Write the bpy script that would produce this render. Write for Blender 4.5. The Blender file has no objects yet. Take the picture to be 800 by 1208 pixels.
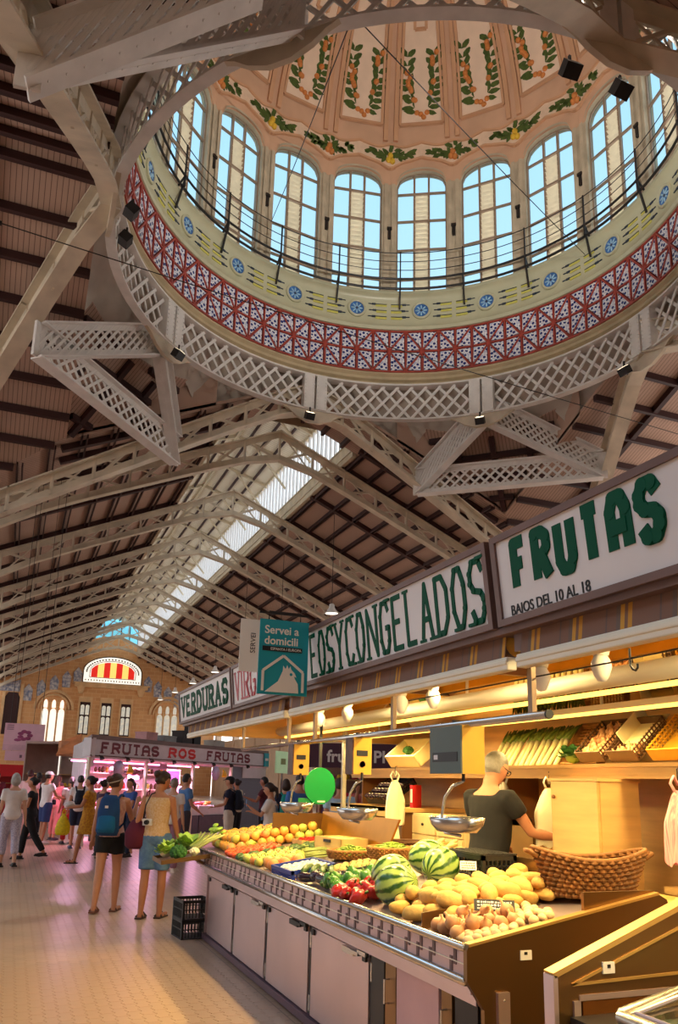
import bpy, bmesh, math, random
from mathutils import Vector, Matrix, Euler

R = math.radians
PI = math.pi
random.seed(7)
D = bpy.data
SC = bpy.context.scene
COL = SC.collection
V = Vector

# ------------------------------------------------------------------ camera
CAM_F, CAM_PITCH, CAM_YAW, CAM_ROLL = 940.0, R(13.8), R(21.644), R(1.5)
cd = D.cameras.new('camera')
cam = D.objects.new('camera', cd)
COL.objects.link(cam)
fw = V((math.sin(CAM_YAW) * math.cos(CAM_PITCH), math.cos(CAM_YAW) * math.cos(CAM_PITCH), math.sin(CAM_PITCH)))
rt = V((math.cos(CAM_YAW), -math.sin(CAM_YAW), 0))
up = rt.cross(fw)
rr = rt * math.cos(CAM_ROLL) + up * math.sin(CAM_ROLL)
uu = up * math.cos(CAM_ROLL) - rt * math.sin(CAM_ROLL)
m = Matrix((rr, uu, -fw)).transposed().to_4x4()
m.translation = V((0, 0, 1.6))
cam.matrix_world = m
cd.sensor_fit = 'VERTICAL'
cd.sensor_height = 36.0
cd.lens = CAM_F * 36.0 / 1208.0
cd.shift_y = (695.25 - 604.0) / 1208.0
cd.clip_start = 0.05
cd.clip_end = 500
SC.camera = cam

# ------------------------------------------------------------------ world, sun, exposure
SC.view_settings.view_transform = 'Standard'
SC.view_settings.look = 'None'
SC.view_settings.gamma = 1.0
SC.view_settings.exposure = 0.15
SC.view_settings.use_curve_mapping = False
SC.cycles.use_denoising = True
SC.cycles.max_bounces = 8
SC.cycles.diffuse_bounces = 5
SC.cycles.transparent_max_bounces = 12
SC.cycles.sample_clamp_indirect = 4.0
SC.cycles.caustics_reflective = False
SC.cycles.caustics_refractive = False
w = D.worlds.new('sky')
SC.world = w
w.use_nodes = True
nt = w.node_tree
for n in list(nt.nodes):
    nt.nodes.remove(n)
tc = nt.nodes.new('ShaderNodeTexCoord')
sx = nt.nodes.new('ShaderNodeSeparateXYZ')
rp = nt.nodes.new('ShaderNodeValToRGB')
bg = nt.nodes.new('ShaderNodeBackground')
wo = nt.nodes.new('ShaderNodeOutputWorld')
nt.links.new(tc.outputs['Generated'], sx.inputs[0])
nt.links.new(sx.outputs[2], rp.inputs[0])
rp.color_ramp.elements[0].position = 0.0
rp.color_ramp.elements[0].color = (1.0, 0.93, 0.86, 1)
rp_mid = rp.color_ramp.elements.new(0.42)
rp_mid.color = (0.72, 0.86, 1.0, 1)
rp.color_ramp.elements[2].position = 0.9
rp.color_ramp.elements[2].color = (0.36, 0.66, 1.0, 1)
nt.links.new(rp.outputs[0], bg.inputs[0])
bg.inputs[1].default_value = 2.3
nt.links.new(bg.outputs[0], wo.inputs[0])
sun = D.lights.new('sun', 'SUN')
sun.energy = 2.5
sun.angle = R(3)
sun.color = (1.0, 0.95, 0.86)
suno = D.objects.new('sun', sun)
COL.objects.link(suno)
suno.rotation_euler = (R(38), R(0), R(115))

# ------------------------------------------------------------------ helpers: materials
def srgb(c):
    if isinstance(c, str):
        c = c.lstrip('#')
        c = tuple(int(c[i:i + 2], 16) for i in (0, 2, 4))
    return tuple(((x / 255) / 12.92 if x / 255 <= 0.04045 else ((x / 255 + 0.055) / 1.055) ** 2.4) for x in c)


MATS = {}


def mat(name, col, rough=0.6, metal=0.0, var=0.1, scale=5.0, bump=0.0, bscale=30.0, spec=0.4, emit=0.0, col2=None, alpha=None, trans=0.0, stretch=None):
    """procedural Principled material: noise-varied colour, optional bump, emission, thin transparency"""
    if name in MATS:
        return MATS[name]
    m = D.materials.new(name)
    m.use_nodes = True
    nt = m.node_tree
    b = nt.nodes['Principled BSDF']
    c = srgb(col)
    c2 = srgb(col2) if col2 else tuple(min(1, x * (1 + var)) for x in c)
    c1 = c if col2 else tuple(x * (1 - var) for x in c)
    b.inputs['Roughness'].default_value = rough
    b.inputs['Metallic'].default_value = metal
    b.inputs['Specular IOR Level'].default_value = spec
    if var > 0 or col2:
        tc = nt.nodes.new('ShaderNodeTexCoord')
        no = nt.nodes.new('ShaderNodeTexNoise')
        no.inputs['Scale'].default_value = scale
        no.inputs['Detail'].default_value = 3
        mx = nt.nodes.new('ShaderNodeMix')
        mx.data_type = 'RGBA'
        mx.inputs[6].default_value = (*c1, 1)
        mx.inputs[7].default_value = (*c2, 1)
        if stretch:
            mp = nt.nodes.new('ShaderNodeMapping')
            mp.inputs['Scale'].default_value = stretch
            nt.links.new(tc.outputs['Object'], mp.inputs[0])
            nt.links.new(mp.outputs[0], no.inputs['Vector'])
        else:
            nt.links.new(tc.outputs['Object'], no.inputs['Vector'])
        rm = nt.nodes.new('ShaderNodeMapRange')
        rm.inputs[1].default_value = 0.32
        rm.inputs[2].default_value = 0.68
        nt.links.new(no.outputs[0], rm.inputs[0])
        nt.links.new(rm.outputs[0], mx.inputs[0])
        nt.links.new(mx.outputs[2], b.inputs['Base Color'])
        if bump > 0:
            n2 = nt.nodes.new('ShaderNodeTexNoise')
            n2.inputs['Scale'].default_value = bscale
            nt.links.new(tc.outputs['Object'], n2.inputs['Vector'])
            bp = nt.nodes.new('ShaderNodeBump')
            bp.inputs['Strength'].default_value = bump
            bp.inputs['Distance'].default_value = 0.02
            nt.links.new(n2.outputs[0], bp.inputs['Height'])
            nt.links.new(bp.outputs[0], b.inputs['Normal'])
    else:
        b.inputs['Base Color'].default_value = (*c, 1)
    if emit > 0:
        b.inputs['Emission Color'].default_value = (*c, 1)
        b.inputs['Emission Strength'].default_value = emit
    if alpha is not None:
        b.inputs['Alpha'].default_value = alpha
    if trans:
        b.inputs['Transmission Weight'].default_value = trans
    MATS[name] = m
    return m


def glass(name, tint, refl=0.08, haze=0.0):
    """thin tinted pane: tinted see-through plus a little gloss (and optional diffuse haze)"""
    if name in MATS:
        return MATS[name]
    m = D.materials.new(name)
    m.use_nodes = True
    nt = m.node_tree
    nt.nodes.remove(nt.nodes['Principled BSDF'])
    out = nt.nodes['Material Output']
    tr = nt.nodes.new('ShaderNodeBsdfTransparent')
    tr.inputs[0].default_value = (*tint, 1)
    gl = nt.nodes.new('ShaderNodeBsdfGlossy')
    gl.inputs['Roughness'].default_value = 0.05
    mx = nt.nodes.new('ShaderNodeMixShader')
    mx.inputs[0].default_value = refl
    nt.links.new(tr.outputs[0], mx.inputs[1])
    nt.links.new(gl.outputs[0], mx.inputs[2])
    last = mx
    if haze:
        tl = nt.nodes.new('ShaderNodeBsdfTranslucent')
        tl.inputs[0].default_value = (*tint, 1)
        m2 = nt.nodes.new('ShaderNodeMixShader')
        m2.inputs[0].default_value = haze
        nt.links.new(mx.outputs[0], m2.inputs[1])
        nt.links.new(tl.outputs[0], m2.inputs[2])
        last = m2
    nt.links.new(last.outputs[0], out.inputs[0])
    MATS[name] = m
    return m


def nodes_of(name, col, rough=0.6, metal=0.0):
    m = D.materials.new(name)
    m.use_nodes = True
    nt = m.node_tree
    b = nt.nodes['Principled BSDF']
    b.inputs['Base Color'].default_value = (*srgb(col), 1)
    b.inputs['Roughness'].default_value = rough
    b.inputs['Metallic'].default_value = metal
    MATS[name] = m
    return m, nt, b


def stripes(name, col, dark, vec, period, width=0.12, rough=0.7, var=0.12):
    """boards with dark joints every `period` metres along direction vec, object coordinates"""
    m, nt, b = nodes_of(name, col, rough)
    tc = nt.nodes.new('ShaderNodeTexCoord')
    dt = nt.nodes.new('ShaderNodeVectorMath')
    dt.operation = 'DOT_PRODUCT'
    dt.inputs[1].default_value = V(vec).normalized() / period
    nt.links.new(tc.outputs['Object'], dt.inputs[0])
    fr = nt.nodes.new('ShaderNodeMath')
    fr.operation = 'FRACT'
    nt.links.new(dt.outputs['Value'], fr.inputs[0])
    lt = nt.nodes.new('ShaderNodeMath')
    lt.operation = 'LESS_THAN'
    lt.inputs[1].default_value = width
    nt.links.new(fr.outputs[0], lt.inputs[0])
    no = nt.nodes.new('ShaderNodeTexNoise')
    no.inputs['Scale'].default_value = 1.3
    no.inputs['Detail'].default_value = 4
    nt.links.new(tc.outputs['Object'], no.inputs['Vector'])
    c = srgb(col)
    m1 = nt.nodes.new('ShaderNodeMix')
    m1.data_type = 'RGBA'
    m1.inputs[6].default_value = (*[x * (1 - var) for x in c], 1)
    m1.inputs[7].default_value = (*[min(1, x * (1 + var)) for x in c], 1)
    nt.links.new(no.outputs[0], m1.inputs[0])
    m2 = nt.nodes.new('ShaderNodeMix')
    m2.data_type = 'RGBA'
    m2.inputs[7].default_value = (*srgb(dark), 1)
    nt.links.new(lt.outputs[0], m2.inputs[0])
    nt.links.new(m1.outputs[2], m2.inputs[6])
    nt.links.new(m2.outputs[2], b.inputs['Base Color'])
    return m


def brickmat(name, c1, c2, mortar, scale=(1, 1, 1), bw=0.5, rh=0.25, ms=0.02, rough=0.8, rot=(0, 0, 0), offset=0.5):
    m, nt, b = nodes_of(name, c1, rough)
    tc = nt.nodes.new('ShaderNodeTexCoord')
    mp = nt.nodes.new('ShaderNodeMapping')
    mp.inputs['Rotation'].default_value = rot
    mp.inputs['Scale'].default_value = scale
    br = nt.nodes.new('ShaderNodeTexBrick')
    br.offset = offset
    br.inputs['Color1'].default_value = (*srgb(c1), 1)
    br.inputs['Color2'].default_value = (*srgb(c2), 1)
    br.inputs['Mortar'].default_value = (*srgb(mortar), 1)
    br.inputs['Scale'].default_value = 1
    br.inputs['Mortar Size'].default_value = ms
    br.inputs['Brick Width'].default_value = bw
    br.inputs['Row Height'].default_value = rh
    nt.links.new(tc.outputs['Object'], mp.inputs[0])
    nt.links.new(mp.outputs[0], br.inputs['Vector'])
    nt.links.new(br.outputs[0], b.inputs['Base Color'])
    return m


# ------------------------------------------------------------------ helpers: mesh building
class MB:
    def __init__(s):
        s.v, s.f, s.m = [], [], []

    def add(s, vs, fs, mi=0, M=None):
        o = len(s.v)
        if M is not None:
            vs = [M @ V(p) for p in vs]
        s.v += [tuple(p) for p in vs]
        s.f += [tuple(i + o for i in f) for f in fs]
        s.m += [mi] * len(fs)
        return s

    def bb(s, x0, x1, y0, y1, z0, z1, mi=0, M=None):
        vs = [(x0, y0, z0), (x1, y0, z0), (x1, y1, z0), (x0, y1, z0), (x0, y0, z1), (x1, y0, z1), (x1, y1, z1), (x0, y1, z1)]
        fs = [(3, 2, 1, 0), (4, 5, 6, 7), (0, 1, 5, 4), (1, 2, 6, 5), (2, 3, 7, 6), (3, 0, 4, 7)]
        return s.add(vs, fs, mi, M)

    def box(s, c, d, mi=0, M=None):
        return s.bb(c[0] - d[0] / 2, c[0] + d[0] / 2, c[1] - d[1] / 2, c[1] + d[1] / 2, c[2] - d[2] / 2, c[2] + d[2] / 2, mi, M)

    def beam(s, p0, p1, w, h, up=(0, 0, 1), mi=0):
        M = bar_matrix(p0, p1, w, h, up)
        return s.bb(-.5, .5, -.5, .5, -.5, .5, mi, M)

    def quad(s, *ps, mi=0):
        return s.add(ps, [tuple(range(len(ps)))], mi)

    def prism(s, poly, z0, z1, mi=0, M=None):
        n = len(poly)
        vs = [(x, y, z0) for x, y in poly] + [(x, y, z1) for x, y in poly]
        fs = [tuple(range(n - 1, -1, -1)), tuple(range(n, 2 * n))] + [(i, (i + 1) % n, n + (i + 1) % n, n + i) for i in range(n)]
        return s.add(vs, fs, mi, M)

    def tube(s, pts, r, n=8, mi=0, closed=False, M=None, flat=None):
        pts = [V(p) for p in pts]
        k = len(pts)
        rs = r if isinstance(r, (list, tuple)) else [r] * k
        vs, fs = [], []
        prev = None
        for i, p in enumerate(pts):
            a = pts[(i - 1) % k] if (i > 0 or closed) else pts[i]
            b = pts[(i + 1) % k] if (i < k - 1 or closed) else pts[i]
            t = (b - a)
            t = t.normalized() if t.length > 1e-9 else V((0, 0, 1))
            if prev is None:
                u = t.cross(V((0, 0, 1)))
                if u.length < 1e-3:
                    u = t.cross(V((0, 1, 0)))
                u.normalize()
            else:
                u = prev - t * prev.dot(t)
                u = u.normalized() if u.length > 1e-6 else prev
            prev = u
            w = t.cross(u)
            for j in range(n):
                a2 = 2 * PI * j / n
                ry = rs[i] * (flat if flat else 1)
                vs.append(p + u * math.cos(a2) * rs[i] + w * math.sin(a2) * ry)
        for i in range(k if closed else k - 1):
            for j in range(n):
                i2 = (i + 1) % k
                fs.append((i * n + j, i * n + (j + 1) % n, i2 * n + (j + 1) % n, i2 * n + j))
        if not closed:
            fs.append(tuple(range(n - 1, -1, -1)))
            fs.append(tuple((k - 1) * n + j for j in range(n)))
        return s.add(vs, fs, mi, M)

    def lathe(s, prof, n=24, mi=0, M=None, a0=0.0, a1=2 * PI, cap=False):
        full = abs(a1 - a0 - 2 * PI) < 1e-6
        k = len(prof)
        cols = n if full else n + 1
        vs, fs = [], []
        for j in range(cols):
            a = a0 + (a1 - a0) * j / n
            for r, z in prof:
                vs.append((r * math.cos(a), r * math.sin(a), z))
        for j in range(n):
            j2 = (j + 1) % cols
            for i in range(k - 1):
                fs.append((j * k + i, j2 * k + i, j2 * k + i + 1, j * k + i + 1))
        if cap and full:
            fs.append(tuple(j * k for j in range(n - 1, -1, -1)))
            fs.append(tuple(j * k + k - 1 for j in range(n)))
        return s.add(vs, fs, mi, M)

    def ell(s, c, r, nu=10, nv=7, mi=0, M=None, fn=None):
        """ellipsoid; fn(unit vector)->radius factor"""
        if not isinstance(r, (list, tuple)):
            r = (r, r, r)
        vs = []
        for i in range(1, nv):
            ph = PI * i / nv
            for j in range(nu):
                th = 2 * PI * j / nu
                d = V((math.sin(ph) * math.cos(th), math.sin(ph) * math.sin(th), math.cos(ph)))
                k = fn(d) if fn else 1
                vs.append((c[0] + d.x * r[0] * k, c[1] + d.y * r[1] * k, c[2] + d.z * r[2] * k))
        kt = fn(V((0, 0, 1))) if fn else 1
        kb = fn(V((0, 0, -1))) if fn else 1
        vs.append((c[0], c[1], c[2] + r[2] * kt))
        vs.append((c[0], c[1], c[2] - r[2] * kb))
        t, bt = len(vs) - 2, len(vs) - 1
        fs = []
        for i in range(nv - 2):
            for j in range(nu):
                fs.append((i * nu + j, (i + 1) * nu + j, (i + 1) * nu + (j + 1) % nu, i * nu + (j + 1) % nu))
        for j in range(nu):
            fs.append((t, j, (j + 1) % nu))
            fs.append((bt, (nv - 2) * nu + (j + 1) % nu, (nv - 2) * nu + j))
        return s.add(vs, fs, mi, M)

    def mesh(s, name, mats, smooth=False):
        me = D.meshes.new(name)
        me.from_pydata(s.v, [], s.f)
        for mt in (mats if isinstance(mats, (list, tuple)) else [mats]):
            me.materials.append(mt)
        me.polygons.foreach_set('material_index', s.m)
        if smooth:
            me.polygons.foreach_set('use_smooth', [True] * len(s.f))
        me.update()
        return me

    def build(s, name, mats, parent=None, rel=None, smooth=False, bevel=0.0, auto=None):
        if rel is not None:
            s.v = [(a - rel[0], b - rel[1], c - rel[2]) for a, b, c in s.v]
        me = s.mesh(name, mats, smooth or auto is not None)
        if auto is not None:
            bm = bmesh.new()
            bm.from_mesh(me)
            for e in bm.edges:
                if len(e.link_faces) == 2 and e.calc_face_angle(0) > R(auto):
                    e.smooth = False
            bm.to_mesh(me)
            bm.free()
        o = D.objects.new(name, me)
        COL.objects.link(o)
        if parent is not None:
            o.parent = parent
        if bevel:
            md = o.modifiers.new('bevel', 'BEVEL')
            md.width = bevel
            md.segments = 2
            md.limit_method = 'ANGLE'
        return o


def bar_matrix(p0, p1, w, h, up=(0, 0, 1)):
    p0, p1 = V(p0), V(p1)
    y = p1 - p0
    L = y.length
    y = y / L
    x = y.cross(V(up))
    if x.length < 1e-4:
        x = y.cross(V((1, 0, 0)))
    x.normalize()
    z = x.cross(y)
    M = Matrix((x * w, y * L, z * h)).transposed().to_4x4()
    M.translation = (p0 + p1) / 2
    return M


UNIT = {}


def bar(name, p0, p1, w, h, mt, parent, up=(0, 0, 1)):
    """one straight member as an object of its own; all members of a material share one mesh"""
    if mt.name not in UNIT:
        UNIT[mt.name] = MB().bb(-.5, .5, -.5, .5, -.5, .5).mesh('bar_' + mt.name, mt)
    o = D.objects.new(name, UNIT[mt.name])
    COL.objects.link(o)
    o.parent = parent
    o.matrix_local = bar_matrix(p0, p1, w, h, up)
    return o


def inst(name, me, parent=None, M=None):
    o = D.objects.new(name, me)
    COL.objects.link(o)
    if parent is not None:
        o.parent = parent
    if M is not None:
        o.matrix_local = M
    return o


def tag(o, label=None, cat=None, group=None, kind=None):
    if label:
        o['label'] = label
    if cat:
        o['category'] = cat
    if group:
        o['group'] = group
    if kind:
        o['kind'] = kind
    return o


def thing(name, label=None, cat=None, loc=(0, 0, 0), rz=0.0, group=None, kind=None, scale=1.0):
    o = D.objects.new(name, None)
    o.empty_display_size = 0.1
    COL.objects.link(o)
    o.location = loc
    o.rotation_euler = (0, 0, rz)
    o.scale = (scale,) * 3
    return tag(o, label, cat, group, kind)


def copy_tree(o, parent=None, loc=None, rot=None, label=None, group=None, scale=None):
    c = o.copy()
    COL.objects.link(c)
    c.parent = parent
    if loc is not None:
        c.location = loc
    if rot is not None:
        c.rotation_euler = rot
    if scale is not None:
        c.scale = scale
    if label:
        c['label'] = label
    if group:
        c['group'] = group
    for ch in KIDS(o):
        copy_tree(ch, c)
    return c


def KIDS(o):
    return [x for x in o.children]


def T(x, y, z):
    return Matrix.Translation((x, y, z))


def RZ(a):
    return Matrix.Rotation(a, 4, 'Z')


def RX(a):
    return Matrix.Rotation(a, 4, 'X')


def RY(a):
    return Matrix.Rotation(a, 4, 'Y')


def S(x, y, z):
    return Matrix.Diagonal((x, y, z, 1))

# ------------------------------------------------------------------ the hall: materials
M_steel = mat('truss_paint', (212, 198, 176), rough=.5, var=.16, scale=1.2, bump=.15, bscale=25)
M_lat = mat('lattice_paint', (232, 228, 224), rough=.5, var=.08, scale=2)
M_dark = mat('dark_timber', (62, 34, 32), rough=.6, var=.2, scale=2)
M_iron = mat('black_iron', (34, 30, 30), rough=.5, var=.1)
M_plaster = mat('plaster', (196, 184, 172), rough=.8, var=.12, scale=1.1)
PLANK = (190, 158, 140)
M_plankY = stripes('boards_nave', PLANK, (120, 94, 82), (0, 1, 0), .14, .14)
M_plankX = stripes('boards_transept', PLANK, (120, 94, 82), (1, 0, 0), .14, .14)
M_plankA = stripes('boards_corner_a', PLANK, (120, 94, 82), (1, 1, 0), .14, .14)
M_plankB = stripes('boards_corner_b', PLANK, (120, 94, 82), (1, -1, 0), .14, .14)
M_plankL = stripes('boards_lantern', (244, 234, 212), (190, 170, 140), (0, 1, 0), .2, .1)
M_cream = mat('cream_trim', (214, 200, 172), rough=.6, var=.12, scale=2)

CX, CY = 9.34, 18.2          # dome axis
APEX, SLOPE = 16.85, .443    # roof ridge height above floor, roof slope


CORN = 12.95                 # roof height at the outer corners of the crossing


def corner_z(q):             # q = |dx| + |dy| from the dome axis
    return min(APEX, CORN + .708 * (17.6 - q))


def roof_z(x, y):
    dx, dy = abs(x - CX), abs(y - CY)
    if dx <= 8.8 and dy <= 8.8:
        return corner_z(dx + dy)
    if dy > 8.8:
        return APEX - SLOPE * (dx if dx < dy else dy)
    return APEX - SLOPE * dy


# ------------------------------------------------------------------ ceiling: boarded roof planes
ceil = tag(thing('ceiling'), kind='structure')


def plane_part(name, pts, mt, parent):
    th = .12
    mb = MB()
    n = len(pts)
    vs = [(x, y, z) for x, y, z in pts] + [(x, y, z + th) for x, y, z in pts]
    fs = [tuple(range(n)), tuple(range(2 * n - 1, n - 1, -1))] + [(i, n + i, n + (i + 1) % n, (i + 1) % n) for i in range(n)]
    mb.add(vs, fs)
    return mb.build(name, mt, parent)


def zN(x):
    return APEX - SLOPE * abs(x - CX)


def zT(y):
    return APEX - SLOPE * abs(y - CY)


LW = 2.95                     # half width of the ridge lantern
YEND = 94.0
E1 = 12.34
plane_part('roof_boards', [(CX - LW, 27, zN(CX - LW)), (CX - 8.8, 27, zN(CX - 8.8)), (CX - E1, 30.54, zN(CX - E1)), (CX - E1, YEND, zN(CX - E1)), (CX - LW, YEND, zN(CX - LW))], M_plankY, ceil)
plane_part('roof_boards', [(CX + LW, 27, zN(CX + LW)), (CX + LW, YEND, zN(CX + LW)), (CX + E1, YEND, zN(CX + E1)), (CX + E1, 30.54, zN(CX + E1)), (CX + 8.8, 27, zN(CX + 8.8))], M_plankY, ceil)
plane_part('roof_boards', [(CX - LW, 27, zN(CX - LW)), (CX - LW, 29.6, zN(CX - LW)), (CX, 29.6, APEX), (CX, 27, APEX)], M_plankY, ceil)
plane_part('roof_boards', [(CX, 27, APEX), (CX, 29.6, APEX), (CX + LW, 29.6, zN(CX + LW)), (CX + LW, 27, zN(CX + LW))], M_plankY, ceil)
for s in (-1, 1):            # transepts and the near arm of the nave
    for t in (-1, 1):
        plane_part('roof_boards', [(CX + s * 8.8, CY, APEX), (CX + s * 8.8, CY + t * 8.8, zT(CY + 8.8)), (CX + s * E1, CY + t * E1, zT(CY + E1)), (CX + s * 20, CY + t * E1, zT(CY + E1)), (CX + s * 20, CY, APEX)], M_plankX, ceil)
    plane_part('roof_boards', [(CX, CY - 8.8, APEX), (CX + s * 8.8, CY - 8.8, zN(CX + 8.8)), (CX + s * E1, CY - E1, zN(CX + E1)), (CX + s * E1, -4, zN(CX + E1)), (CX, -4, APEX)], M_plankY, ceil)
RH = 9.9
for s in (-1, 1):
    for t in (-1, 1):
        pts = [(CX + s * 8.8, CY + t * 8.8, corner_z(17.6))]
        a0 = math.acos(8.8 / RH)
        for k in range(13):
            a = a0 + (PI / 2 - 2 * a0) * k / 12
            dx, dy = RH * math.cos(a), RH * math.sin(a)
            pts.append((CX + s * dx, CY + t * dy, corner_z(dx + dy)))
        plane_part('roof_boards', pts, M_plankA if s * t < 0 else M_plankB, ceil)
        d0 = math.sqrt(RH * RH - 8.8 * 8.8) - .8
        for (fx, fy) in ((1, 0), (0, 1)):      # boarded spandrels where the corner plane stands above the arms
            g = [(8.8, d0), (8.8, 8.8)] if fx else [(d0, 8.8), (8.8, 8.8)]
            (ax, ay), (bx, by) = g
            lo0 = APEX - SLOPE * d0 - .1
            MB().add([(CX + s * ax, CY + t * ay, lo0), (CX + s * bx, CY + t * by, APEX - SLOPE * 8.8 - .1), (CX + s * bx, CY + t * by, corner_z(17.6) + .1), (CX + s * ax, CY + t * ay, corner_z(8.8 + d0) + .1)], [(0, 1, 2, 3)]).build('spandrel_boards', M_plankX if fx else M_plankY, ceil)

# purlins and rafters
for side in (-1, 1):
    d = LW + .25
    while d < E1:
        y0 = 27 if d < 8.8 else 27 + (d - 8.8)
        z = APEX - SLOPE * d - .13
        for off in (-.09, .09):
            bar('purlin', (CX + side * (d + off), y0, z), (CX + side * (d + off), YEND - .1, z), .055, .16, M_dark, ceil)
        d += 1.0
    for yb in [27.8, 29.0] + [31 + 8 * k + j for k in range(8) for j in (4.0,)] + [31 + 8 * k for k in range(8)]:
        bar('rafter', (CX + side * LW, yb, APEX - SLOPE * LW - .12), (CX + side * (E1 if yb > 31 else 8.9), yb, APEX - SLOPE * (E1 if yb > 31 else 8.9) - .12), .24, .22, M_dark, ceil)
    for t in (-1, 1):
        d = .4
        while d < E1:
            x0 = 8.8 if d < 8.8 else d
            z = APEX - SLOPE * d - .12
            bar('purlin', (CX + side * x0, CY + t * d, z), (CX + side * 20, CY + t * d, z), .16, .24, M_dark, ceil)
            d += 1.25
        for xd in (11.5, 15, 18):
            bar('rafter', (CX + side * xd, CY, APEX - .12), (CX + side * xd, CY + t * E1, zT(CY + E1) - .12), .2, .22, M_dark, ceil)
        # corner purlins parallel to the diagonal, one rafter across them
        for k in range(5):
            q = 13.0 + k * .95          # dx + dy
            hi = 8.75
            lo = q - hi
            z = corner_z(q) - .13
            segs = [(hi, lo, lo, hi)]
            if q < RH * 1.414:          # interrupted by the dome opening
                disc = 2 * RH * RH - q * q
                c1 = (q + math.sqrt(disc)) / 2
                segs = [(hi, lo, c1, q - c1), (q - c1, c1, lo, hi)] if c1 < hi - .1 else []
            for (ax, ay, bx, by) in segs:
                bar('purlin', (CX + side * ax, CY + t * ay, z), (CX + side * bx, CY + t * by, z), .18, .22, M_dark, ceil)
        for f in (-2.0, 0, 2.0):
            q0, q1 = (14.1, 17.4) if f == 0 else (14.2, 17.5 - abs(f))
            bar('rafter', (CX + side * (q0 / 2 + f / 2), CY + t * (q0 / 2 - f / 2), corner_z(q0) - .13), (CX + side * (q1 / 2 + f / 2), CY + t * (q1 / 2 - f / 2), corner_z(q1) - .13), .2, .2, M_dark, ceil)
    # cross purlins near the ridge ahead of the lantern
    for d in (.5, 1.4, 2.3):
        bar('purlin', (CX + side * d, 27, APEX - SLOPE * d - .12), (CX + side * d, 29.5, APEX - SLOPE * d - .12), .14, .2, M_dark, ceil)

# ------------------------------------------------------------------ ridge lantern with glazed sides
lan = thing('ridge_lantern', 'long glazed ridge lantern running along the nave roof with cream boarded top', 'skylight', (CX, 29.6, 0), kind='structure')
LZ0, LZ1, LZ2 = zN(CX + LW), 18.75, 19.75
L_rel = (CX, 29.6, 0)
M_louv = mat('white_glazing_bar', (236, 236, 238), rough=.5, var=.05)
M_gclear = glass('clerestory_glass', (.9, .92, .92), .04, haze=.2)
for s in (-1, 1):
    mb = MB()
    mb.add([(CX + s * LW * 1.02, 29.6, LZ1), (CX + s * LW * 1.02, YEND, LZ1), (CX, YEND, LZ2), (CX, 29.6, LZ2)], [(0, 1, 2, 3)])
    mb.add([(CX + s * LW * 1.02, 29.6, LZ1 + .1), (CX + s * LW * 1.02, YEND, LZ1 + .1), (CX, YEND, LZ2 + .1), (CX, 29.6, LZ2 + .1)], [(3, 2, 1, 0)])
    mb.build('lantern_boards', M_plankL, lan, L_rel)
    MB().bb(CX + s * LW - .04, CX + s * LW + .04, 29.6, YEND, LZ0 + .72, LZ1).build('glazing', M_gclear, lan, L_rel)
    MB().bb(CX + s * LW - .09, CX + s * LW + .09, 29.6, YEND, LZ0 - .15, LZ0 + .72).build('sill_board', M_cream, lan, L_rel)
    mbb = MB()
    for zz in (LZ0 + .1, LZ0 + .62):
        mbb.bb(CX + s * (LW - .14), CX + s * (LW - .09), 29.6, YEND, zz, zz + .06)
    mbb.build('sill_moulding', M_steel, lan, L_rel)
    mbb = MB()
    mbb.bb(CX + s * (LW - .12), CX + s * (LW + .08), 29.6, YEND, LZ1 - .12, LZ1 + .06)
    mbb.build('head_rail', M_cream, lan, L_rel)
    y = 29.9
    mbs = MB()
    k = 0
    while y < YEND:
        if y < 62:
            bar('glazing_bar', (0 + s * (LW - .06), y - 29.6, LZ0 + .7), (s * (LW - .06), y - 29.6, LZ1), .13, .12, M_louv, lan)
        else:
            mbs.box((CX + s * (LW - .06), y, (LZ0 + .7 + LZ1) / 2), (.1, .1, LZ1 - LZ0 - .7))
        y += .6
        k += 1
    tag(mbs.build('glazing_bars', M_louv, lan, L_rel), kind='stuff')
for yb in [31 + 4 * k for k in range(16)]:
    for s in (-1, 1):
        bar('lantern_rafter', (s * LW, yb - 29.6, LZ1 - .08), (0, yb - 29.6, LZ2 - .08), .16, .18, M_dark if 0 else M_cream, lan)
        bar('lantern_brace', (s * (LW - .1), yb - 29.6, LZ0 + 1.6), (s * .9, yb - 29.6, LZ2 - .35), .08, .1, M_cream, lan)
for s in (-1, 1):
    for d in (.6, 1.35, 2.1):
        z = LZ2 - (LZ2 - LZ1) * d / LW - .06
        bar('lantern_purlin', (s * d, 0, z), (s * d, YEND - 29.6, z), .1, .12, M_dark, lan)
bar('lantern_ridge', (0, 0, LZ2 - .08), (0, YEND - 29.6, LZ2 - .08), .16, .2, M_cream, lan)
mb = MB()
mb.add([(-LW, 0, LZ0 + .75), (LW, 0, LZ0 + .75), (LW, 0, LZ1), (0, 0, LZ2), (-LW, 0, LZ1)], [(0, 1, 2, 3, 4)])
mb.build('front_gable', M_plankL, lan)


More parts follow.
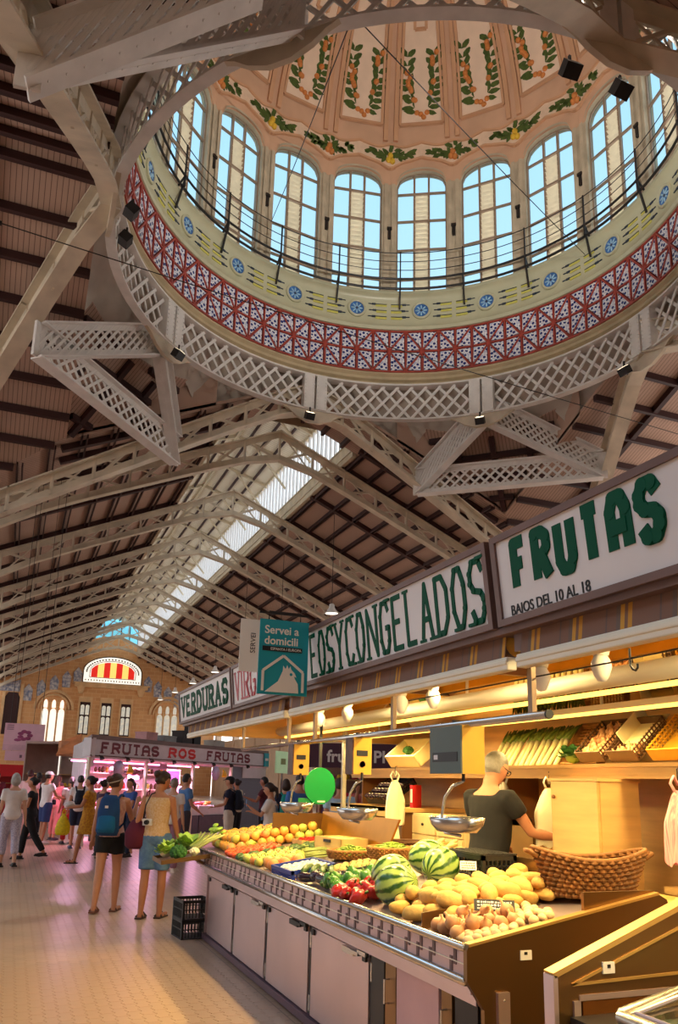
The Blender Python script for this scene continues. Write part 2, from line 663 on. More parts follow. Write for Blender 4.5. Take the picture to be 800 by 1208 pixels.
# ------------------------------------------------------------------ roof trusses
def truss(name, label, P, ztop, zbot, ss, detail, group='steel roof trusses of the hall', wid=.34, post_w=.1, rivets=False):
    """P(s)->(x,y); ss = panel points; chords as one mesh each, every web member its own part when near"""
    x0, y0 = P(ss[len(ss) // 2])
    root = thing(name, label, 'roof truss', (x0, y0, 0), group=group, kind='structure')
    rel = V((x0, y0, 0))
    tp = [V((*P(s), ztop(s))) - rel for s in ss]
    bp = [V((*P(s), zbot(s))) - rel for s in ss]
    mt, mbm = MB(), MB()
    for i in range(len(ss) - 1):
        for a, b, mb, sg in ((tp[i], tp[i + 1], mt, -1), (bp[i], bp[i + 1], mbm, 1)):
            dirv = (b - a).normalized()
            e = dirv * .03
            mb.beam(a - e, b + e, wid, .05)
            c = V((0, 0, sg * .14))
            mb.beam(a + c - e, b + c + e, .07, .26)
    mt.build('top_chord', M_steel, root)
    mbm.build('bottom_chord', M_steel, root)
    far = MB()
    for i in range(len(ss)):
        w = []
        w.append((bp[i], tp[i], post_w, .09))
        if i < len(ss) - 1:
            if (i % 2 == 0):
                w.append((bp[i], tp[i + 1], .1, .06))
                w.append((tp[i], bp[i + 1], .06, .04))
            else:
                w.append((tp[i], bp[i + 1], .1, .06))
                w.append((bp[i], tp[i + 1], .06, .04))
        for a, b, ww, hh in w:
            if (a - b).length < .1:
                continue
            if detail:
                bar('web_bar', a, b, hh, ww, M_steel, root, up=(0, 0, 1))
            else:
                far.beam(a, b, hh, ww)
    if not detail:
        tag(far.build('web_bars', M_steel, root), kind='stuff')
    # purlin cleats on top
    return root


def nave_bot(s):
    a = 1.0
    base = 15.2 - SLOPE * (math.sqrt(s * s + a * a) - a)
    return base - .035 * max(0, abs(s) - 8) ** 2


ordinal = ['first', 'second', 'third', 'fourth', 'fifth', 'sixth', 'seventh', 'eighth']
for k in range(8):
    yk = 31.0 + 8 * k
    npan = 16
    ss = [-E1 + 2 * E1 * i / npan for i in range(npan + 1)]
    truss('roof_truss', 'riveted arched steel truss across the nave, %s after the dome crossing' % ordinal[k],
          (lambda y: (lambda s: (CX + s, y)))(yk), lambda s: APEX - .3 - SLOPE * abs(s), nave_bot, ss, k < 4, wid=.36)


def frame_bot(s):
    return min(15.62, 15.95 - .6 * (math.sqrt(s * s + .8) - .4))


def frame_top(s):
    return min(16.75, 17.0 - .6 * abs(s))


def vee(s, side):
    k = .45 if s > 0 else .2
    return (CX + side * (8.55 + k * abs(s)), CY + s)


# trusses framing the dome opening
seg = [i * 1.3 for i in range(-10, 11)]
truss('crossing_truss', 'pale steel arched truss carrying the dome ring at the mouth of the nave', lambda s: (CX + s, CY + 8.75), frame_top, frame_bot, seg, True, wid=.5, post_w=.12)
truss('crossing_truss', 'brown lit steel truss carrying the dome ring beside the left transept', lambda s: vee(s, -1), frame_top, frame_bot, [i * 1.3 for i in range(-8, 9)], True, wid=.5, post_w=.12)
truss('crossing_truss', 'pale steel truss under the dome ring above the stall signs', lambda s: vee(s, 1), frame_top, frame_bot, [i * 1.3 for i in range(-4, 9)], True, wid=.5, post_w=.12)
truss('crossing_truss', 'dark steel truss of the dome ring passing overhead', lambda s: (CX + s, CY - 8.45 - .4 * abs(s)), frame_top, frame_bot, [i * 1.3 for i in range(-8, 6)], True, wid=.5, post_w=.12)


def lattice(label, p0, p1, h0, h1, n, parent=None, step=None):
    """trellis girder: p0,p1 ends of the bottom flange, h0,h1 heights"""
    p0, p1 = V(p0), V(p1)
    root = thing('lattice_girder', label, 'girder', p0, group='trellis girders bracing the dome ring', kind='structure')
    d = p1 - p0
    o = V((0, 0, 0))
    u0, u1 = V((0, 0, h0)), V((0, 0, h1))
    MB().beam(o, d, .42, .05).beam(o + V((0, 0, .1)), d + V((0, 0, .1)), .06, .2).build('bottom_flange', M_lat, root)
    MB().beam(u0, d + u1, .42, .05).beam(u0 - V((0, 0, .1)), d + u1 - V((0, 0, .1)), .06, .2).build('top_flange', M_lat, root)
    bar('end_plate', o, u0, .06, .35, M_lat, root, up=d)
    bar('end_plate', d, d + u1, .06, .35, M_lat, root, up=d)
    L = d.length
    k = (h0 + h1) / 2 / L      # run of a 45 degree strip as a fraction of the length
    nrm = d.cross(V((0, 0, 1))).normalized() * .02
    for i in range(-40, 80):
        t0 = i / n
        for sg in (1, -1):
            ta, tb = (t0, t0 + k) if sg > 0 else (t0 + k, t0)
            lo, hi = min(ta, tb), max(ta, tb)
            if hi <= 0.01 or lo >= .99:
                continue
            f0, f1 = 0.0, 1.0   # clip in t
            # point at fraction f: t = ta+(tb-ta) f, height f*h
            def clipf(tv):
                return (tv - ta) / (tb - ta)
            a, b = sorted((clipf(0.0), clipf(1.0)))
            f0, f1 = max(0, a), min(1, b)
            if f1 - f0 < .06:
                continue
            def pt(f):
                t = ta + (tb - ta) * f
                return d * t + V((0, 0, (h0 + (h1 - h0) * t) * f)) + nrm * sg
            bar('lattice_bar', pt(f0), pt(f1), .03, .085, M_lat, root)
    return root


P1, P2 = (4.25, 26.9, 12.55), (-.58, 21.7, 12.9)
R1, R2 = (13.95, 26.9, 13.0), (19.7, 22.7, 13.2)
P3, P4 = (-.8, 9.73, 10.5), (2.21, 9.28, 13.0)


def ring(a, r=8.6, z=15.64):
    return (CX + r * math.cos(R(a)), CY + r * math.sin(R(a)), z)


lattice('white trellis girder crossing the corner between the nave truss and the left truss', P1, P2, 1.05, 1.05, 17)
lattice('short trellis girder from the dome ring seen end on like a post', P1, ring(135, 8.9, 15.3), 1.05, 1.2, 12)
lattice('white trellis girder from the dome ring to the brown left truss', P2, ring(136, 8.8, 15.2), 1.05, 1.1, 14)
lattice('white trellis girder crossing the corner above the sign row', R1, R2, 1.05, 1.05, 18)
lattice('narrow trellis girder rising from the nave truss to the dome ring', R1, ring(45, 8.8, 15.3), 1.05, 1.2, 14)
lattice('white trellis girder falling from the dome ring to the truss above the signs', R2, ring(44, 8.8, 15.3), 1.05, 1.2, 16)
lattice('dark trellis girder overhead in the corner between two crossing trusses', P3, P4, .95, .95, 14)
lattice('dark trellis girder overhead from the left truss to the near dome ring', (-.54, 10.07, 11.05), (3.48, 11.7, 15.4), .8, 1.0, 18)

# ------------------------------------------------------------------ ring girder under the dome
rg = thing('ring_girder', 'circular white trellis ring girder hanging below the tiled dome drum', 'girder', (CX, CY, 15.6), kind='structure')
RR, HZ = 8.52, 1.42
MB().lathe([(RR - .13, 0), (RR + .15, 0), (RR + .15, .06), (RR - .13, .06), (RR - .13, 0)], 128).build('bottom_flange', M_lat, rg)
MB().lathe([(RR - .2, HZ), (RR + .22, HZ), (RR + .22, HZ + .06), (RR - .2, HZ + .06), (RR - .2, HZ)], 128).build('top_flange', M_lat, rg)
nb = 10
for k in range(8):
    a0, a1 = k * 45 + 3.6, k * 45 + 41.4
    st = (a1 - a0) / nb

    def rp(a, z, r=RR):
        return V((r * math.cos(R(a)), r * math.sin(R(a)), z))
    for i in range(-2, nb):
        for sg in (1, -1):
            aa, ab = a0 + i * st, a0 + (i + 2.1) * st
            if sg < 0:
                aa, ab = a1 - i * st, a1 - (i + 2.1) * st
            za, zb = .06, HZ
            lo, hi = (a0, a1)
            def cl(av):
                return (av - aa) / (ab - aa)
            q = sorted((cl(lo), cl(hi)))
            f0, f1 = max(0, q[0]), min(1, q[1])
            if f1 - f0 < .08:
                continue
            pa, pb = rp(aa + (ab - aa) * f0, za + (zb - za) * f0, RR + .03 * sg), rp(aa + (ab - aa) * f1, za + (zb - za) * f1, RR + .03 * sg)
            bar('lattice_bar', pa, pb, .035, .105, M_lat, rg)
    for sg in (-1, 1):
        ac = k * 45 + sg * 1.75
        mb = MB()
        M = RZ(R(ac)) @ T(RR - .04, 0, 0)
        mb.bb(-.16, .16, -.21, .21, .02, HZ + .03, 0, M)
        for iz in range(9):
            for iy in (-.16, .16):
                mb.bb(-.185, -.15, iy - .02, iy + .02, .12 + iz * .15, .155 + iz * .15, 0, M)
        mb.build('splice_plate', M_lat, rg)
    # bracket under the plates
    mb = MB()
    poly = [(-1.25, 0), (1.25, 0), (1.0, -.1), (.7, -.32), (.25, -.5), (-.25, -.5), (-.7, -.32), (-1.0, -.1)]
    mb.prism(poly, -.06, .06, 0, RZ(R(k * 45)) @ T(RR, 0, 0) @ RZ(PI / 2) @ RX(PI / 2))
    mb.build('bracket', M_steel, rg)

# plaster cove between ring and roof boards
n = 96
vs, fs = [], []
PROF = ((8.6, 17.3), (8.85, 17.15), (9.3, 16.75), (9.7, 16.2), (9.92, 15.4), (9.95, 14.3))
for j in range(n):
    a = 2 * PI * j / n
    c, s_ = math.cos(a), math.sin(a)
    for r, z in PROF:
        vs.append((c * r, s_ * r, max(z, roof_z(CX + r * c, CY + r * s_) + .03) - 15.6))
for j in range(n):
    for i in range(5):
        fs.append((j * 6 + i, ((j + 1) % n) * 6 + i, ((j + 1) % n) * 6 + i + 1, j * 6 + i + 1))
cove = MB().add(vs, fs).build('plaster_cove', M_plaster, rg, smooth=True)

# ------------------------------------------------------------------ dome
dome = thing('dome', 'great painted dome on a ring of arched windows above a tiled drum', 'dome', (CX, CY, 17.0), kind='structure')
Z = lambda z: z - 17.0
M_ledge = mat('ledge_stone', (190, 172, 140), rough=.6, var=.12, scale=1.5)
M_corn = mat('cornice_glaze', (184, 182, 154), rough=.35, var=.06, scale=1.2)
M_red = mat('red_tile_rib', (158, 62, 50), rough=.35, var=.2, scale=3)
M_shell = mat('dome_paint', (206, 166, 138), rough=.85, var=.1, scale=.7)
M_panel = mat('dome_panel', (232, 206, 184), rough=.85, var=.06, scale=1.6)
M_rib = mat('dome_rib_paint', (204, 158, 124), rough=.85, var=.08, scale=.9)
M_pill = mat('pillar_stone', (186, 172, 150), rough=.8, var=.16, scale=1.6)
M_frame = mat('window_iron', (150, 130, 112), rough=.5, var=.1)
M_green = mat('painted_leaf', (74, 92, 40), rough=.8, var=.25, scale=6)
M_orange = mat('painted_orange', (206, 130, 70), rough=.8, var=.15, scale=6)
M_yel = mat('painted_lemon', (222, 180, 60), rough=.8, var=.1, scale=6)
M_blue = mat('majolica_blue', (64, 110, 170), rough=.25, var=.25, scale=5)
M_pale = mat('majolica_pale', (150, 190, 214), rough=.25, var=.15, scale=9)
M_navy = mat('ornament_navy', (40, 52, 70), rough=.4, var=.2)
M_yg = mat('ornament_yellow_green', (196, 190, 96), rough=.4, var=.2, scale=3)

# blue and white glazed tile: small floral print (flat print, so a texture)
mt_, nt, b = nodes_of('glazed_tile', (224, 222, 226), .2)
tc = nt.nodes.new('ShaderNodeTexCoord')
vo = nt.nodes.new('ShaderNodeTexVoronoi')
vo.inputs['Scale'].default_value = 7.0
nt.links.new(tc.outputs['Object'], vo.inputs['Vector'])
cr = nt.nodes.new('ShaderNodeValToRGB')
cr.color_ramp.interpolation = 'CONSTANT'
cr.color_ramp.elements[0].color = (*srgb((44, 56, 120)), 1)
cr.color_ramp.elements[1].position = .42
cr.color_ramp.elements[1].color = (*srgb((226, 224, 228)), 1)
e = cr.color_ramp.elements.new(.62)
e.color = (*srgb((186, 190, 214)), 1)
nt.links.new(vo.outputs['Distance'], cr.inputs[0])
nt.links.new(cr.outputs[0], b.inputs['Base Color'])
M_tile = mt_

RF = 8.4
NW, STW, PHW = 20, 18, 7      # windows round the drum, angular step, angle of the first window
MB().lathe([(8.75, Z(17.04)), (8.66, Z(17.06)), (8.56, Z(17.16)), (8.6, Z(17.28)), (8.48, Z(17.34)), (8.5, Z(17.46)), (8.4, Z(17.54)), (8.4, Z(17.62)), (8.6, Z(17.62))], 128).build('ledge_moulding', M_ledge, dome, auto=40)
MB().lathe([(RF + .06, Z(17.5)), (RF + .06, Z(19.5))], 128).build('frieze_backing', M_red, dome)
Z0, Z1 = 17.64, 19.42
NC = 80
ST = 360 / NC
hz = (Z1 - Z0) / 2


def cellpt(f, g, r=RF):     # f across 0..1 (angle), g up 0..1, at sector 0
    a = R((f - .5) * ST)
    return V((r * math.cos(a), r * math.sin(a), Z(Z0) + g * hz))


tri = {}
for key, pts in {'a': ((.06, .12), (.9, .06), (.9, .86)), 'b': ((.06, .2), (.84, .94), (.1, .94)), 'c': ((.94, .12), (.1, .06), (.1, .86)), 'd': ((.94, .2), (.16, .94), (.9, .94))}.items():
    mb = MB()
    p = [cellpt(f, g, RF - .015) for f, g in pts]
    q = [cellpt(f, g, RF + .05) for f, g in pts]
    mb.add(p + q, [(0, 1, 2), (3, 5, 4), (0, 3, 4, 1), (1, 4, 5, 2), (2, 5, 3, 0)])
    tri[key] = mb.mesh('frieze_tile_' + key, M_tile)
UN = MB().bb(-.5, .5, -.5, .5, -.5, .5).mesh('frieze_bar', M_red)
vert = MB().beam(cellpt(0, 0, RF - .03), cellpt(0, 2, RF - .03), .055, .05, up=(1, 0, 0)).mesh('frieze_vertical', M_red)
dg1 = MB().beam(cellpt(0, 0, RF - .02), cellpt(1, 1, RF - .02), .06, .05, up=(1, 0, 0)).mesh('frieze_diag_a', M_red)
dg2 = MB().beam(cellpt(1, 0, RF - .02), cellpt(0, 1, RF - .02), .06, .05, up=(1, 0, 0)).mesh('frieze_diag_b', M_red)
for j in range(NC):
    A = RZ(R(j * ST))
    inst('frieze_rib', vert, dome, A)
    for row in range(2):
        Mx = A @ T(0, 0, row * hz)
        flip = (j + row) % 2
        if flip:
            inst('frieze_tile', tri['a'], dome, Mx)
            inst('frieze_tile', tri['b'], dome, Mx)
            inst('frieze_rib', dg1, dome, Mx)
        else:
            inst('frieze_tile', tri['c'], dome, Mx)
            inst('frieze_tile', tri['d'], dome, Mx)
            inst('frieze_rib', dg2, dome, Mx)
for g in (0, 1, 2):
    MB().lathe([(RF + .03, Z(Z0 + g * hz) - .035), (RF - .05, Z(Z0 + g * hz) - .03), (RF - .05, Z(Z0 + g * hz) + .03), (RF + .03, Z(Z0 + g * hz) + .035)], 128).build('frieze_band', M_red, dome)
# cornice
MB().lathe([(RF + .05, Z(19.45)), (RF - .1, Z(19.47)), (RF - .13, Z(19.6)), (RF - .02, Z(19.72)), (RF + .0, Z(20.0)), (RF - .02, Z(20.85)), (RF - .1, Z(20.98)), (RF - .2, Z(21.04)), (RF - .2, Z(21.16)), (RF + .5, Z(21.16))], 128).build('cornice', M_corn, dome, auto=50)
# medallion
mm = MB()
MRm = T(RF - .02, 0, Z(20.36)) @ RY(-PI / 2)
mm.lathe([(.0, .03), (.3, .03), (.3, -.02)], 24, 0, MRm)
mm.lathe([(.29, -.02), (.29, .06), (.33, .08), (.38, .06), (.38, -.02)], 24, 1, MRm)
for i in range(8):
    a = i * PI / 4
    mm.ell((0, 0, 0), (.1, .035, .02), 8, 5, 2, MRm @ RZ(a) @ T(.15, 0, .035))
mm.ell((0, 0, .04), (.05, .05, .02), 8, 5, 3, MRm)
mmesh = mm.mesh('medallion', [M_blue, M_corn, M_pale, M_navy])
om = MB()
for sg in (-1, 1):
    for row, (w0, w1) in enumerate(((3.2, 8.4), (3.5, 8.4), (3.2, 8.4))):
        z = Z(20.08 + row * .28)
        n_ = 5
        for i in range(n_):
            f0, f1 = w0 + (w1 - w0) * i / n_, w0 + (w1 - w0) * (i + 1) / n_
            rr_ = RF - .015
            pa = V((rr_ * math.cos(R(sg * f0)), rr_ * math.sin(R(sg * f0)), z))
            pb = V((rr_ * math.cos(R(sg * f1)), rr_ * math.sin(R(sg * f1)), z))
            om.beam(pa, pb, .05, .03)
            if i in (1, ):
                om.beam(pa, pb, .056, .075)
            if i >= 2:
                om.beam(pa - V((0, 0, .06)), pb - V((0, 0, .06)), .03, .09, mi=1)
omesh = om.mesh('cornice_ornament', [M_navy, M_yg])
for j in range(NW):
    inst('medallion', mmesh, dome, RZ(R(STW * j + PHW)))
    tag(inst('cornice_ornament', omesh, dome, RZ(R(STW * j + PHW))), kind='stuff')

# gallery railing
M_net = glass('railing_net', (.93, .93, .93), .0)
for zz, rr_, th in ((21.2, 8.1, .05), (21.6, 8.02, .045), (22.0, 8.02, .016), (22.4, 8.02, .016), (22.8, 8.02, .018)):
    MB().tube([(rr_ * math.cos(2 * PI * i / 96), rr_ * math.sin(2 * PI * i / 96), Z(zz)) for i in range(96)], th, 6, closed=True).build('rail', M_iron, dome)
pm = MB()
pm.beam((8.02, 0, Z(21.16)), (8.02, 0, Z(22.85)), .05, .05, up=(1, 0, 0))
pm.beam((8.3, 0, Z(20.4)), (7.98, 0, Z(21.6)), .06, .06, up=(1, 0, 0))
pm.beam((8.36, 0, Z(21.16)), (8.02, 0, Z(21.6)), .05, .05, up=(1, 0, 0))
pmesh = pm.mesh('rail_post', M_iron)
for j in range(NW):
    inst('rail_post', pmesh, dome, RZ(R(STW * j + PHW + 6)))

# ------------------------------------------------------------------ drum with arched windows
RD = 8.75
WA = 6.9                         # half angle of a window
ZW0, ZS, ZWT = 21.16, 26.6, 27.3   # sill, springing, crown of a window


def arch_z(f):                   # f in -1..1
    return ZS + (ZWT - ZS) * math.sqrt(max(0, 1 - f * f))


def cyl(a, r, z):
    return (r * math.cos(R(a)), r * math.sin(R(a)), Z(z))


bay = MB()
for a0, a1 in ((-9, -WA), (WA, 9)):   # half pillars
    for r, sg in ((RD - .12, 0), (RD + .3, 1)):
        vs = [cyl(a0, r, ZW0), cyl(a1, r, ZW0), cyl(a1, r, ZS), cyl(a0, r, ZS)]
        bay.add(vs, [(0, 1, 2, 3)] if sg else [(3, 2, 1, 0)])
    ae = a1 if a0 < 0 else a0
    bay.add([cyl(ae, RD - .12, ZW0), cyl(ae, RD + .3, ZW0), cyl(ae, RD + .3, ZS), cyl(ae, RD - .12, ZS)], [(0, 1, 2, 3)])
    am = (a0 + a1) / 2
    bay.add([cyl(am - .5, RD - .2, ZW0), cyl(am + .5, RD - .2, ZW0), cyl(am + .5, RD - .2, ZS), cyl(am - .5, RD - .2, ZS)], [(0, 1, 2, 3)])
ZD = 27.6
N = 16
for i in range(N):
    f0, f1 = -1 + 2 * i / N, -1 + 2 * (i + 1) / N
    a, c = f0 * WA, f1 * WA
    z0, z1 = arch_z(f0), arch_z(f1)
    bay.add([cyl(a, RD - .12, z0), cyl(c, RD - .12, z1), cyl(c, RD - .12, ZD), cyl(a, RD - .12, ZD)], [(3, 2, 1, 0)], 1)
    bay.add([cyl(a, RD - .12, z0), cyl(c, RD - .12, z1), cyl(c, RD + .3, z1), cyl(a, RD + .3, z0)], [(0, 1, 2, 3)], 0)
    bay.add([cyl(a, RD + .3, z0), cyl(c, RD + .3, z1), cyl(c, RD + .3, ZD + .4), cyl(a, RD + .3, ZD + .4)], [(0, 1, 2, 3)], 0)
    # archivolt lip
    bay.add([cyl(a, RD - .2, z0 + .02), cyl(c, RD - .2, z1 + .02), cyl(c, RD - .2, z1 + .12), cyl(a, RD - .2, z0 + .12)], [(3, 2, 1, 0)], 0)
for a0, a1 in ((-9, -WA), (WA, 9)):
    bay.add([cyl(a0, RD - .12, ZS), cyl(a1, RD - .12, ZS), cyl(a1, RD - .12, ZD), cyl(a0, RD - .12, ZD)], [(3, 2, 1, 0)], 1)
    bay.add([cyl(a0, RD + .3, ZS), cyl(a1, RD + .3, ZS), cyl(a1, RD + .3, ZD + .4), cyl(a0, RD + .3, ZD + .4)], [(0, 1, 2, 3)], 0)
baymesh = bay.mesh('drum_bay', [M_pill, M_shell])
# a small fixture on each pillar face
lampm = MB().bb(8.53, 8.63, -.06, .06, Z(23.9), Z(24.45)).bb(8.49, 8.59, -.1, .1, Z(24.3), Z(24.42)).mesh('conduit_box', M_iron)
for j in range(NW):
    inst('drum_bay', baymesh, dome, RZ(R(STW * j + PHW)))
    inst('conduit_box', lampm, dome, RZ(R(STW * j + PHW + 9)))

# windows: frame, mullions, transoms, panes, louvres
M_sky = glass('dome_glass', (.36, .46, .47), .03)
M_slat = mat('louvre_slat', (228, 220, 196), rough=.6, var=.06)
fr = MB()
pts = [cyl(-WA, RD + .1, ZW0)] + [cyl(f * WA, RD + .1, arch_z(f)) for f in [-1 + 2 * i / 16 for i in range(17)]] + [cyl(WA, RD + .1, ZW0)]
for a, c in zip(pts[:-1], pts[1:]):
    fr.beam(a, c, .12, .1, up=(1, 0, 0))
fr.beam(pts[0], pts[-1], .12, .12, up=(1, 0, 0))
frame_me = fr.mesh('window_frame', M_frame)
cols = [-WA, -2.0, 2.0, WA]
rows = [ZW0, 22.1, 23.5, 24.9, 26.25, 29.0]
mull = [MB().beam(cyl(a, RD + .1, ZW0), cyl(a, RD + .1, arch_z(a / WA)), .09, .1, up=(1, 0, 0)).mesh('mullion', M_frame) for a in cols[1:3]]
trans = []
for z in rows[1:5]:
    trans.append(MB().beam(cyl(-WA, RD + .1, z), cyl(WA, RD + .1, z), .09, .08).mesh('transom', M_frame))


def pane_mesh(a0, a1, z0, z1):
    k = 5
    lo = [cyl(a0 + (a1 - a0) * i / k, RD + .11, z0) for i in range(k + 1)]
    hi = [cyl(a0 + (a1 - a0) * i / k, RD + .11, min(z1, arch_z((a0 + (a1 - a0) * i / k) / WA))) for i in range(k + 1)]
    mb = MB()
    mb.add(lo + hi, [(i, i + 1, k + 2 + i, k + 1 + i) for i in range(k)])
    return mb.mesh('pane', M_sky)


panes = []
for ci in range(3):
    for ri in range(5):
        if ci == 1 and ri < 4:
            continue
        panes.append(pane_mesh(cols[ci], cols[ci + 1], rows[ri], rows[ri + 1]))
lv = MB()
z = ZW0 + .1
while z < rows[4] - .1:
    lv.add([cyl(-1.9, RD + .04, z + .17), cyl(1.9, RD + .04, z + .17), cyl(1.9, RD + .2, z), cyl(-1.9, RD + .2, z)], [(0, 1, 2, 3)])
    z += .22
louvre_me = lv.mesh('louvre', M_slat)
for j in range(NW):
    wn = tag(thing('window_%d' % (j + 1), loc=(CX, CY, 17.0), rz=R(STW * j + PHW)), kind='structure')
    inst('window_frame', frame_me, wn)
    for me in mull:
        inst('mullion', me, wn)
    for me in trans:
        inst('transom', me, wn)
    for me in panes:
        inst('pane', me, wn)
    inst('louvre', louvre_me, wn)

# ------------------------------------------------------------------ dome shell: ribs, panels, painted garlands
ZC, RS_, HS = 27.4, 8.6, 9.2


def sph(a, ph, k=0.0):
    r = (RS_ - k) * math.cos(R(ph))
    return V((r * math.cos(R(a)), r * math.sin(R(a)), Z(ZC) + (HS - k) * math.sin(R(ph))))


shell = MB()
prof = [(RS_ * math.cos(R(p)), Z(ZC) + HS * math.sin(R(p))) for p in range(0, 91, 3)]
shell.lathe(prof, 90)
shell.lathe([(r + .35, z + .2) for r, z in prof], 90)
shell.build('dome_shell', M_shell, dome, smooth=True)
rb = MB()
for ph in range(8, 84, 3):
    wd = .34 * math.cos(R(ph)) + .1
    for off in (-.5, .5):
        rb.beam(sph(0, ph, .05) + V((0, off * wd, 0)), sph(0, ph + 3, .05) + V((0, off * wd, 0)), wd * .42, .16, up=(-1, 0, 0))
ribmesh = rb.mesh('dome_rib', M_rib)
P0, PT = 12.6, 60


def panel_half(ph):
    return 6.3 - .9 * (ph - P0) / (PT - P0)


pan = MB()
kk = 14
for i in range(kk):
    p0, p1 = P0 + (PT - P0) * i / kk, P0 + (PT - P0) * (i + 1) / kk
    h0, h1 = panel_half(p0), panel_half(p1)
    pan.add([sph(-h0, p0, .04), sph(h0, p0, .04), sph(h1, p1, .04), sph(-h1, p1, .04)], [(3, 2, 1, 0)], 0)
    for sg in (-1, 1):
        pan.beam(sph(sg * h0, p0, .05), sph(sg * h1, p1, .05), .1, .12, up=(-1, 0, 0), mi=1)
pan.beam(sph(-panel_half(P0), P0, .05), sph(panel_half(P0), P0, .05), .12, .12, mi=1)
panmesh = pan.mesh('dome_panel', [M_panel, M_rib])


def leaf(mb, c, u, v, L, W_, mi):
    """flat pointed leaf at c along u, across v"""
    c, u, v = V(c), V(u).normalized(), V(v).normalized()
    n = u.cross(v) * .015
    ps = [c, c + u * L * .3 + v * W_ * .5, c + u * L * .65 + v * W_ * .45, c + u * L, c + u * L * .65 - v * W_ * .45, c + u * L * .3 - v * W_ * .5]
    mb.add([p - n for p in ps] + [p + n for p in ps], [(0, 1, 2, 3, 4, 5), (11, 10, 9, 8, 7, 6)] + [(i, 6 + i, 6 + (i + 1) % 6, (i + 1) % 6) for i in range(6)], mi)


def at_panel(a, ph, k=.07):
    a *= .9
    c = sph(a, ph, k)
    uu_ = (sph(a, ph + .5, k) - sph(a, ph - .5, k)).normalized()
    vv_ = (sph(a + .5, ph, k) - sph(a - .5, ph, k)).normalized()
    return c, uu_, vv_


rnd = random.Random(3)
ga = MB()
path = []
for i in range(11):       # U shaped branch
    t = i / 10
    path.append((-4.9 + 9.8 * t, None))
stem = []
for sg in (-1, 1):
    for i in range(10):
        t = i / 9
        stem.append((sg * (1.0 + 4.0 * math.sin(t * 1.5)), 15.2 + 15 * t ** 1.35, sg, t))
for (a, ph, sg, t) in stem:
    c, u, v = at_panel(a, ph)
    for q in range(2):
        ang = sg * (-.9 if q else .7) + rnd.uniform(-.3, .3) + (sg * (1.1 - t) * 1.0)
        d_ = u * math.cos(ang) + v * math.sin(ang)
        leaf(ga, c, d_, u.cross(v).cross(d_), rnd.uniform(.42, .62), .22, 0)
    if t in (0,) or rnd.random() < .55:
        for q in range(2):
            c2, _, _ = at_panel(a + rnd.uniform(-.9, .9), ph + rnd.uniform(-.8, .8), .08)
            ga.ell(c2, (.115, .115, .115), 8, 6, 1)
garmesh = ga.mesh('painted_garland', [M_green, M_orange])

# niches in alternate panels
nm = MB()
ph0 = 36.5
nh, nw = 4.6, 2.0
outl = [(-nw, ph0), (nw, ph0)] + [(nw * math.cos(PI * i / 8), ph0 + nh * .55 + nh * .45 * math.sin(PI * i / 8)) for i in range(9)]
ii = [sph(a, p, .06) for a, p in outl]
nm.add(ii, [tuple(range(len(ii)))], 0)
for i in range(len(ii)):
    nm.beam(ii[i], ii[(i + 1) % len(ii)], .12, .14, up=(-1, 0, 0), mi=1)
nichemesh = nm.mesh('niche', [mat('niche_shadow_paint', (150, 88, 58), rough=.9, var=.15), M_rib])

# scalloped painted band with fruit sprays above each pillar
M_band = mat('band_paint', (224, 196, 172), rough=.85, var=.06)


def band_mid(da):            # da: degrees from the pillar
    return 3.3 + 2.0 * (abs(da) / 9) ** 1.4


bd = MB()
k = 20
for i in range(k):
    a0, a1 = -9 + 18 * i / k, -9 + 18 * (i + 1) / k
    w0 = 2.2 + 1.4 * math.exp(-(a0 / 2.4) ** 2)
    w1 = 2.2 + 1.4 * math.exp(-(a1 / 2.4) ** 2)
    q = [sph(a0, band_mid(a0) - w0, .05), sph(a1, band_mid(a1) - w1, .05), sph(a1, band_mid(a1) + w1, .05), sph(a0, band_mid(a0) + w0, .05)]
    bd.add(q, [(3, 2, 1, 0)], 0)
    for (x, y_) in ((q[0], q[1]), (q[3], q[2])):
        bd.beam(x, y_, .09, .14, up=(-1, 0, 0), mi=1)
bandmesh = bd.mesh('painted_band', [M_band, M_rib])


def spray(fruit, seed):
    rn = random.Random(seed)
    sp = MB()
    for sg in (-1, 1):
        for i in range(9):
            a = sg * (.4 + i * .78)
            c, u, v = at_panel(a, band_mid(a) + rn.uniform(-.5, .5), .08)
            for q in range(2):
                ang = sg * PI / 2 + rn.uniform(-1.1, 1.1)
                d_ = u * math.cos(ang) + v * math.sin(ang)
                leaf(sp, c, d_, u.cross(v).cross(d_), rn.uniform(.26, .42) * (1.15 - i * .05), .16, 0)
    for i in range(8):
        a = rn.uniform(-1.3, 1.3)
        c, u, v = at_panel(a, band_mid(0) + rn.uniform(-1.2, 2.0), .085)
        ang = rn.uniform(0, 6.28)
        d_ = u * math.cos(ang) + v * math.sin(ang)
        leaf(sp, c, d_, u.cross(v).cross(d_), .36, .18, 0)
    for q in ((-.7, -1.5), (.6, -1.1), (0, .2)):
        c, _, _ = at_panel(q[0], band_mid(0) + q[1], .1)
        sp.ell(c, (.12, .12, .14), 8, 6, 1)
    return sp.mesh('fruit_spray', [M_green, fruit])


sprays = [spray(M_orange, 5), spray(M_yel, 8)]
for j in range(NW):
    inst('dome_rib', ribmesh, dome, RZ(R(STW * j + PHW + 9)))
    inst('dome_panel', panmesh, dome, RZ(R(STW * j + PHW)))
    inst('painted_garland', garmesh, dome, RZ(R(STW * j + PHW)))
    inst('painted_band', bandmesh, dome, RZ(R(STW * j + PHW + 9)))
    inst('fruit_spray', sprays[j % 2], dome, RZ(R(STW * j + PHW + 9)))
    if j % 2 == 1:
        inst('niche', nichemesh, dome, RZ(R(STW * j + PHW)))

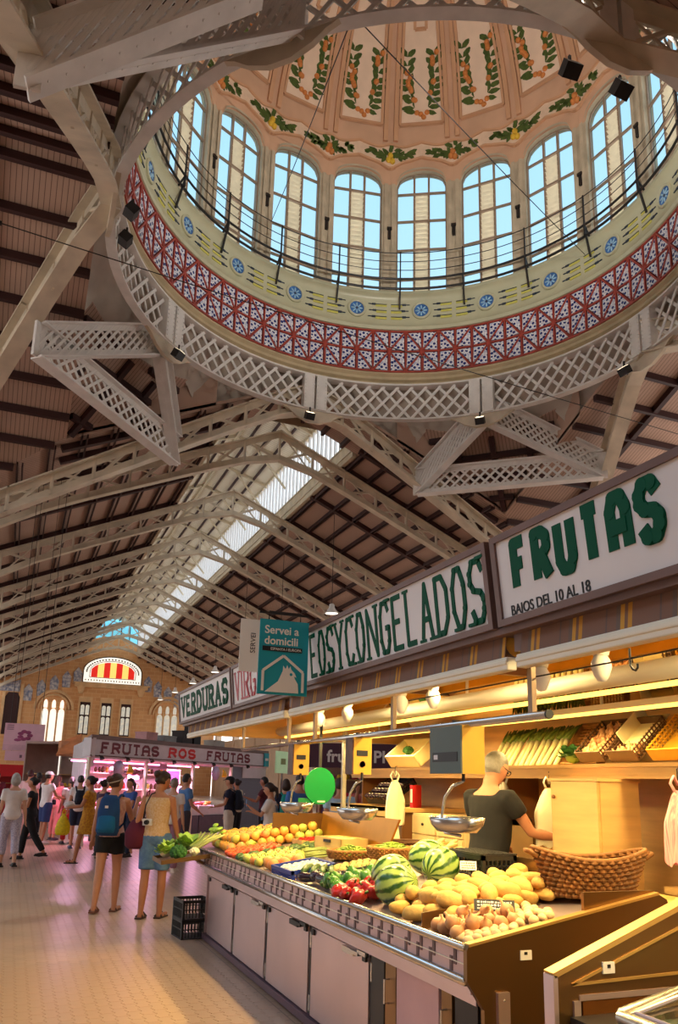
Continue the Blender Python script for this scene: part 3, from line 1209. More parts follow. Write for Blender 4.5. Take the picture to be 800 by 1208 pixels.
# ------------------------------------------------------------------ floodlights clamped to the ring, lighting the dome
M_lens = mat('flood_lens', (255, 236, 200), emit=2.0, var=0)


def floodlight(label, a, r, z, aim, power):  # power 0: switched off
    p = V((CX + r * math.cos(R(a)), CY + r * math.sin(R(a)), z))
    t = thing('floodlight', label, 'floodlight', p, group='floodlights on the dome ring')
    q = (V(aim) - p).normalized().to_track_quat('-Z', 'Y').to_matrix().to_4x4()
    MB().bb(-.17, .17, -.14, .14, -.1, .16, 0, q).build('housing', M_iron, t)
    MB().bb(-.14, .14, -.11, .11, -.115, -.1, 0, q).build('lens', M_lens, t)
    MB().beam((0, 0, -.05), (0, 0, .32), .05, .05, up=(0, 1, 0)).build('yoke', M_iron, t)
    if not power:
        return t
    ld = D.lights.new('dome_flood', 'SPOT')
    ld.energy = power
    ld.spot_size = R(125)
    ld.spot_blend = .6
    ld.shadow_soft_size = .3
    ld.color = (1.0, .92, .82)
    lo = D.objects.new('dome_flood', ld)
    COL.objects.link(lo)
    lo.parent = t
    lo.matrix_local = q @ T(0, 0, -.2)
    return t


FLOODS = [(-95.5, 'of the lit pair on the ring over the aisle, beside the bracket'), (-87, 'of the lit pair on the ring over the aisle, beside the window drum'), (176, 'of the dark pair at the brown truss joint, above its partner'), (184, 'of the dark pair at the brown truss joint, below its partner'), (4, 'beside the ring joint over the FRUTAS sign'), (92, 'under the ring joint at the nave mouth'), (45, 'under the ring joint above the congelados sign'), (135, 'under the ring joint over the trellis corner')]
for a, lb in FLOODS:
    floodlight('black floodlight ' + lb, a, 8.1, 15.2, (CX - .5 * math.cos(R(a)), CY - .5 * math.sin(R(a)), 28.5), 2300 if a < -80 else 0)

# thin service cables strung across the crossing
for lb, a, b_ in (('thin dark cable strung across the crossing below the ring girder', (-1.5, 16.5, 13.13), (19.2, 18.44, 13.12)), ('thin dark cable slanting up through the dome opening to the railing', (4.49, 11.22, 15.75), (17.29, 20.22, 20.56)), ('thin dark cable rising from the ring to a window pillar', (4.44, 11.43, 15.75), (7.2, 26.48, 23.24))):
    t = thing('cable', lb, 'cable', a, group='service cables under the dome', kind='structure')
    d_ = V(b_) - V(a)
    MB().tube([(0, 0, 0), tuple(d_ * .25 + V((0, 0, -.06))), tuple(d_ * .5 + V((0, 0, -.08))), tuple(d_ * .75 + V((0, 0, -.06))), tuple(d_)], .013, 5).build('wire', M_iron, t)
    MB().box((0, 0, 0), (.06, .06, .08)).build('clip', M_iron, t)

# ------------------------------------------------------------------ floor
M_grout = brickmat('floor_far_tiles', (204, 168, 142), (194, 160, 134), (160, 126, 104), bw=.2, rh=.092, ms=.006, rough=.28, rot=(0, 0, PI / 2))
M_ft = mat('floor_tile', (206, 170, 140), rough=.3, var=.12, scale=1.4, spec=.5)
floor = tag(thing('floor'), kind='structure')
MB().bb(-22, 42, -8, 110, -.25, -.003).build('floor_bed', M_grout, floor)
TW, TL, TD = .092, .2, .012
g = .0022
zz = [TD, -TD, TD, -TD, TD]      # zigzag flanks repeat every half tile, so staggered columns interlock
poly = [(TW / 2 + zz[i] - g, min(max(TL * i / 4, g), TL - g)) for i in range(5)] + [(-TW / 2 + zz[i] + g, min(max(TL * i / 4, g), TL - g)) for i in range(4, -1, -1)]
tile_me = MB().prism(poly, -.006, 0.0).mesh('floor_tile', M_ft)
cells = []
ix0, ix1 = int(-2.6 / TW), int(2.6 / TW)
for ix in range(ix0, ix1):
    for iy in range(int(3.2 / TL), int(14 / TL)):
        x, y = ix * TW, iy * TL + (ix % 2) * TL / 2
        if x > 2.0 and y < 8.9:
            continue
        cells.append((x, y))
near = sorted([c for c in cells if c[0] < 2.0 and c[0] > -.04 * c[1] and c[1] > 5.45 and c[0] < .22 * c[1] + .7], key=lambda c: c[0] ** 2 + c[1] ** 2)[:300]
ns = set(near)
for x, y in near:
    inst('floor_tile', tile_me, floor, T(x, y, 0))
mb = MB()
for x, y in cells:
    if (x, y) in ns:
        continue
    mb.prism(poly, -.006, 0.0, 0, T(x, y, 0))
tag(mb.build('floor_tiles', M_ft, floor), kind='stuff')

# ------------------------------------------------------------------ end wall of the nave
M_brick = brickmat('end_wall_brick', (226, 172, 116), (214, 158, 104), (230, 190, 142), bw=.9, rh=.42, ms=.02, rot=(PI / 2, 0, 0))
M_stone = mat('pale_stone', (220, 180, 132), rough=.8, var=.12, scale=1.5)
M_wt = mat('white_ceramic', (214, 208, 204), rough=.4, var=.1, scale=4, col2=(110, 120, 150))
M_dkwin = mat('dark_window_void', (58, 30, 28), rough=.6)
M_rs = mat('red_glass', (214, 40, 30), rough=.3, var=.08, emit=.75)
M_ys = mat('yellow_glass', (250, 208, 110), rough=.3, var=.05, emit=.85)
M_ws = mat('white_leaded_glass', (250, 244, 230), rough=.3, var=0, emit=.85)
M_lead = mat('leading', (60, 50, 50), rough=.5)
M_sg = mat('stained_glass', (214, 206, 186), rough=.3, scale=2.2, emit=.5, col2=(150, 160, 170))
M_bs = mat('sky_blue_glass', (110, 190, 214), rough=.3, var=.1, emit=.8)
wall = tag(thing('wall_end'), kind='structure')
WX0, WX1, WXc, YW = CX - 12.5, CX + 12.5, 9.6, YEND
pts = [(WX0, 0), (WX1, 0), (WX1, zN(WX1) + .1), (CX + LW, zN(CX + LW) + .1), (CX + LW, 16.0)] + [(CX + LW * math.cos(PI * i / 12), 16.0 + 1.5 * math.sin(PI * i / 12)) for i in range(13)] + [(CX - LW, zN(CX - LW) + .1), (WX0, zN(WX0) + .1)]
MB().prism([(x, z) for x, z in pts], -.3, .3, 0, T(0, YW, 0) @ RX(PI / 2)).build('brick_face', M_brick, wall)
MB().bb(CX - LW, CX + LW, YW + .5, YW + .6, 16, 20).build('lantern_end_glass', M_bs, wall)
for i in range(7):
    bar('glazing_bar', (CX - LW + i * LW / 3, YW + .4, 16), (CX - LW + i * LW / 3, YW + .4, 19), .1, .1, M_lead, wall)


def arch_pts(x0, x1, z0, zs, zt, n=12):
    c, h = (x0 + x1) / 2, (x1 - x0) / 2
    return [(x0, z0), (x1, z0)] + [(c + h * math.cos(PI * i / n), zs + (zt - zs) * math.sin(PI * i / n)) for i in range(n + 1)]


FY = YW - .3


def wprism(mb, poly, d0, d1, mi=0):     # polygon in (x,z) standing proud of the wall by d0..d1
    mb.prism(poly, d0, d1, mi, T(0, FY, 0) @ RX(PI / 2))
    return mb


# red and yellow lunette
lun = tag(thing('window_21', loc=(9.7, FY, 12.2)), kind='structure')
rel = (9.7, FY, 12.2)
wprism(MB(), arch_pts(6.5, 12.95, 12.1, 13.4, 15.15, 18), .02, .08).build('leaded_border', M_ws, lun, rel)
for i in range(7):
    x0 = 7.35 + i * (4.75 / 7)
    x1 = x0 + 4.75 / 7
    top = []
    for x in (x1, (x0 + x1) / 2, x0):
        f = (x - 9.72) / 2.45
        top.append((x, 13.35 + 1.15 * math.sqrt(max(0, 1 - f * f))))
    wprism(MB(), [(x0, 12.75), (x1, 12.75)] + top, .08, .13).build('pane', M_rs if i % 2 == 0 else M_ys, lun, rel)
mb = MB()
A_ = arch_pts(6.5, 12.95, 12.1, 13.4, 15.15, 18)
for a, c in zip(A_, A_[1:] + A_[:1]):
    mb.beam((a[0], FY - .1, a[1]), (c[0], FY - .1, c[1]), .1, .12, up=(0, 1, 0))
A2 = arch_pts(7.2, 12.25, 12.7, 13.4, 14.65, 18)
for a, c in zip(A2, A2[1:] + A2[:1]):
    mb.beam((a[0], FY - .15, a[1]), (c[0], FY - .15, c[1]), .06, .07, up=(0, 1, 0))
for i in range(26):
    a = PI * i / 25
    mb.ell((9.72 + 2.87 * math.cos(a), FY - .1, 13.35 + 1.5 * math.sin(a)), (.1, .04, .1), 6, 4)
for i in range(20):
    mb.ell((6.8 + i * .31, FY - .1, 12.4), (.06, .04, .12), 6, 4)
mb.build('leading', M_lead, lun, rel)
MB().bb(5.7, 13.7, FY - .5, FY, 11.55, 11.95).bb(5.5, 13.9, FY - .62, FY, 11.92, 12.06).build('stone_ledge', M_stone, wall)
for x in (6.4, 13.0):
    wprism(MB(), [(x - .45, 11.55), (x + .45, 11.55), (x + .2, 10.8), (x - .2, 10.8)], 0, .4).build('ledge_corbel', M_stone, wall)

wn = 22
for xc in (7.05, 9.35, 11.5):          # three tall leaded windows
    o = tag(thing('window_%d' % wn, loc=(xc, FY, 6.5)), kind='structure')
    wn += 1
    rl = (xc, FY, 6.5)
    mb = MB()
    wprism(mb, [(xc - .75, 6.3), (xc - .55, 6.3), (xc - .55, 9.9), (xc - .75, 9.9)], 0, .15)
    wprism(mb, [(xc + .55, 6.3), (xc + .75, 6.3), (xc + .75, 9.9), (xc + .55, 9.9)], 0, .15)
    wprism(mb, [(xc - .75, 9.9), (xc + .75, 9.9), (xc + .75, 10.5), (xc - .75, 10.5)], 0, .18)
    mb.build('stone_surround', M_stone, o, rl)
    wprism(MB(), [(xc - .55, 6.3), (xc + .55, 6.3), (xc + .55, 9.9), (xc - .55, 9.9)], .01, .03).build('window_void', M_dkwin, o, rl)
    for sx_ in (-1, 1):
        for z0, z1 in ((6.45, 8.35), (8.5, 9.6)):
            c = xc + sx_ * .26
            wprism(MB(), arch_pts(c - .2, c + .2, z0, z1 - .15, z1, 6), .04, .07).build('pane', M_sg, o, rl)
for xc, cut in ((3.75, 0), (16.2, 1)):       # two wide arched windows of three lights
    o = tag(thing('window_%d' % wn, loc=(xc, FY, 5.6)), kind='structure')
    wn += 1
    rl = (xc, FY, 5.6)
    mb = MB()
    for i in range(14):
        a, c = PI * i / 14, PI * (i + 1) / 14
        for r0, th in ((1.85, .3), (1.5, .2)):
            wprism(mb, [(xc + r0 * math.cos(a), 8.9 + r0 * math.sin(a)), (xc + (r0 + th) * math.cos(a), 8.9 + (r0 + th) * math.sin(a)), (xc + (r0 + th) * math.cos(c), 8.9 + (r0 + th) * math.sin(c)), (xc + r0 * math.cos(c), 8.9 + r0 * math.sin(c))], 0, .25)
    mb.build('stone_arch', M_stone, o, rl)
    for q in (-.85, 0, .85):
        wprism(MB(), arch_pts(xc + q - .33, xc + q + .33, 5.2, 8.5, 9.0, 6), .04, .1).build('light', M_ws if not cut else M_sg, o, rl)
        wprism(MB(), arch_pts(xc + q - .2, xc + q + .2, 9.05, 9.5, 9.95, 6), .04, .1).build('light', M_ws if not cut else M_sg, o, rl)
    for q in (-.42, .42, -1.25, 1.25):
        wprism(MB(), [(xc + q - .08, 5.2), (xc + q + .08, 5.2), (xc + q + .08, 9.2), (xc + q - .08, 9.2)], 0, .2).build('mullion', M_stone, o, rl)
o = tag(thing('window_%d' % wn, loc=(-.6, FY, 6)), kind='structure')
wprism(MB(), [(-1.3, 6), (.2, 6), (.2, 10.0), (-.1, 10.5), (-1.0, 10.5), (-1.3, 10.0)], .01, .05).build('window_void', M_dkwin, o, (-.6, FY, 6))
wprism(wprism(MB(), [(-1.6, 6), (-1.3, 6), (-1.3, 10.5), (-1.6, 10.5)], 0, .15), [(.2, 6), (.5, 6), (.5, 11.4), (.2, 11.4)], 0, .2).build('stone_surround', M_stone, o, (-.6, FY, 6))
# ceramic shields following the gable
for xs, sg in (([.95, 2.25, 3.55, 4.8, 5.95], -1), ([13.75, 14.9, 16.1, 17.3, 18.4], 1)):
    for x in xs:
        z = zN(x) - 2.55
        p = [(x - .4, z - .9), (x + .4, z - .9), (x + .48, z + .3), (x, z + .95), (x - .48, z + .3)]
        oo = wprism(MB(), p, 0, .12).build('ceramic_panel', M_wt, wall)
wprism(MB(), [(-3, 10.6), (.1, 10.6), (.1, 11.9), (-3, 10.9)], 0, .12).build('ceramic_panel', M_wt, wall)

# ------------------------------------------------------------------ left wall of the hall with tall openings
wl = tag(thing('wall_left'), kind='structure')
M_wall = mat('hall_plaster', (206, 178, 150), rough=.85, var=.08, scale=.8)
MB().bb(-10.9, -10.6, 31, YEND, 0, 4.2).build('wall_face', M_wall, wl)
for k in range(9):
    MB().bb(-11, -10.5, 30.6 + 7.9 * k, 31.4 + 7.9 * k, 0, 9).build('pier', M_wall, wl)
MB().bb(-11, -10.5, 30, YEND, 9, 9.6).build('wall_head', M_wall, wl)
mb = MB().add([(-11, 27, 9.6), (CX - E1, 27, 10.2), (CX - E1, YEND, 10.2), (-11, YEND, 9.6)], [(0, 1, 2, 3)])
mb.build('aisle_soffit', M_plankY, wl)
# slender iron columns under the trusses on the left
for k in range(8):
    y = 31 + 8 * k
    c = thing('iron_column', 'slender grey iron column under the nave eaves, %s from the crossing' % ordinal[k], 'column', (CX - E1 + .1, y, 0), group='iron columns of the hall')
    MB().lathe([(.32, 0), (.32, .3), (.22, .4), (.2, 1.2), (.17, 1.3), (.16, 8.6), (.28, 9.0), (.32, 9.2)], 12, cap=True).build('shaft', M_steel, c, smooth=False)

# back wall behind the viewer with two doorways, closed left wall; unseen, added to block sky light
wb = tag(thing('wall_back'), kind='structure')
MB().bb(-11, 30, -4.4, -4, 3.6, 17).build('wall_face', M_wall, wb)
for x0, x1 in ((-11, -7), (-4.5, 3), (6, 30)):
    MB().bb(x0, x1, -4.4, -4, 0, 3.6).build('wall_face', M_wall, wb)
MB().bb(-11, -10.6, -4, 30.6, 4.8, 10.2).build('upper_wall_face', M_wall, wl)
MB().bb(-11, -10.6, -4, 13, 0, 4.8).build('lower_wall_face', M_wall, wl)

# ------------------------------------------------------------------ lettering helper (stroke letters built as thick bars)
LET = {
    'F': [[(0, 0), (0, 1), (.9, 1)], [(0, .52), (.7, .52)]],
    'R': [[(0, 0), (0, 1), (.6, 1), (.95, .88), (.95, .64), (.6, .5), (0, .5)], [(.5, .5), (1, 0)]],
    'U': [[(0, 1), (0, .2), (.25, 0), (.75, 0), (1, .2), (1, 1)]],
    'T': [[(0, 1), (1, 1)], [(.5, 1), (.5, 0)]],
    'A': [[(0, 0), (.0, .75), (.25, 1), (.75, 1), (1, .75), (1, 0)], [(0, .42), (1, .42)]],
    'a': [[(0, 0), (.5, 1), (1, 0)], [(.2, .35), (.8, .35)]],
    'S': [[(1, .8), (.75, 1), (.25, 1), (0, .82), (0, .65), (.25, .52), (.75, .47), (1, .34), (1, .18), (.75, 0), (.25, 0), (0, .2)]],
    'C': [[(1, .8), (.75, 1), (.25, 1), (0, .75), (0, .25), (.25, 0), (.75, 0), (1, .2)]],
    'O': [[(.3, 0), (0, .3), (0, .7), (.3, 1), (.7, 1), (1, .7), (1, .3), (.7, 0), (.3, 0)]],
    'N': [[(0, 0), (0, 1), (1, 0), (1, 1)]],
    'G': [[(1, .8), (.75, 1), (.25, 1), (0, .75), (0, .25), (.25, 0), (.75, 0), (1, .2), (1, .48), (.6, .48)]],
    'E': [[(.95, 1), (0, 1), (0, 0), (1, 0)], [(0, .52), (.75, .52)]],
    'L': [[(0, 1), (0, 0), (.9, 0)]],
    'D': [[(0, 0), (0, 1), (.6, 1), (1, .75), (1, .25), (.6, 0), (0, 0)]],
    'Y': [[(0, 1), (.5, .5), (1, 1)], [(.5, .5), (.5, 0)]],
    'V': [[(0, 1), (.5, 0), (1, 1)]],
    'I': [[(.5, 0), (.5, 1)]],
    'M': [[(0, 0), (0, 1), (.5, .4), (1, 1), (1, 0)]],
}


def letter_mesh(ch, w, h, th, mt, serif=0.0, depth=.003):
    mb = MB()
    for st in LET[ch]:
        P = [V((x * (w - th) + th / 2, y * (h - th) + th / 2)) for x, y in st]
        for a, c in zip(P[:-1], P[1:]):
            d = (c - a).normalized()
            n = V((-d.y, d.x)) * th / 2
            e = d * th * .0
            q = [a - n - e, c - n + e, c + n + e, a + n - e]
            mb.prism([(p.x, p.y) for p in q], 0, depth + .00025 * len(mb.m) / 6)
        for c in P[1:-1]:
            mb.prism([(c.x + th / 2 * math.cos(2 * PI * i / 12), c.y + th / 2 * math.sin(2 * PI * i / 12)) for i in range(12)], 0, depth + .00025 * len(mb.m) / 6)
        if serif:
            for i in (0, -1):
                p = P[i]
                o = P[1] if i == 0 else P[-2]
                if abs(p.x - o.x) < abs(p.y - o.y):
                    y0 = -0.0 if p.y < h / 2 else h - th * .5
                    mb.prism([(p.x - serif, y0), (p.x + serif, y0), (p.x + serif, y0 + th * .5), (p.x - serif, y0 + th * .5)], 0, depth + .00025 * len(mb.m) / 6)
    return mb.mesh('letter', mt)


def word(text, M, total, h, th, mt, parent, gap=.22, serif=0.0, space=.6, Mr=None):
    """letters laid along local +x of M, total width `total`; each letter is a part"""
    wts = [(.35 if c == 'I' else 1.15 if c in 'MN' else 1.0) if c != ' ' else space for c in text]
    unit = total / (sum(wts) + gap * (len(text) - 1))
    x = 0
    for c, wt in zip(text, wts):
        if c != ' ':
            me = letter_mesh(c, wt * unit, h, th, mt, serif)
            inst('letter', me, parent, M @ T(x, 0, 0))
        x += (wt + gap) * unit


def font_text(s, size, M, mt, parent, name='lettering', extrude=.003, bold=0.0, align='LEFT', sx=1.0):
    cu = D.curves.new(name, 'FONT')
    cu.body = s
    cu.size = size
    cu.extrude = extrude
    cu.offset = bold
    cu.align_x = align
    cu.materials.append(mt)
    tmp = D.objects.new(name, cu)
    me = D.meshes.new_from_object(tmp)
    D.objects.remove(tmp)
    if not me.materials:
        me.materials.append(mt)
    return tag(inst(name, me, parent, M @ S(sx, 1, 1)), kind='stuff')


# ------------------------------------------------------------------ materials of the stall
M_ss = mat('brushed_steel', (206, 182, 182), rough=.34, metal=.8, var=.06, scale=2)
M_ssd = mat('steel_warm_reflection', (128, 96, 60), rough=.3, metal=.85, var=.08, scale=1.5)  # same steel with dark warm reflections put into its colour
M_brn = mat('bronze_frame', (112, 86, 80), rough=.45, metal=.2, var=.12, scale=3)
M_white = mat('sign_white', (220, 212, 210), rough=.35, var=.03)
M_gr = mat('sign_green', (0, 78, 54), rough=.6, var=.05, spec=.15)
M_rd = mat('sign_red', (176, 24, 44), rough=.4, var=.05)
M_blk = mat('ink_black', (30, 28, 30), rough=.5, var=0)
M_wood = mat('pale_wood', (206, 164, 104), rough=.5, var=.14, scale=1.5, stretch=(1, 1, 8))
M_woodd = mat('brown_wood', (130, 88, 52), rough=.55, var=.15, scale=2)
M_creamp = mat('cream_plastic', (232, 222, 200), rough=.4, var=.04)
M_tube = mat('fluorescent_tube', (255, 206, 96), rough=.4, var=0, emit=2.2)
M_chrome = mat('chrome_pipe', (200, 196, 190), rough=.22, metal=.9, var=.04)
M_gold = mat('yellow_metal', (214, 160, 50), rough=.35, metal=.35, var=.08)
M_plk = mat('black_plastic', (30, 28, 28), rough=.5, var=.1)

M_trim = mat('brass_trim', (206, 164, 96), rough=.35, metal=.7, var=.08)

# ------------------------------------------------------------------ fascia signs (each a box with a framed lit face)
SXB, SXT, SZ0, SZ1 = 1.655, 1.62, 2.19, 2.53


def sign_board(label, y0, y1, words, skewpts=None):
    """fascia box between y0 (near) and y1 (far); the face looks to -X and leans out a little at the top"""
    t = thing('sign_board', label, 'sign', (SXB, (y0 + y1) / 2, SZ0))
    rel = (SXB, (y0 + y1) / 2, SZ0)
    b = MB()
    e = .012
    b.add([(SXB, y0, SZ0), (SXB + .17, y0, SZ0), (SXB + .17, y1, SZ0), (SXB, y1, SZ0), (SXT, y0, SZ1), (SXB + .17, y0, SZ1), (SXB + .17, y1, SZ1), (SXT, y1, SZ1)],
          [(3, 2, 1, 0), (4, 5, 6, 7), (0, 1, 5, 4), (1, 2, 6, 5), (2, 3, 7, 6), (3, 0, 4, 7)])
    b.build('sign_case', M_brn, t, rel)
    lean = math.atan2(SXB - SXT, SZ1 - SZ0)
    # local frame on the face: x runs from far to near (left to right as read), y up the face, z out to the aisle
    Fm = T(SXB, y1, SZ0) @ Matrix(((0, -math.sin(lean), -math.cos(lean), 0), (-1, 0, 0, 0), (0, math.cos(lean), -math.sin(lean), 0), (0, 0, 0, 1)))
    L, H = y1 - y0, math.hypot(SXB - SXT, SZ1 - SZ0)
    fr = MB()
    for (a0, a1, b0, b1) in ((0, L, 0, .025), (0, L, H - .025, H), (0, .03, .025, H - .025), (L - .03, L, .025, H - .025)):
        fr.bb(a0, a1, b0, b1, -.002, .018, 0, Fm)
    fr.build('sign_frame', M_brn, t, rel)
    MB().bb(.03, L - .03, .025, H - .025, .0, .008, 0, Fm).build('sign_face', M_white, t, rel)
    for kind, text, x0, wd, yb, hh, th, mt, sf in words:
        Mw = T(-rel[0], -rel[1], -rel[2]) @ Fm @ T(x0 * L, yb * H, .008)
        if kind == 'w':
            word(text, Mw, wd * L, hh * H, th, mt, t, serif=sf, gap=.22 if sf else .13)
        else:
            font_text(text, hh * H, Mw, mt, t, bold=th, sx=sf)
    return t


sign_board('white fascia sign reading VERDURAS in green letters', 6.46, 8.68, [('w', 'VERDURaS', .05, .9, .16, .66, .05, M_gr, .05)])
sign_board('white fascia sign with red VIRGIN lettering beside the teal flag poster', 4.98, 6.42, [('w', 'VIRGIN', .05, .62, .14, .68, .03, M_rd, .03)])
sign_board('long white fascia sign ending in CONGELADOS in thin green serif letters', 2.535, 4.95, [('w', 'EOS', .165, .165, .1, .78, .026, M_gr, .028), ('w', 'Y', .335, .055, .1, .78, .026, M_gr, .028), ('w', 'CONGELaDOS', .4, .585, .1, .78, .026, M_gr, .028)])
sign_board('large white fascia sign reading FRUTAS in heavy green letters', 1.0, 2.5, [('w', 'FRUTAS', .075, .505, .3, .6, .046, M_gr, 0), ('f', 'BAJOS DEL 10 AL 18', .055, 0, .085, .155, .0004, M_blk, .95)])

# dark soffit, stall roof, gantry
roof = thing('stall_roof', 'flat dark stall roof carried behind the row of fascia signs', 'stall roof', (3.0, 5, 2.53))
rel = (3.0, 5, 2.53)
MB().bb(1.83, 4.45, .4, 8.7, 2.5, 2.56).build('roof_panel', M_brn, roof, rel)
MB().bb(1.66, 1.85, .4, 8.6, 2.165, 2.19).build('soffit', M_brn, roof, rel)
MB().bb(1.83, 2.1, .4, 8.7, 2.44, 2.5).build('edge_beam', M_brn, roof, rel)
mb = MB()
for y in (.5, 2.52, 4.97, 6.44, 8.6):
    bar('roof_joist', (1.83 - 3, y - 5, -.06), (4.45 - 3, y - 5, -.06), .06, .1, M_brn, roof)

MB().bb(1.85, 4.4, 8.55, 8.6, 2.08, 2.5).build('end_header', M_wood, roof, (3.0, 5, 2.53))
MB().bb(1.85, 4.45, .4, 8.55, 2.485, 2.5).build('ceiling_lining', mat('ceiling_cream', (238, 216, 162), rough=.6, var=.06), roof, (3.0, 5, 2.53))
# striped roller awnings with cream front bars
mt_, nt, b_ = nodes_of('awning_stripes', (120, 84, 62), .8)
tc = nt.nodes.new('ShaderNodeTexCoord')
sp = nt.nodes.new('ShaderNodeSeparateXYZ')
nt.links.new(tc.outputs['Object'], sp.inputs[0])
mu = nt.nodes.new('ShaderNodeMath')
mu.operation = 'MULTIPLY'
mu.inputs[1].default_value = 4.3
nt.links.new(sp.outputs[1], mu.inputs[0])
frc = nt.nodes.new('ShaderNodeMath')
frc.operation = 'FRACT'
nt.links.new(mu.outputs[0], frc.inputs[0])
cr = nt.nodes.new('ShaderNodeValToRGB')
cr.color_ramp.interpolation = 'CONSTANT'
els = cr.color_ramp.elements
els[0].color = (*srgb((126, 92, 76)), 1)
els[1].position = .42
els[1].color = (*srgb((200, 142, 50)), 1)
for pos, c in ((.5, (126, 92, 76)), (.56, (206, 150, 56)), (.64, (110, 92, 84)), (.72, (126, 92, 76)), (.9, (104, 86, 80)), (.93, (126, 92, 76))):
    q = els.new(pos)
    q.color = (*srgb(c), 1)
nt.links.new(frc.outputs[0], cr.inputs[0])
nt.links.new(cr.outputs[0], b_.inputs['Base Color'])
M_awn = mt_
for lb, y0, y1 in (('striped roller awning with cream bar under the FRUTAS sign', .6, 2.46), ('striped roller awning with cream bar under the CONGELADOS sign', 2.52, 5.1), ('striped roller awning with cream bar under the VERDURAS sign', 5.2, 8.45)):
    t = thing('awning', lb, 'awning', (1.72, (y0 + y1) / 2, 2.03), group='roller awnings over the counter')
    rel = (1.72, (y0 + y1) / 2, 2.03)
    MB().tube([(1.76, y0 + .03, 2.145), (1.76, y1 - .03, 2.145)], .05, 14).build('fabric_roll', M_awn, t, rel, smooth=True)
    MB().add([(1.70, y0 + .02, 2.165), (1.70, y1 - .02, 2.165), (1.69, y1 - .02, 2.08), (1.69, y0 + .02, 2.08)], [(0, 1, 2, 3)]).build('fabric_drop', M_awn, t, rel)
    MB().bb(1.685, 1.73, y0, y1, 2.035, 2.085).bb(1.68, 1.69, y0, y1, 2.055, 2.075).build('front_bar', M_creamp, t, rel, bevel=.006)
    MB().bb(1.7, 1.85, y1 - .03, y1 + .03, 2.1, 2.19).bb(1.68, 1.9, y1 - .06, y1 + .06, 2.175, 2.19).build('wall_bracket', M_brn, t, rel)

# hanging display rail with drop posts
t = thing('hanging_rail', 'long chrome rail hung on posts above the counter edge carrying the scales', 'rail', (1.8, 4.5, 1.87))
rel = (1.8, 4.5, 1.87)
MB().tube([(1.8, 2.43, 1.87), (1.8, 6.64, 1.87)], .016, 12).build('rail_pipe', M_chrome, t, rel, smooth=True)
MB().tube([(1.8, 2.425, 1.87), (1.8, 2.435, 1.87)], .0175, 12).build('end_cap', M_plk, t, rel)
for y in (2.53, 3.73, 4.89, 5.42, 6.62):
    MB().bb(1.79, 1.81, y - .014, y + .014, 1.87, 2.17).build('drop_post', mat('post_bronze', (128, 104, 82), rough=.4, metal=.6, var=.06), t, rel)
# thin wire with hooks
t = thing('hook_wire', 'thin wire with a black hook strung under the awning bar', 'wire', (1.82, 2.0, 2.02))
MB().tube([(1.82, .8, 2.035), (1.82, 2.1, 2.02), (1.82, 3.6, 2.02)], .003, 6).build('wire', M_iron, t, (1.82, 2.0, 2.02))
MB().tube([(1.82, 2.02, 2.055), (1.82, 2.02, 2.0), (1.82, 2.01, 1.985), (1.82, 1.998, 1.98), (1.82, 1.988, 1.988), (1.82, 1.988, 2.0)], .004, 6).build('hook', M_iron, t, (1.82, 2.0, 2.02))

# spiral bulbs hanging in the stall
M_bulb = mat('bulb_glass', (236, 226, 206), rough=.3, var=0, emit=.08)
for lb, x, y in (('pale bulb in a white holder nearest the hook wire', 2.15, 2.55), ('pale bulb in a white holder behind the awning bar end', 2.15, 2.95), ('pale bulb beside the large grey scale', 2.15, 3.95), ('pale bulb of a pair above the foam box', 2.15, 4.35), ('pale bulb between the rail posts', 2.15, 5.2), ('pale bulb above the green disc', 2.15, 5.75)):
    t = thing('light_bulb', lb, 'light bulb', (x, y, 2.03), group='bulbs hanging under the stall roof')
    MB().tube([(0, 0, .47), (0, 0, .16)], .004, 6).build('flex', M_creamp, t)
    MB().lathe([(.012, .17), (.03, .16), (.036, .12), (.03, .1)], 12).build('holder', M_creamp, t, smooth=True)
    MB().lathe([(.026, .1), (.04, .075), (.042, .055), (.03, .02), (.018, 0), (.0, -.004)], 12).build('bulb', M_bulb, t, smooth=True)

# long light troughs and tubes
for lb, x, z, y0, y1 in (('long cream light trough with yellow tube running over the sellers', 2.7, 2.12, .8, 8.4), ('bare yellow fluorescent batten over the back shelf', 3.78, 2.14, .8, 8.4)):
    t = thing('light_trough', lb, 'light', (x, (y0 + y1) / 2, z))
    rel = (x, (y0 + y1) / 2, z)
    if x < 3.5:
        MB().tube([(x, y0, z + .03), (x, y1, z + .03)], .065, 16, flat=.75).build('trough', M_creamp, t, rel, smooth=True)
        MB().bb(x + .04, x + .08, y0, y1, z - .04, z - .02).build('tube', M_tube, t, rel)
    else:
        MB().bb(x - .03, x + .03, y0, y1, z + .01, z + .05).build('batten', M_creamp, t, rel)
        MB().tube([(x, y0, z), (x, y1, z)], .015, 8).build('tube', M_tube, t, rel)
    for y in (1.2, 4.5, 8.2):
        bar('hanger', (0, y - rel[1], .05), (0, y - rel[1], 2.5 - z), .015, .015, M_creamp, t)
    for i in range(3):
        ld = D.lights.new('tube_light', 'AREA')
        ld.shape = 'RECTANGLE'
        ld.size, ld.size_y = .08, (y1 - y0) / 3
        ld.energy = 40 if x < 3.5 else 30
        ld.color = (1.0, .74, .28)
        lo = D.objects.new('tube_light', ld)
        COL.objects.link(lo)
        lo.parent = t
        lo.location = (0.0, (i - 1) * (y1 - y0) / 3, -.08)
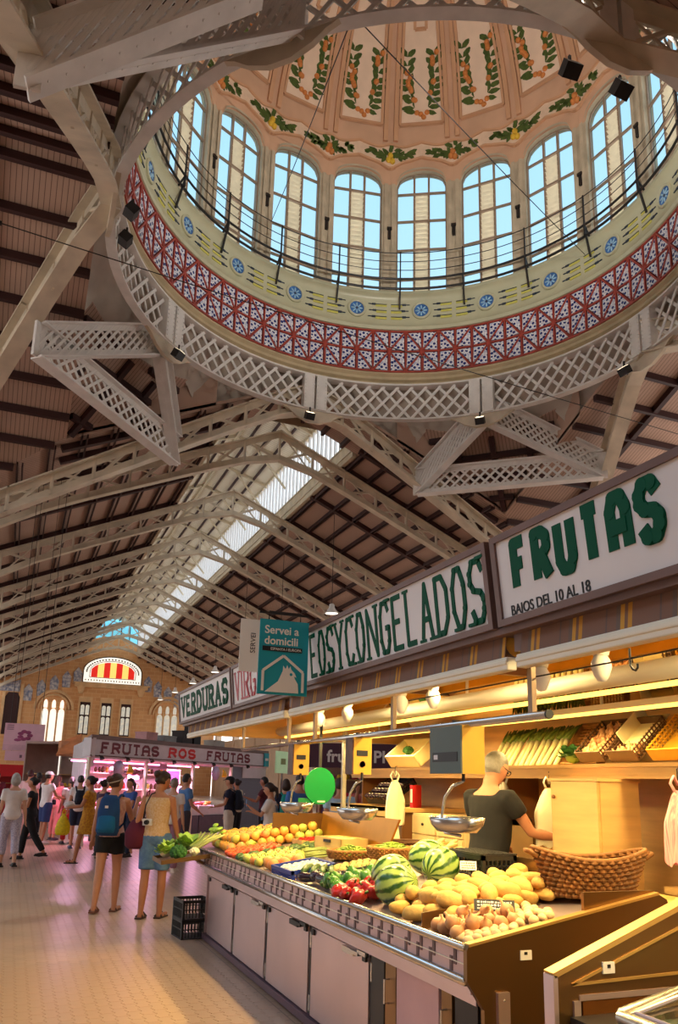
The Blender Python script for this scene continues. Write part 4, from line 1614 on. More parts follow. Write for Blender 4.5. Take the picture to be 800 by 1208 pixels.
for y, lb in ((1.9, 'behind the hook wire'), (3.6, 'above the large scale'), (5.2, 'above the rail posts'), (7.2, 'near the far end of the counter')):
    t = thing('lamp_fitting', 'small white fluorescent fitting under the stall ceiling ' + lb, 'light', (2.22, y, 2.3), group='ceiling light fittings of the fruit stall')
    MB().bb(-.06, .06, -.3, .3, 0, .05).build('fitting_body', M_creamp, t)
    MB().bb(-.05, .05, -.28, .28, -.012, 0).build('diffuser', mat('diffuser_white', (255, 230, 190), var=0, emit=3), t)
    bar('hanger', (0, 0, .05), (0, 0, .18), .02, .02, M_creamp, t)
    ld = D.lights.new('fitting_light', 'AREA')
    ld.shape = 'RECTANGLE'
    ld.size, ld.size_y = .1, .6
    ld.energy = 26
    ld.color = (1.0, .76, .34)
    lo = D.objects.new('fitting_light', ld)
    COL.objects.link(lo)
    lo.parent = t
    lo.location = (0, 0, -.03)
# tilted mirror over the back shelf
t = thing('mirror_panel', 'long tilted mirror above the back shelf doubling the vegetables', 'mirror', (3.95, 4.6, 2.2))
rel = (3.95, 4.6, 2.2)
M_mir = mat('mirror', (236, 220, 190), rough=.03, metal=1.0, var=0)
MB().add([(4.3, .9, 2.2), (4.3, 8.6, 2.2), (3.55, 8.6, 2.46), (3.55, .9, 2.46), (4.32, .9, 2.22), (4.32, 8.6, 2.22), (3.57, 8.6, 2.48), (3.57, .9, 2.48)], [(3, 2, 1, 0), (4, 5, 6, 7), (0, 1, 5, 4), (2, 3, 7, 6), (1, 2, 6, 5), (3, 0, 4, 7)]).build('mirror_glass', M_mir, t, rel)
MB().bb(3.52, 3.57, .9, 8.6, 2.43, 2.5).build('mirror_frame', M_gold, t, rel)

# ------------------------------------------------------------------ main counter
CT0, CT1 = 3.32, 8.80
ct = thing('counter', 'long stainless steel market counter with four doors and a sloping display top', 'counter', (2.5, 6.0, 0))
rel = (2.5, 6.0, 0)


def top_z(x):
    return .905 + (x - 1.98) * .155


b = MB()
b.bb(2.1, 3.0, CT0 + .04, CT1, .06, .70)
b.build('carcass', M_ss, ct, rel)
MB().bb(2.16, 2.96, CT0 + .1, CT1 - .04, 0, .06).build('plinth', M_iron, ct, rel)
b = MB()
b.add([(1.99, CT0, .72), (3.05, CT0, .72), (3.05, CT1, .72), (1.99, CT1, .72), (1.99, CT0, top_z(1.99) - .003), (3.05, CT0, top_z(3.05) - .003), (3.05, CT1, top_z(3.05) - .003), (1.99, CT1, top_z(1.99) - .003)],
      [(3, 2, 1, 0), (4, 5, 6, 7), (0, 1, 5, 4), (1, 2, 6, 5), (2, 3, 7, 6), (3, 0, 4, 7)])
b.build('display_top', M_ss, ct, rel)
MB().tube([(1.965, CT0, .912), (1.965, CT1, .912)], .018, 10).build('bumper_rail', M_chrome, ct, rel, smooth=True)
MB().tube([(1.965, CT0, .775), (1.965, CT1, .775)], .02, 10).build('bumper_rail', M_chrome, ct, rel, smooth=True)
MB().bb(1.972, 1.992, CT0, CT1, .78, .905).build('front_band', mat('band_pink_steel', (196, 164, 160), rough=.4, metal=.5, var=.08), ct, rel)
vent = MB().bb(-.003, .003, -.022, .022, -.035, .035).mesh('vent', M_brn)
vent2 = MB().bb(-.003, .003, -.012, .012, -.035, .035).mesh('vent_slot', mat('band_shadow', (104, 78, 76), rough=.5))
k = 0
y = CT0 + .1
while y < CT1 - .05:
    if int((y - CT0) / 1.37 + .35) % 1 == 0:
        inst('vent_slot', vent2, ct, T(1.971 - rel[0], y - rel[1], .862))
        inst('vent_slot', vent2, ct, T(1.971 - rel[0], y + .035 - rel[1], .822))
    y += .13 if k % 3 else .2
    k += 1
bar('trim_line', (1.969 - 2.5, CT0 - 6, .842), (1.969 - 2.5, CT1 - 6, .842), .004, .005, M_creamp, ct)
MB().bb(2.04, 2.1, CT0 + .04, CT1, .66, .74).build('apron', M_ss, ct, rel)
edges = [4.57, 5.6, 6.63, 7.66, 8.72]
for i in range(4):
    dr = MB().bb(2.075, 2.1, edges[i] + .035, edges[i + 1] - .035, .08, .635).build('door', M_ss, ct, rel)
    hx = 2.07 - rel[0]
    yc = edges[i] + .22
    MB().bb(2.045, 2.075, yc - .02, yc + .16, .60, .635, 0).bb(2.03, 2.075, yc - .12, yc, .62, .64, 0).bb(2.035, 2.06, yc - .22, yc - .1, .632, .655).build('latch', M_iron if i % 2 else M_chrome, dr, rel)
    for q in (edges[i] + .05, edges[i + 1] - .1):
        MB().bb(2.06, 2.08, q, q + .05, .595, .63).build('hinge', M_iron, dr, rel)
    MB().bb(2.085, 2.101, edges[i] - .035, edges[i] + .035, .08, .64).build('door_gap_shade', M_iron, ct, rel)  # dark strip stands in for the shade between doors
    for z0 in (.1, .5):
        MB().bb(2.078, 2.09, edges[i] - .014, edges[i] + .014, z0, z0 + .1).build('hinge_strip', M_chrome, ct, rel)
# near bay: solid dark slabs painted as recess shade, drawer fronts, wire handles
MB().bb(2.06, 2.102, 4.36, 4.53, .0, .66).build('recess_shade', M_iron, ct, rel)
MB().bb(2.055, 2.101, 4.2, 4.33, .08, .655).build('recess_frame', M_ssd, ct, rel)
MB().bb(2.05, 2.101, 3.72, 4.18, .05, .655).build('drawer_front', mat('pink_panel', (196, 158, 160), rough=.5, metal=.2, var=.05), ct, rel)
MB().bb(2.055, 2.101, 3.6, 3.7, .05, .655).build('recess_frame', M_ssd, ct, rel)
MB().bb(2.06, 2.102, 3.38, 3.58, 0, .655).build('recess_shade', M_iron, ct, rel)
for y in (4.27, 3.64):
    MB().tube([(2.05, y, .58), (2.02, y, .58), (2.02, y, .46), (2.05, y, .46)], .006, 6).build('handle', M_chrome, ct, rel)
MB().bb(2.05, 2.1, 3.34, CT1, .02, .07).build('kick_strip', mat('kick_violet', (96, 70, 84), rough=.4, metal=.3), ct, rel)
# far end cheek
MB().bb(2.08, 2.95, CT1, CT1 + .03, .06, .72).build('end_cheek', M_ss, ct, rel)
# near end panel with chamfered foot
pp = [(1.955, .905), (1.965, .925), (3.05, 1.115), (3.1, 1.09), (3.12, 1.04), (3.12, 0), (2.04, 0), (2.04, .66), (1.955, .78)]
ep = MB().prism(pp, 0, .03, 0, T(0, CT0, 0) @ RX(PI / 2)).build('end_panel', M_ssd, ct, rel)
MB().beam((1.965, CT0 - .012, .927), (3.05, CT0 - .012, 1.118), .045, .012).build('edge_trim', M_trim, ct, rel)
MB().bb(2.1, 2.16, CT0 - .05, CT0 - .03, 0, .73).build('upright_channel', M_ss, ct, rel)
for z in (.2, .4, .55, .7):
    MB().ell((2.13, CT0 - .052, z), (.005, .003, .005), 6, 4).build('screw', M_chrome, ct, rel)
st = MB().bb(2.23, 2.29, CT0 - .036, CT0 - .03, .855, .895).build('asset_sticker', M_white, ct, rel)
MB().bb(2.25, 2.266, CT0 - .038, CT0 - .0355, .877, .889).build('sticker_print', M_blk, st, rel)
# raised back rails of the display and divider trays
MB().bb(3.03, 3.05, 4.02, 4.95, 1.06, 1.19).build('back_lip', M_ssd, ct, rel)
MB().bb(2.62, 3.05, CT0 + .0, CT0 + .02, 1.02, 1.13).build('side_lip', M_ssd, ct, rel)
MB().add([(3.05, 6.45, 1.05), (3.05, 8.1, 1.05), (3.1, 8.1, 1.33), (3.1, 6.3, 1.33), (3.07, 6.45, 1.05), (3.07, 8.1, 1.05), (3.12, 8.1, 1.33), (3.12, 6.3, 1.33)], [(0, 1, 2, 3), (7, 6, 5, 4), (0, 4, 5, 1), (2, 6, 7, 3), (1, 5, 6, 2), (0, 3, 7, 4)]).build('splash_back', mat('splash_steel_reflection', (176, 124, 46), rough=.3, metal=.75, var=.1), ct, rel)  # stainless steel, its warm reflections put into the colour
MB().bb(2.55, 3.12, 8.08, 8.1, 1.0, 1.31).build('splash_side', M_ssd, ct, rel)
# cantilever tray at the far end
tr = thing('side_tray', 'small sloping steel tray hung on the corner of the counter', 'tray', (1.72, 8.5, .80))
MB().add([(-.24, -.26, 0.0), (.24, -.26, .06), (.24, .26, .06), (-.24, .26, .0), (-.24, -.26, .012), (.24, -.26, .072), (.24, .26, .072), (-.24, .26, .012)], [(3, 2, 1, 0), (4, 5, 6, 7), (0, 1, 5, 4), (1, 2, 6, 5), (2, 3, 7, 6), (3, 0, 4, 7)]).build('tray_plate', M_ss, tr)
MB().beam((-.24, -.26, .02), (.24, -.26, .08), .008, .04).beam((-.24, .26, .02), (.24, .26, .08), .008, .04).beam((-.24, -.26, .02), (-.24, .26, .02), .008, .04).build('tray_lip', M_ssd, tr)
MB().beam((.1, 0, .05), (.25, 0, -.02), .03, .03).build('tray_bracket', M_ssd, tr)

# second and third counters at the right edge of the aisle
c2 = thing('counter', 'dark brown steel counter end with a triangular recessed panel and white sticker', 'counter', (2.5, 2.0, 0))
rel = (2.5, 2.0, 0)
Y2 = 2.70
pp = [(1.95, 0), (1.95, .93), (3.0, 1.3), (3.05, 1.3), (3.05, 0)]
MB().prism(pp, 0, .05, 0, T(0, Y2, 0) @ RX(PI / 2)).build('end_panel', M_ssd, c2, rel)
MB().beam((1.94, Y2 - .025, .94), (3.02, Y2 - .025, 1.32), .06, .02).build('edge_trim', M_trim, c2, rel)
MB().bb(1.935, 1.955, Y2 - .055, Y2 + .005, 0, .94).build('edge_trim', M_ss, c2, rel)
MB().beam((2.02, Y2 - .053, .905), (3.0, Y2 - .053, 1.235), .006, .01).beam((2.02, Y2 - .053, .905), (3.0, Y2 - .053, .93), .006, .01).build('panel_bead', M_trim, c2, rel)
MB().beam((2.05, Y2 - .053, .858), (3.0, Y2 - .053, .86), .006, .02).bb(2.02, 2.05, Y2 - .06, Y2 - .05, 0, .85).build('door_hinge', M_ss, c2, rel)
MB().bb(2.06, 3.0, Y2 - .058, Y2 - .05, 0, .845).build('lower_door', mat('copper_door', (150, 92, 44), rough=.25, metal=.8, var=.08), c2, rel)
st = MB().bb(2.16, 2.215, Y2 - .058, Y2 - .05, .935, .975).build('asset_sticker', M_white, c2, rel)
MB().bb(2.18, 2.195, Y2 - .06, Y2 - .0575, .955, .967).build('sticker_print', M_blk, st, rel)
MB().bb(2.0, 3.0, 2.45, Y2 - .06, .0, .8).build('carcass', M_iron, c2, rel)
c3 = thing('counter', 'steel framed glass display counter corner in front of the brown counter', 'counter', (2.6, 1.8, 0))
rel = (2.6, 1.8, 0)
Y3 = 2.33
MB().bb(1.96, 3.2, 1.0, Y3, 0, .86).build('carcass', M_ss, c3, rel, bevel=.02)
MB().tube([(1.95, 1.0, .885), (1.95, Y3 - .02, .885), (1.97, Y3, .885), (3.2, Y3, 1.14)], .022, 10).build('frame_rail', M_chrome, c3, rel, smooth=True)
MB().tube([(1.99, 1.0, .9), (1.99, Y3 - .05, .9), (3.2, Y3 - .05, 1.15)], .008, 6).build('glass_clip', M_ss, c3, rel)
MB().add([(1.97, 1.0, .888), (3.2, 1.0, 1.1), (3.2, Y3 - .02, 1.1), (1.97, Y3 - .02, .888)], [(0, 1, 2, 3)]).build('glass_top', glass('counter_glass', (.6, .66, .64), .25), c3, rel)
MB().bb(1.99, 3.15, 1.0, Y3 - .04, .86, .87).build('display_bed', mat('display_grey', (150, 160, 150), rough=.4, metal=.3, var=.25, scale=4), c3, rel)

# ------------------------------------------------------------------ back of the stall
bk = thing('shelf_unit', 'warm wooden back wall of the fruit stall with a moulded shelf', 'shelf unit', (4.2, 5, 0))
rel = (4.2, 5, 0)
MB().bb(4.38, 4.44, .6, 9.0, 0, 2.3).build('back_panel', M_wood, bk, rel)
MB().bb(3.82, 4.38, .6, 9.0, 1.74, 1.775).build('shelf_board', M_wood, bk, rel)
MB().bb(3.80, 3.83, .6, 9.0, 1.69, 1.78).bb(3.785, 3.83, .6, 9.0, 1.765, 1.79).bb(3.79, 3.83, .6, 9.0, 1.715, 1.73).build('shelf_moulding', M_wood, bk, rel)
for y in (.9, 3.5, 6.1, 8.9):
    MB().bb(3.9, 4.38, y, y + .03, 1.3, 1.74).build('shelf_bracket', M_woodd, bk, rel)
MB().bb(3.55, 4.38, 5.95, 8.9, .95, 1.0).build('work_shelf', M_wood, bk, rel)
MB().bb(3.5, 4.38, 7.2, 8.9, 1.36, 1.4).build('ledge_shelf', M_wood, bk, rel)
MB().bb(3.5, 3.53, 7.2, 8.9, 1.31, 1.40).build('ledge_lip', M_wood, bk, rel)
for y in (7.25, 8.8):
    MB().bb(3.6, 4.3, y, y + .03, 1.0, 1.36).build('shelf_bracket', M_woodd, bk, rel)
MB().bb(3.85, 4.38, .6, 4.1, 1.0, 1.04).bb(3.85, 4.38, .6, 4.1, .2, .24).build('work_shelf', M_wood, bk, rel)
cab = thing('wall_cabinet', 'tall pale wood cabinet with a small knob standing under the shelf', 'cabinet', (3.77, 4.62, .9))
rel = (3.77, 4.62, .9)
MB().bb(3.62, 3.94, 4.37, 4.88, .9, 1.68).build('carcass', M_wood, cab, rel)
dr = MB().bb(3.6, 3.62, 4.38, 4.87, .92, 1.665).build('door', M_wood, cab, rel)
MB().ell((3.588, 4.83, 1.56), .014, 8, 6).build('knob', M_woodd, dr, rel)
MB().bb(3.59, 3.95, 4.36, 4.89, 1.668, 1.688).build('cornice', M_wood, cab, rel)
MB().bb(3.64, 3.92, 4.4, 4.85, 0, .9).build('stand', M_woodd, cab, rel)
dw = thing('drawer_chest', 'cream drawer chest with small round knobs against the back wall', 'drawers', (3.8, 6.6, 1.0))
rel = (3.8, 6.6, 1.0)
M_crw = mat('cream_wood', (226, 200, 150), rough=.5, var=.08)
MB().bb(3.62, 4.3, 6.1, 7.05, 1.0, 1.36).build('carcass', M_crw, dw, rel)
for i in range(2):
    for j in range(2):
        d_ = MB().bb(3.6, 3.62, 6.12 + i * .47, 6.56 + i * .47, 1.015 + j * .17, 1.175 + j * .17).build('drawer', M_crw, dw, rel)
        MB().ell((3.59, 6.34 + i * .47, 1.1 + j * .17), .013, 8, 6).build('knob', M_iron, d_, rel)
wt = thing('work_table', 'narrow yellow work table behind the potato display', 'table', (3.22, 4.1, 0))
rel = (3.22, 4.1, 0)
MB().bb(3.125, 3.42, 3.35, 4.75, 1.03, 1.06).build('table_top', mat('yellow_board', (214, 172, 96), rough=.45, var=.1), wt, rel)
for x in (3.15, 3.38):
    for y in (3.4, 4.7):
        MB().bb(x, x + .03, y, y + .03, 0, 1.03).build('leg', M_woodd, wt, rel)
wt = thing('work_table', 'narrow wooden table holding wicker trays behind the watermelons', 'table', (3.25, 5.8, 0))
rel = (3.25, 5.8, 0)
MB().bb(3.13, 3.42, 5.62, 7.1, 1.03, 1.06).build('table_top', M_wood, wt, rel)
for x in (3.15, 3.38):
    for y in (5.66, 7.04):
        MB().bb(x, x + .03, y, y + .03, 0, 1.03).build('leg', M_woodd, wt, rel)
pf = thing('seller_platform', 'low duckboard platform on the floor behind the counter', 'platform', (3.5, 5, 0))
for i in range(4):
    MB().bb(3.12 + i * .17, 3.27 + i * .17, 4.95, 5.55, .06, .1).build('board', M_woodd, pf, (3.5, 5, 0))
MB().bb(3.12, 3.78, 4.98, 5.04, 0, .06).bb(3.12, 3.78, 5.44, 5.5, 0, .06).build('batten', M_woodd, pf, (3.5, 5, 0))


# ------------------------------------------------------------------ hanging scales
def scale_unit(label, y, big):
    t = thing('hanging_scale', label, 'scale', (1.8, y, 1.66), group='weighing scales on the rail')
    hy = .135 if big else .05
    MB().bb(-.048, .06, -hy, hy, 0, .2).build('housing', M_gold, t)
    face = MB().bb(-.056, -.048, -hy, hy, 0, .2).build('face_panel', mat('scale_grey_green', (84, 98, 92), rough=.5, var=.06) if big else mat('printed_panel', (96, 54, 34), rough=.5, var=.4, scale=25), t)
    if big:
        MB().bb(-.058, -.056, -hy * .8, hy * .8, .05, .09).build('screen', M_blk, face)
        MB().bb(-.059, -.057, hy * .45, hy * .7, .06, .08).build('screen_digit', M_white, face)
    else:
        o = MB().bb(-.03, .035, -hy - .004, -hy, .1, .13).build('screen', M_blk, t)
        MB().lathe([(0, 0), (.017, 0), (.017, .004)], 14, 0, T(.005, -hy, .055) @ RX(PI / 2)).build('dial', M_white, t)
    MB().bb(-.012, .012, -.012, .012, .195, .23).build('clamp', M_iron, t)
    MB().tube([(0, -.06, .01), (0, -.06, -.03)], .008, 6).build('stem', M_iron, t)
    sw = .13
    MB().tube([(0, -.06, -.03), (0, .03, -.05), (0, .1, -.1), (0, .135, -.2), (0, .1, -.25), (0, -.03, -.255)], .007, 8).build('hanger_arm', M_chrome, t, smooth=True)
    pan = MB()
    prof = [(.04, -.235), (.1, -.23), (.13, -.21), (.142, -.18), (.147, -.18), (.135, -.212), (.104, -.24), (.04, -.245)]
    pan.lathe(prof, 20, 0, S(.75, 1.0, 1))
    pan.lathe([(0, -.235), (.04, -.235)], 20, 0, S(.75, 1.0, 1))
    pan.build('pan', M_chrome, t, smooth=True)
    return t


scale_unit('large hanging scale with grey green display and yellow side', 3.1, True)
scale_unit('yellow hanging scale with printed side in front of the foam box', 4.18, False)
scale_unit('yellow hanging scale beside the purple shop sign', 5.2, False)
gd = thing('advert_disc', 'round green advertising disc hanging in the stall opening', 'sign', (2.6, 6.9, 1.43))
MB().lathe([(0, 0), (.16, 0), (.16, .01), (0, .01)], 28, 0, T(0, 0, .16) @ RZ(R(10)) @ RX(PI / 2)).build('disc', mat('disc_green', (0, 130, 64), rough=.4, var=.05), gd)
MB().bb(-.2, .05, -.012, -.004, .0, .05).build('tail_strip', MATS['disc_green'], gd)
MB().bb(-.012, .012, -.008, .008, .31, 1.06).build('hanger', M_iron, gd)
MB().bb(-.03, .05, -.014, -.012, .018, .03).build('disc_caption', M_white, gd)
# wooden stand post seen beyond the disc
t = thing('stall_post', 'steel post rising from the counter beside the green disc', 'post', (3.12, 7.6, 1.05))
MB().bb(-.02, .02, -.02, .02, 0, 1.45).build('post_tube', M_chrome, t)
MB().bb(-.05, .05, -.05, .05, 0, .015).build('base_plate', M_chrome, t)

# ------------------------------------------------------------------ flag posters on the sign edge
fp = thing('flag_poster', 'teal flag poster with white writing and a white cockerel in a house outline', 'poster', (1.45, 4.53, 2.11))
M_teal = mat('poster_teal', (24, 150, 168), rough=.5, var=.04)
M_pw = mat('poster_white', (236, 232, 224), rough=.5, var=.02)
MB().bb(-.155, .155, -.004, .004, 0, .45).build('panel', M_teal, fp)
Fp = T(0, -.005, 0) @ RX(PI / 2)
font_text('Servei a', .068, Fp @ T(-.125, .365, 0), M_pw, fp, bold=.0012, extrude=.001)
font_text('domicili', .068, Fp @ T(-.125, .30, 0), M_pw, fp, bold=.0012, extrude=.001)
MB().bb(-.135, .115, .258, .287, 0, .002, 0, Fp).build('strip', M_blk, fp)
font_text('ESPANYA I EUROPA', .022, Fp @ T(-.085, .265, .0022), M_pw, fp, bold=.0003, extrude=.0005)
ho = MB()
hp = [(-.125, .02), (-.125, .14), (0, .235), (.125, .14), (.125, .02)]
for a, c in zip(hp[:-1], hp[1:]):
    d = (V(c) - V(a)).normalized()
    n_ = V((-d.y, d.x)) * .008
    ho.prism([tuple(V(a) - n_), tuple(V(c) - n_), tuple(V(c) + n_), tuple(V(a) + n_)], 0, .002, 0, Fp)
ho.build('house_outline', M_pw, fp)
hen = [(-.11, .015), (.1, .015), (.095, .07), (.075, .1), (.07, .115), (.085, .11), (.072, .135), (.05, .155), (.045, .175), (.035, .155), (.025, .18), (.015, .155), (.0, .175), (-.002, .145), (-.012, .12), (-.03, .08)]
MB().prism(hen, 0, .002, 0, Fp).build('cockerel', M_pw, fp)
MB().lathe([(0, .0022), (.009, .0022), (.009, .003), (0, .003)], 12, 0, Fp @ T(.05, .125, 0)).build('cockerel_eye', M_teal, fp)
MB().tube([(-.1, 0, .45), (-.1, 0, .5), (.1, 0, .5), (.1, 0, .45)], .004, 6).build('hanging_wire', M_iron, fp)
MB().beam((.15, 0, .49), (-.16, 0, .49), .012, .012).build('hanging_arm', M_iron, fp)
fp2 = thing('flag_poster', 'plain white flag poster behind the teal one', 'poster', (1.56, 5.35, 2.35))
MB().bb(-.17, .06, -.004, .004, 0, .37).build('panel', M_pw, fp2)
font_text('SERVEI', .05, T(-.06, -.005, .13) @ RX(PI / 2) @ RZ(PI / 2), M_blk, fp2, extrude=.001)

# ------------------------------------------------------------------ produce: meshes shared by look-alikes
rp_ = random.Random(11)


def blob(name, r, mt, nu=12, nv=9, seed=0, lump=.05, dent=0.0, stem=None):
    rn = random.Random(seed)
    ph = [rn.uniform(0, 6.28) for _ in range(6)]

    def fn(d):
        k = 1 + lump * (math.sin(3 * d.x + ph[0]) * math.cos(2.5 * d.y + ph[1]) + .6 * math.sin(4 * d.z + ph[2]))
        if dent:
            k -= dent * max(0, d.z) ** 8
        return k
    mb = MB().ell((0, 0, 0), r, nu, nv, 0, None, fn)
    mats = [mt]
    if stem:
        rr_ = r[2] if isinstance(r, (list, tuple)) else r
        mb.tube([(0, 0, rr_ * (1 - dent) - .002), (.004, 0, rr_ * (1 - dent) + .012)], .004, 5, 1)
        mats.append(stem)
    return mb.mesh(name, mats, smooth=True)


M_stem = mat('stem_green', (86, 110, 50), var=.15)
M_or1 = mat('fruit_orange', (226, 150, 62), rough=.4, scale=9, col2=(232, 178, 84))
M_or2 = mat('fruit_yellow_green', (206, 190, 92), rough=.4, scale=9, col2=(160, 170, 70))
M_or3 = mat('fruit_peach', (222, 128, 70), rough=.5, scale=9, col2=(230, 170, 96))
M_tom = mat('tomato_red', (216, 86, 50), rough=.25, var=.12, scale=8)
M_pot = mat('potato_skin', (206, 162, 88), rough=.8, var=.16, scale=14, bump=.2, bscale=40)
M_oni = mat('onion_skin', (206, 156, 104), rough=.45, scale=14, col2=(178, 120, 80))
M_gar = mat('garlic_skin', (214, 178, 134), rough=.6, var=.1, scale=16)
M_cuc = mat('cucumber_green', (56, 84, 38), rough=.35, var=.25, scale=12)
M_gpe = mat('green_pepper', (66, 120, 40), rough=.22, var=.2, scale=6)
M_rpe = mat('red_pepper', (170, 36, 30), rough=.2, var=.2, scale=6)
M_egg = mat('aubergine_skin', (42, 26, 40), rough=.18, var=.2, scale=6)
M_kiw = mat('kiwi_skin', (176, 146, 90), rough=.8, var=.15, scale=20)
M_whi = mat('mushroom_white', (232, 222, 204), rough=.6, var=.06)
M_bean = mat('bean_green', (136, 160, 60), rough=.45, var=.2, scale=8)
M_stalk = mat('stalk_green', (120, 144, 60), rough=.45, scale=5, col2=(196, 196, 120))
M_lkw = mat('leek_white', (228, 216, 160), rough=.45, var=.08)
M_lkg = mat('leek_green', (112, 134, 50), rough=.5, var=.2, scale=5)
M_broc = mat('broccoli_green', (44, 92, 34), rough=.7, var=.3, scale=24, bump=.5, bscale=90)
M_caul = mat('cauliflower_cream', (236, 226, 190), rough=.7, var=.08, bump=.4, bscale=70)
M_lett = mat('lettuce_green', (150, 186, 78), rough=.5, var=.25, scale=9)
M_wick = mat('wicker', (158, 108, 54), rough=.65, var=.3, scale=22)
M_wickb = mat('brown_wicker', (128, 82, 40), rough=.65, var=.35, scale=26)
M_wickd = mat('dark_wicker', (92, 58, 34), rough=.65, var=.3, scale=22)
M_card = mat('cardboard', (214, 176, 112), rough=.7, var=.08)
M_foam = mat('foam_box', (240, 222, 170), rough=.6, var=.03)
M_bluep = mat('blue_plastic', (36, 58, 150), rough=.4, var=.1)
M_bag = mat('plastic_bag_cream', (240, 228, 196), rough=.4, var=.05, scale=6)

# watermelon: dark jagged stripes down a pale green rind
mt_, nt, b_ = nodes_of('watermelon_rind', (150, 180, 96), .25)
tc = nt.nodes.new('ShaderNodeTexCoord')  # unseen upper wall added to keep sky light off the near roof
gr = nt.nodes.new('ShaderNodeTexGradient')
gr.gradient_type = 'RADIAL'
no = nt.nodes.new('ShaderNodeTexNoise')
no.inputs['Scale'].default_value = 14
no.inputs['Detail'].default_value = 4
nt.links.new(tc.outputs['Object'], gr.inputs[0])
nt.links.new(tc.outputs['Object'], no.inputs['Vector'])
m1 = nt.nodes.new('ShaderNodeMath')
m1.operation = 'MULTIPLY_ADD'
m1.inputs[1].default_value = 11
nt.links.new(gr.outputs[1], m1.inputs[0])
nt.links.new(no.outputs[0], m1.inputs[2])
m2 = nt.nodes.new('ShaderNodeMath')
m2.operation = 'FRACT'
nt.links.new(m1.outputs[0], m2.inputs[0])
cr = nt.nodes.new('ShaderNodeValToRGB')
cr.color_ramp.elements[0].position = .0
cr.color_ramp.elements[0].color = (*srgb((34, 70, 26)), 1)
cr.color_ramp.elements[1].position = .36
cr.color_ramp.elements[1].color = (*srgb((150, 176, 92)), 1)
q = cr.color_ramp.elements.new(.24)
q.color = (*srgb((48, 88, 34)), 1)
q = cr.color_ramp.elements.new(.8)
q.color = (*srgb((168, 192, 104)), 1)
q = cr.color_ramp.elements.new(.97)
q.color = (*srgb((60, 100, 40)), 1)
nt.links.new(m2.outputs[0], cr.inputs[0])
nt.links.new(cr.outputs[0], b_.inputs['Base Color'])
M_wm = mt_


def put(name, me, loc, label, cat, group=None, rot=None, s=1.0):
    o = inst(name, me)
    o.location = loc
    if rot is None:
        rot = (rp_.uniform(-.5, .5), rp_.uniform(-.5, .5), rp_.uniform(0, 6.28))
    o.rotation_euler = rot
    o.scale = (s, s, s) if not isinstance(s, (tuple, list)) else s
    return tag(o, label, cat, group)


def pile(name, mes, x0, x1, y0, y1, r, label, cat, group, layers=1, jit=.25, base=None, limit=400, rot=None, sq=.9):
    """heap of look-alikes, hex packed with jitter, every one an object"""
    base = base or top_z
    n = 0
    for L in range(layers):
        ins = L * r * 1.0
        y = y0 + r + ins
        row = 0
        while y < y1 - ins and n < limit:
            x = x0 + r + ins + (row % 2) * r
            while x < x1 - ins:
                jx, jy = rp_.uniform(-jit, jit) * r, rp_.uniform(-jit, jit) * r
                z = base(x + jx) + r * sq + L * r * 1.45 + rp_.uniform(0, .12) * r
                put(name, rp_.choice(mes), (x + jx, y + jy, z), label, cat, group, rot, rp_.uniform(.9, 1.08))
                n += 1
                x += 2 * r
            y += 1.75 * r
            row += 1
    return n


orange_me = [blob('orange_a', .049, M_or1, seed=1, lump=.025, dent=.06, stem=M_stem), blob('orange_b', .049, M_or2, seed=2, lump=.03, dent=.06, stem=M_stem), blob('orange_c', .049, M_or1, seed=3, lump=.02, dent=.04, stem=M_stem), blob('orange_d', .049, M_or3, seed=4, lump=.03, dent=.05, stem=M_stem)]
pile('orange', orange_me, 2.06, 3.02, 7.95, 8.74, .05, 'large orange yellow fruit heaped at the far end of the counter', 'fruit', 'orange fruit heap', 2)
tomme = [blob('tomato_a', (.036, .036, .03), M_tom, seed=5, lump=.03, dent=.12, stem=M_stem)]
pile('tomato', tomme, 2.0, 2.5, 7.55, 7.93, .034, 'orange red tomato in the low heap beside the cucumbers', 'tomato', 'tomato heap', 1)
cucme = [MB().tube([(-.075, 0, 0), (-.06, 0, .004), (0, .006, .008), (.06, 0, .004), (.075, 0, 0)], [.006, .017, .021, .017, .006], 10).mesh('cucumber', M_cuc, smooth=True)]
k = 0
for i in range(7):
    for j in range(5):
        x, y = 2.05 + i * .13, 7.28 + j * .055
        put('cucumber', cucme[0], (x, y + rp_.uniform(-.01, .01), top_z(x) + .022 + (j % 2) * .006), 'short dark green cucumber in the row between tomatoes and peaches', 'cucumber', 'cucumber rows', (0, -.15, rp_.uniform(.6, 1.2)))
apme = [blob('apple_a', .037, M_or2, seed=6, lump=.03, dent=.1, stem=M_stem), blob('apple_b', .037, M_or3, seed=7, lump=.03, dent=.1, stem=M_stem)]
pile('peach', apme, 2.0, 2.42, 6.78, 7.22, .038, 'blushed yellow peach behind the front rail of the counter', 'peach', 'peach heap', 1)
orme = [blob('peach_c', .048, M_or3, seed=9, lump=.02, dent=.08)]
pile('peach', orme, 2.02, 2.34, 6.42, 6.66, .048, 'plain orange peach beside the blue crate', 'peach', 'orange peaches', 1)
# green stalks in bundles
stme = MB().tube([(-.16, 0, 0), (-.05, .004, .006), (.06, 0, .004), (.17, .01, .0)], [.008, .009, .008, .004], 6).mesh('spring_onion', M_stalk, smooth=True)
for j, (xb, yb, lb) in enumerate(((2.52, 6.62, 'bundle beside the orange peaches'), (2.6, 6.95, 'bundle beside the yellow carton'), (2.62, 7.3, 'bundle beside the cucumbers'))):
    for i in range(14):
        x, y = xb + rp_.uniform(-.02, .02) + (i % 2) * .22, yb + (i // 2) * .035
        put('green_stalk', stme, (x, y, top_z(x) + .014 + (i % 3) * .008), 'thin green stalk in the %s' % lb, 'vegetable', 'bundles of green stalks', (0, -.16, rp_.uniform(-.7, -.45)))


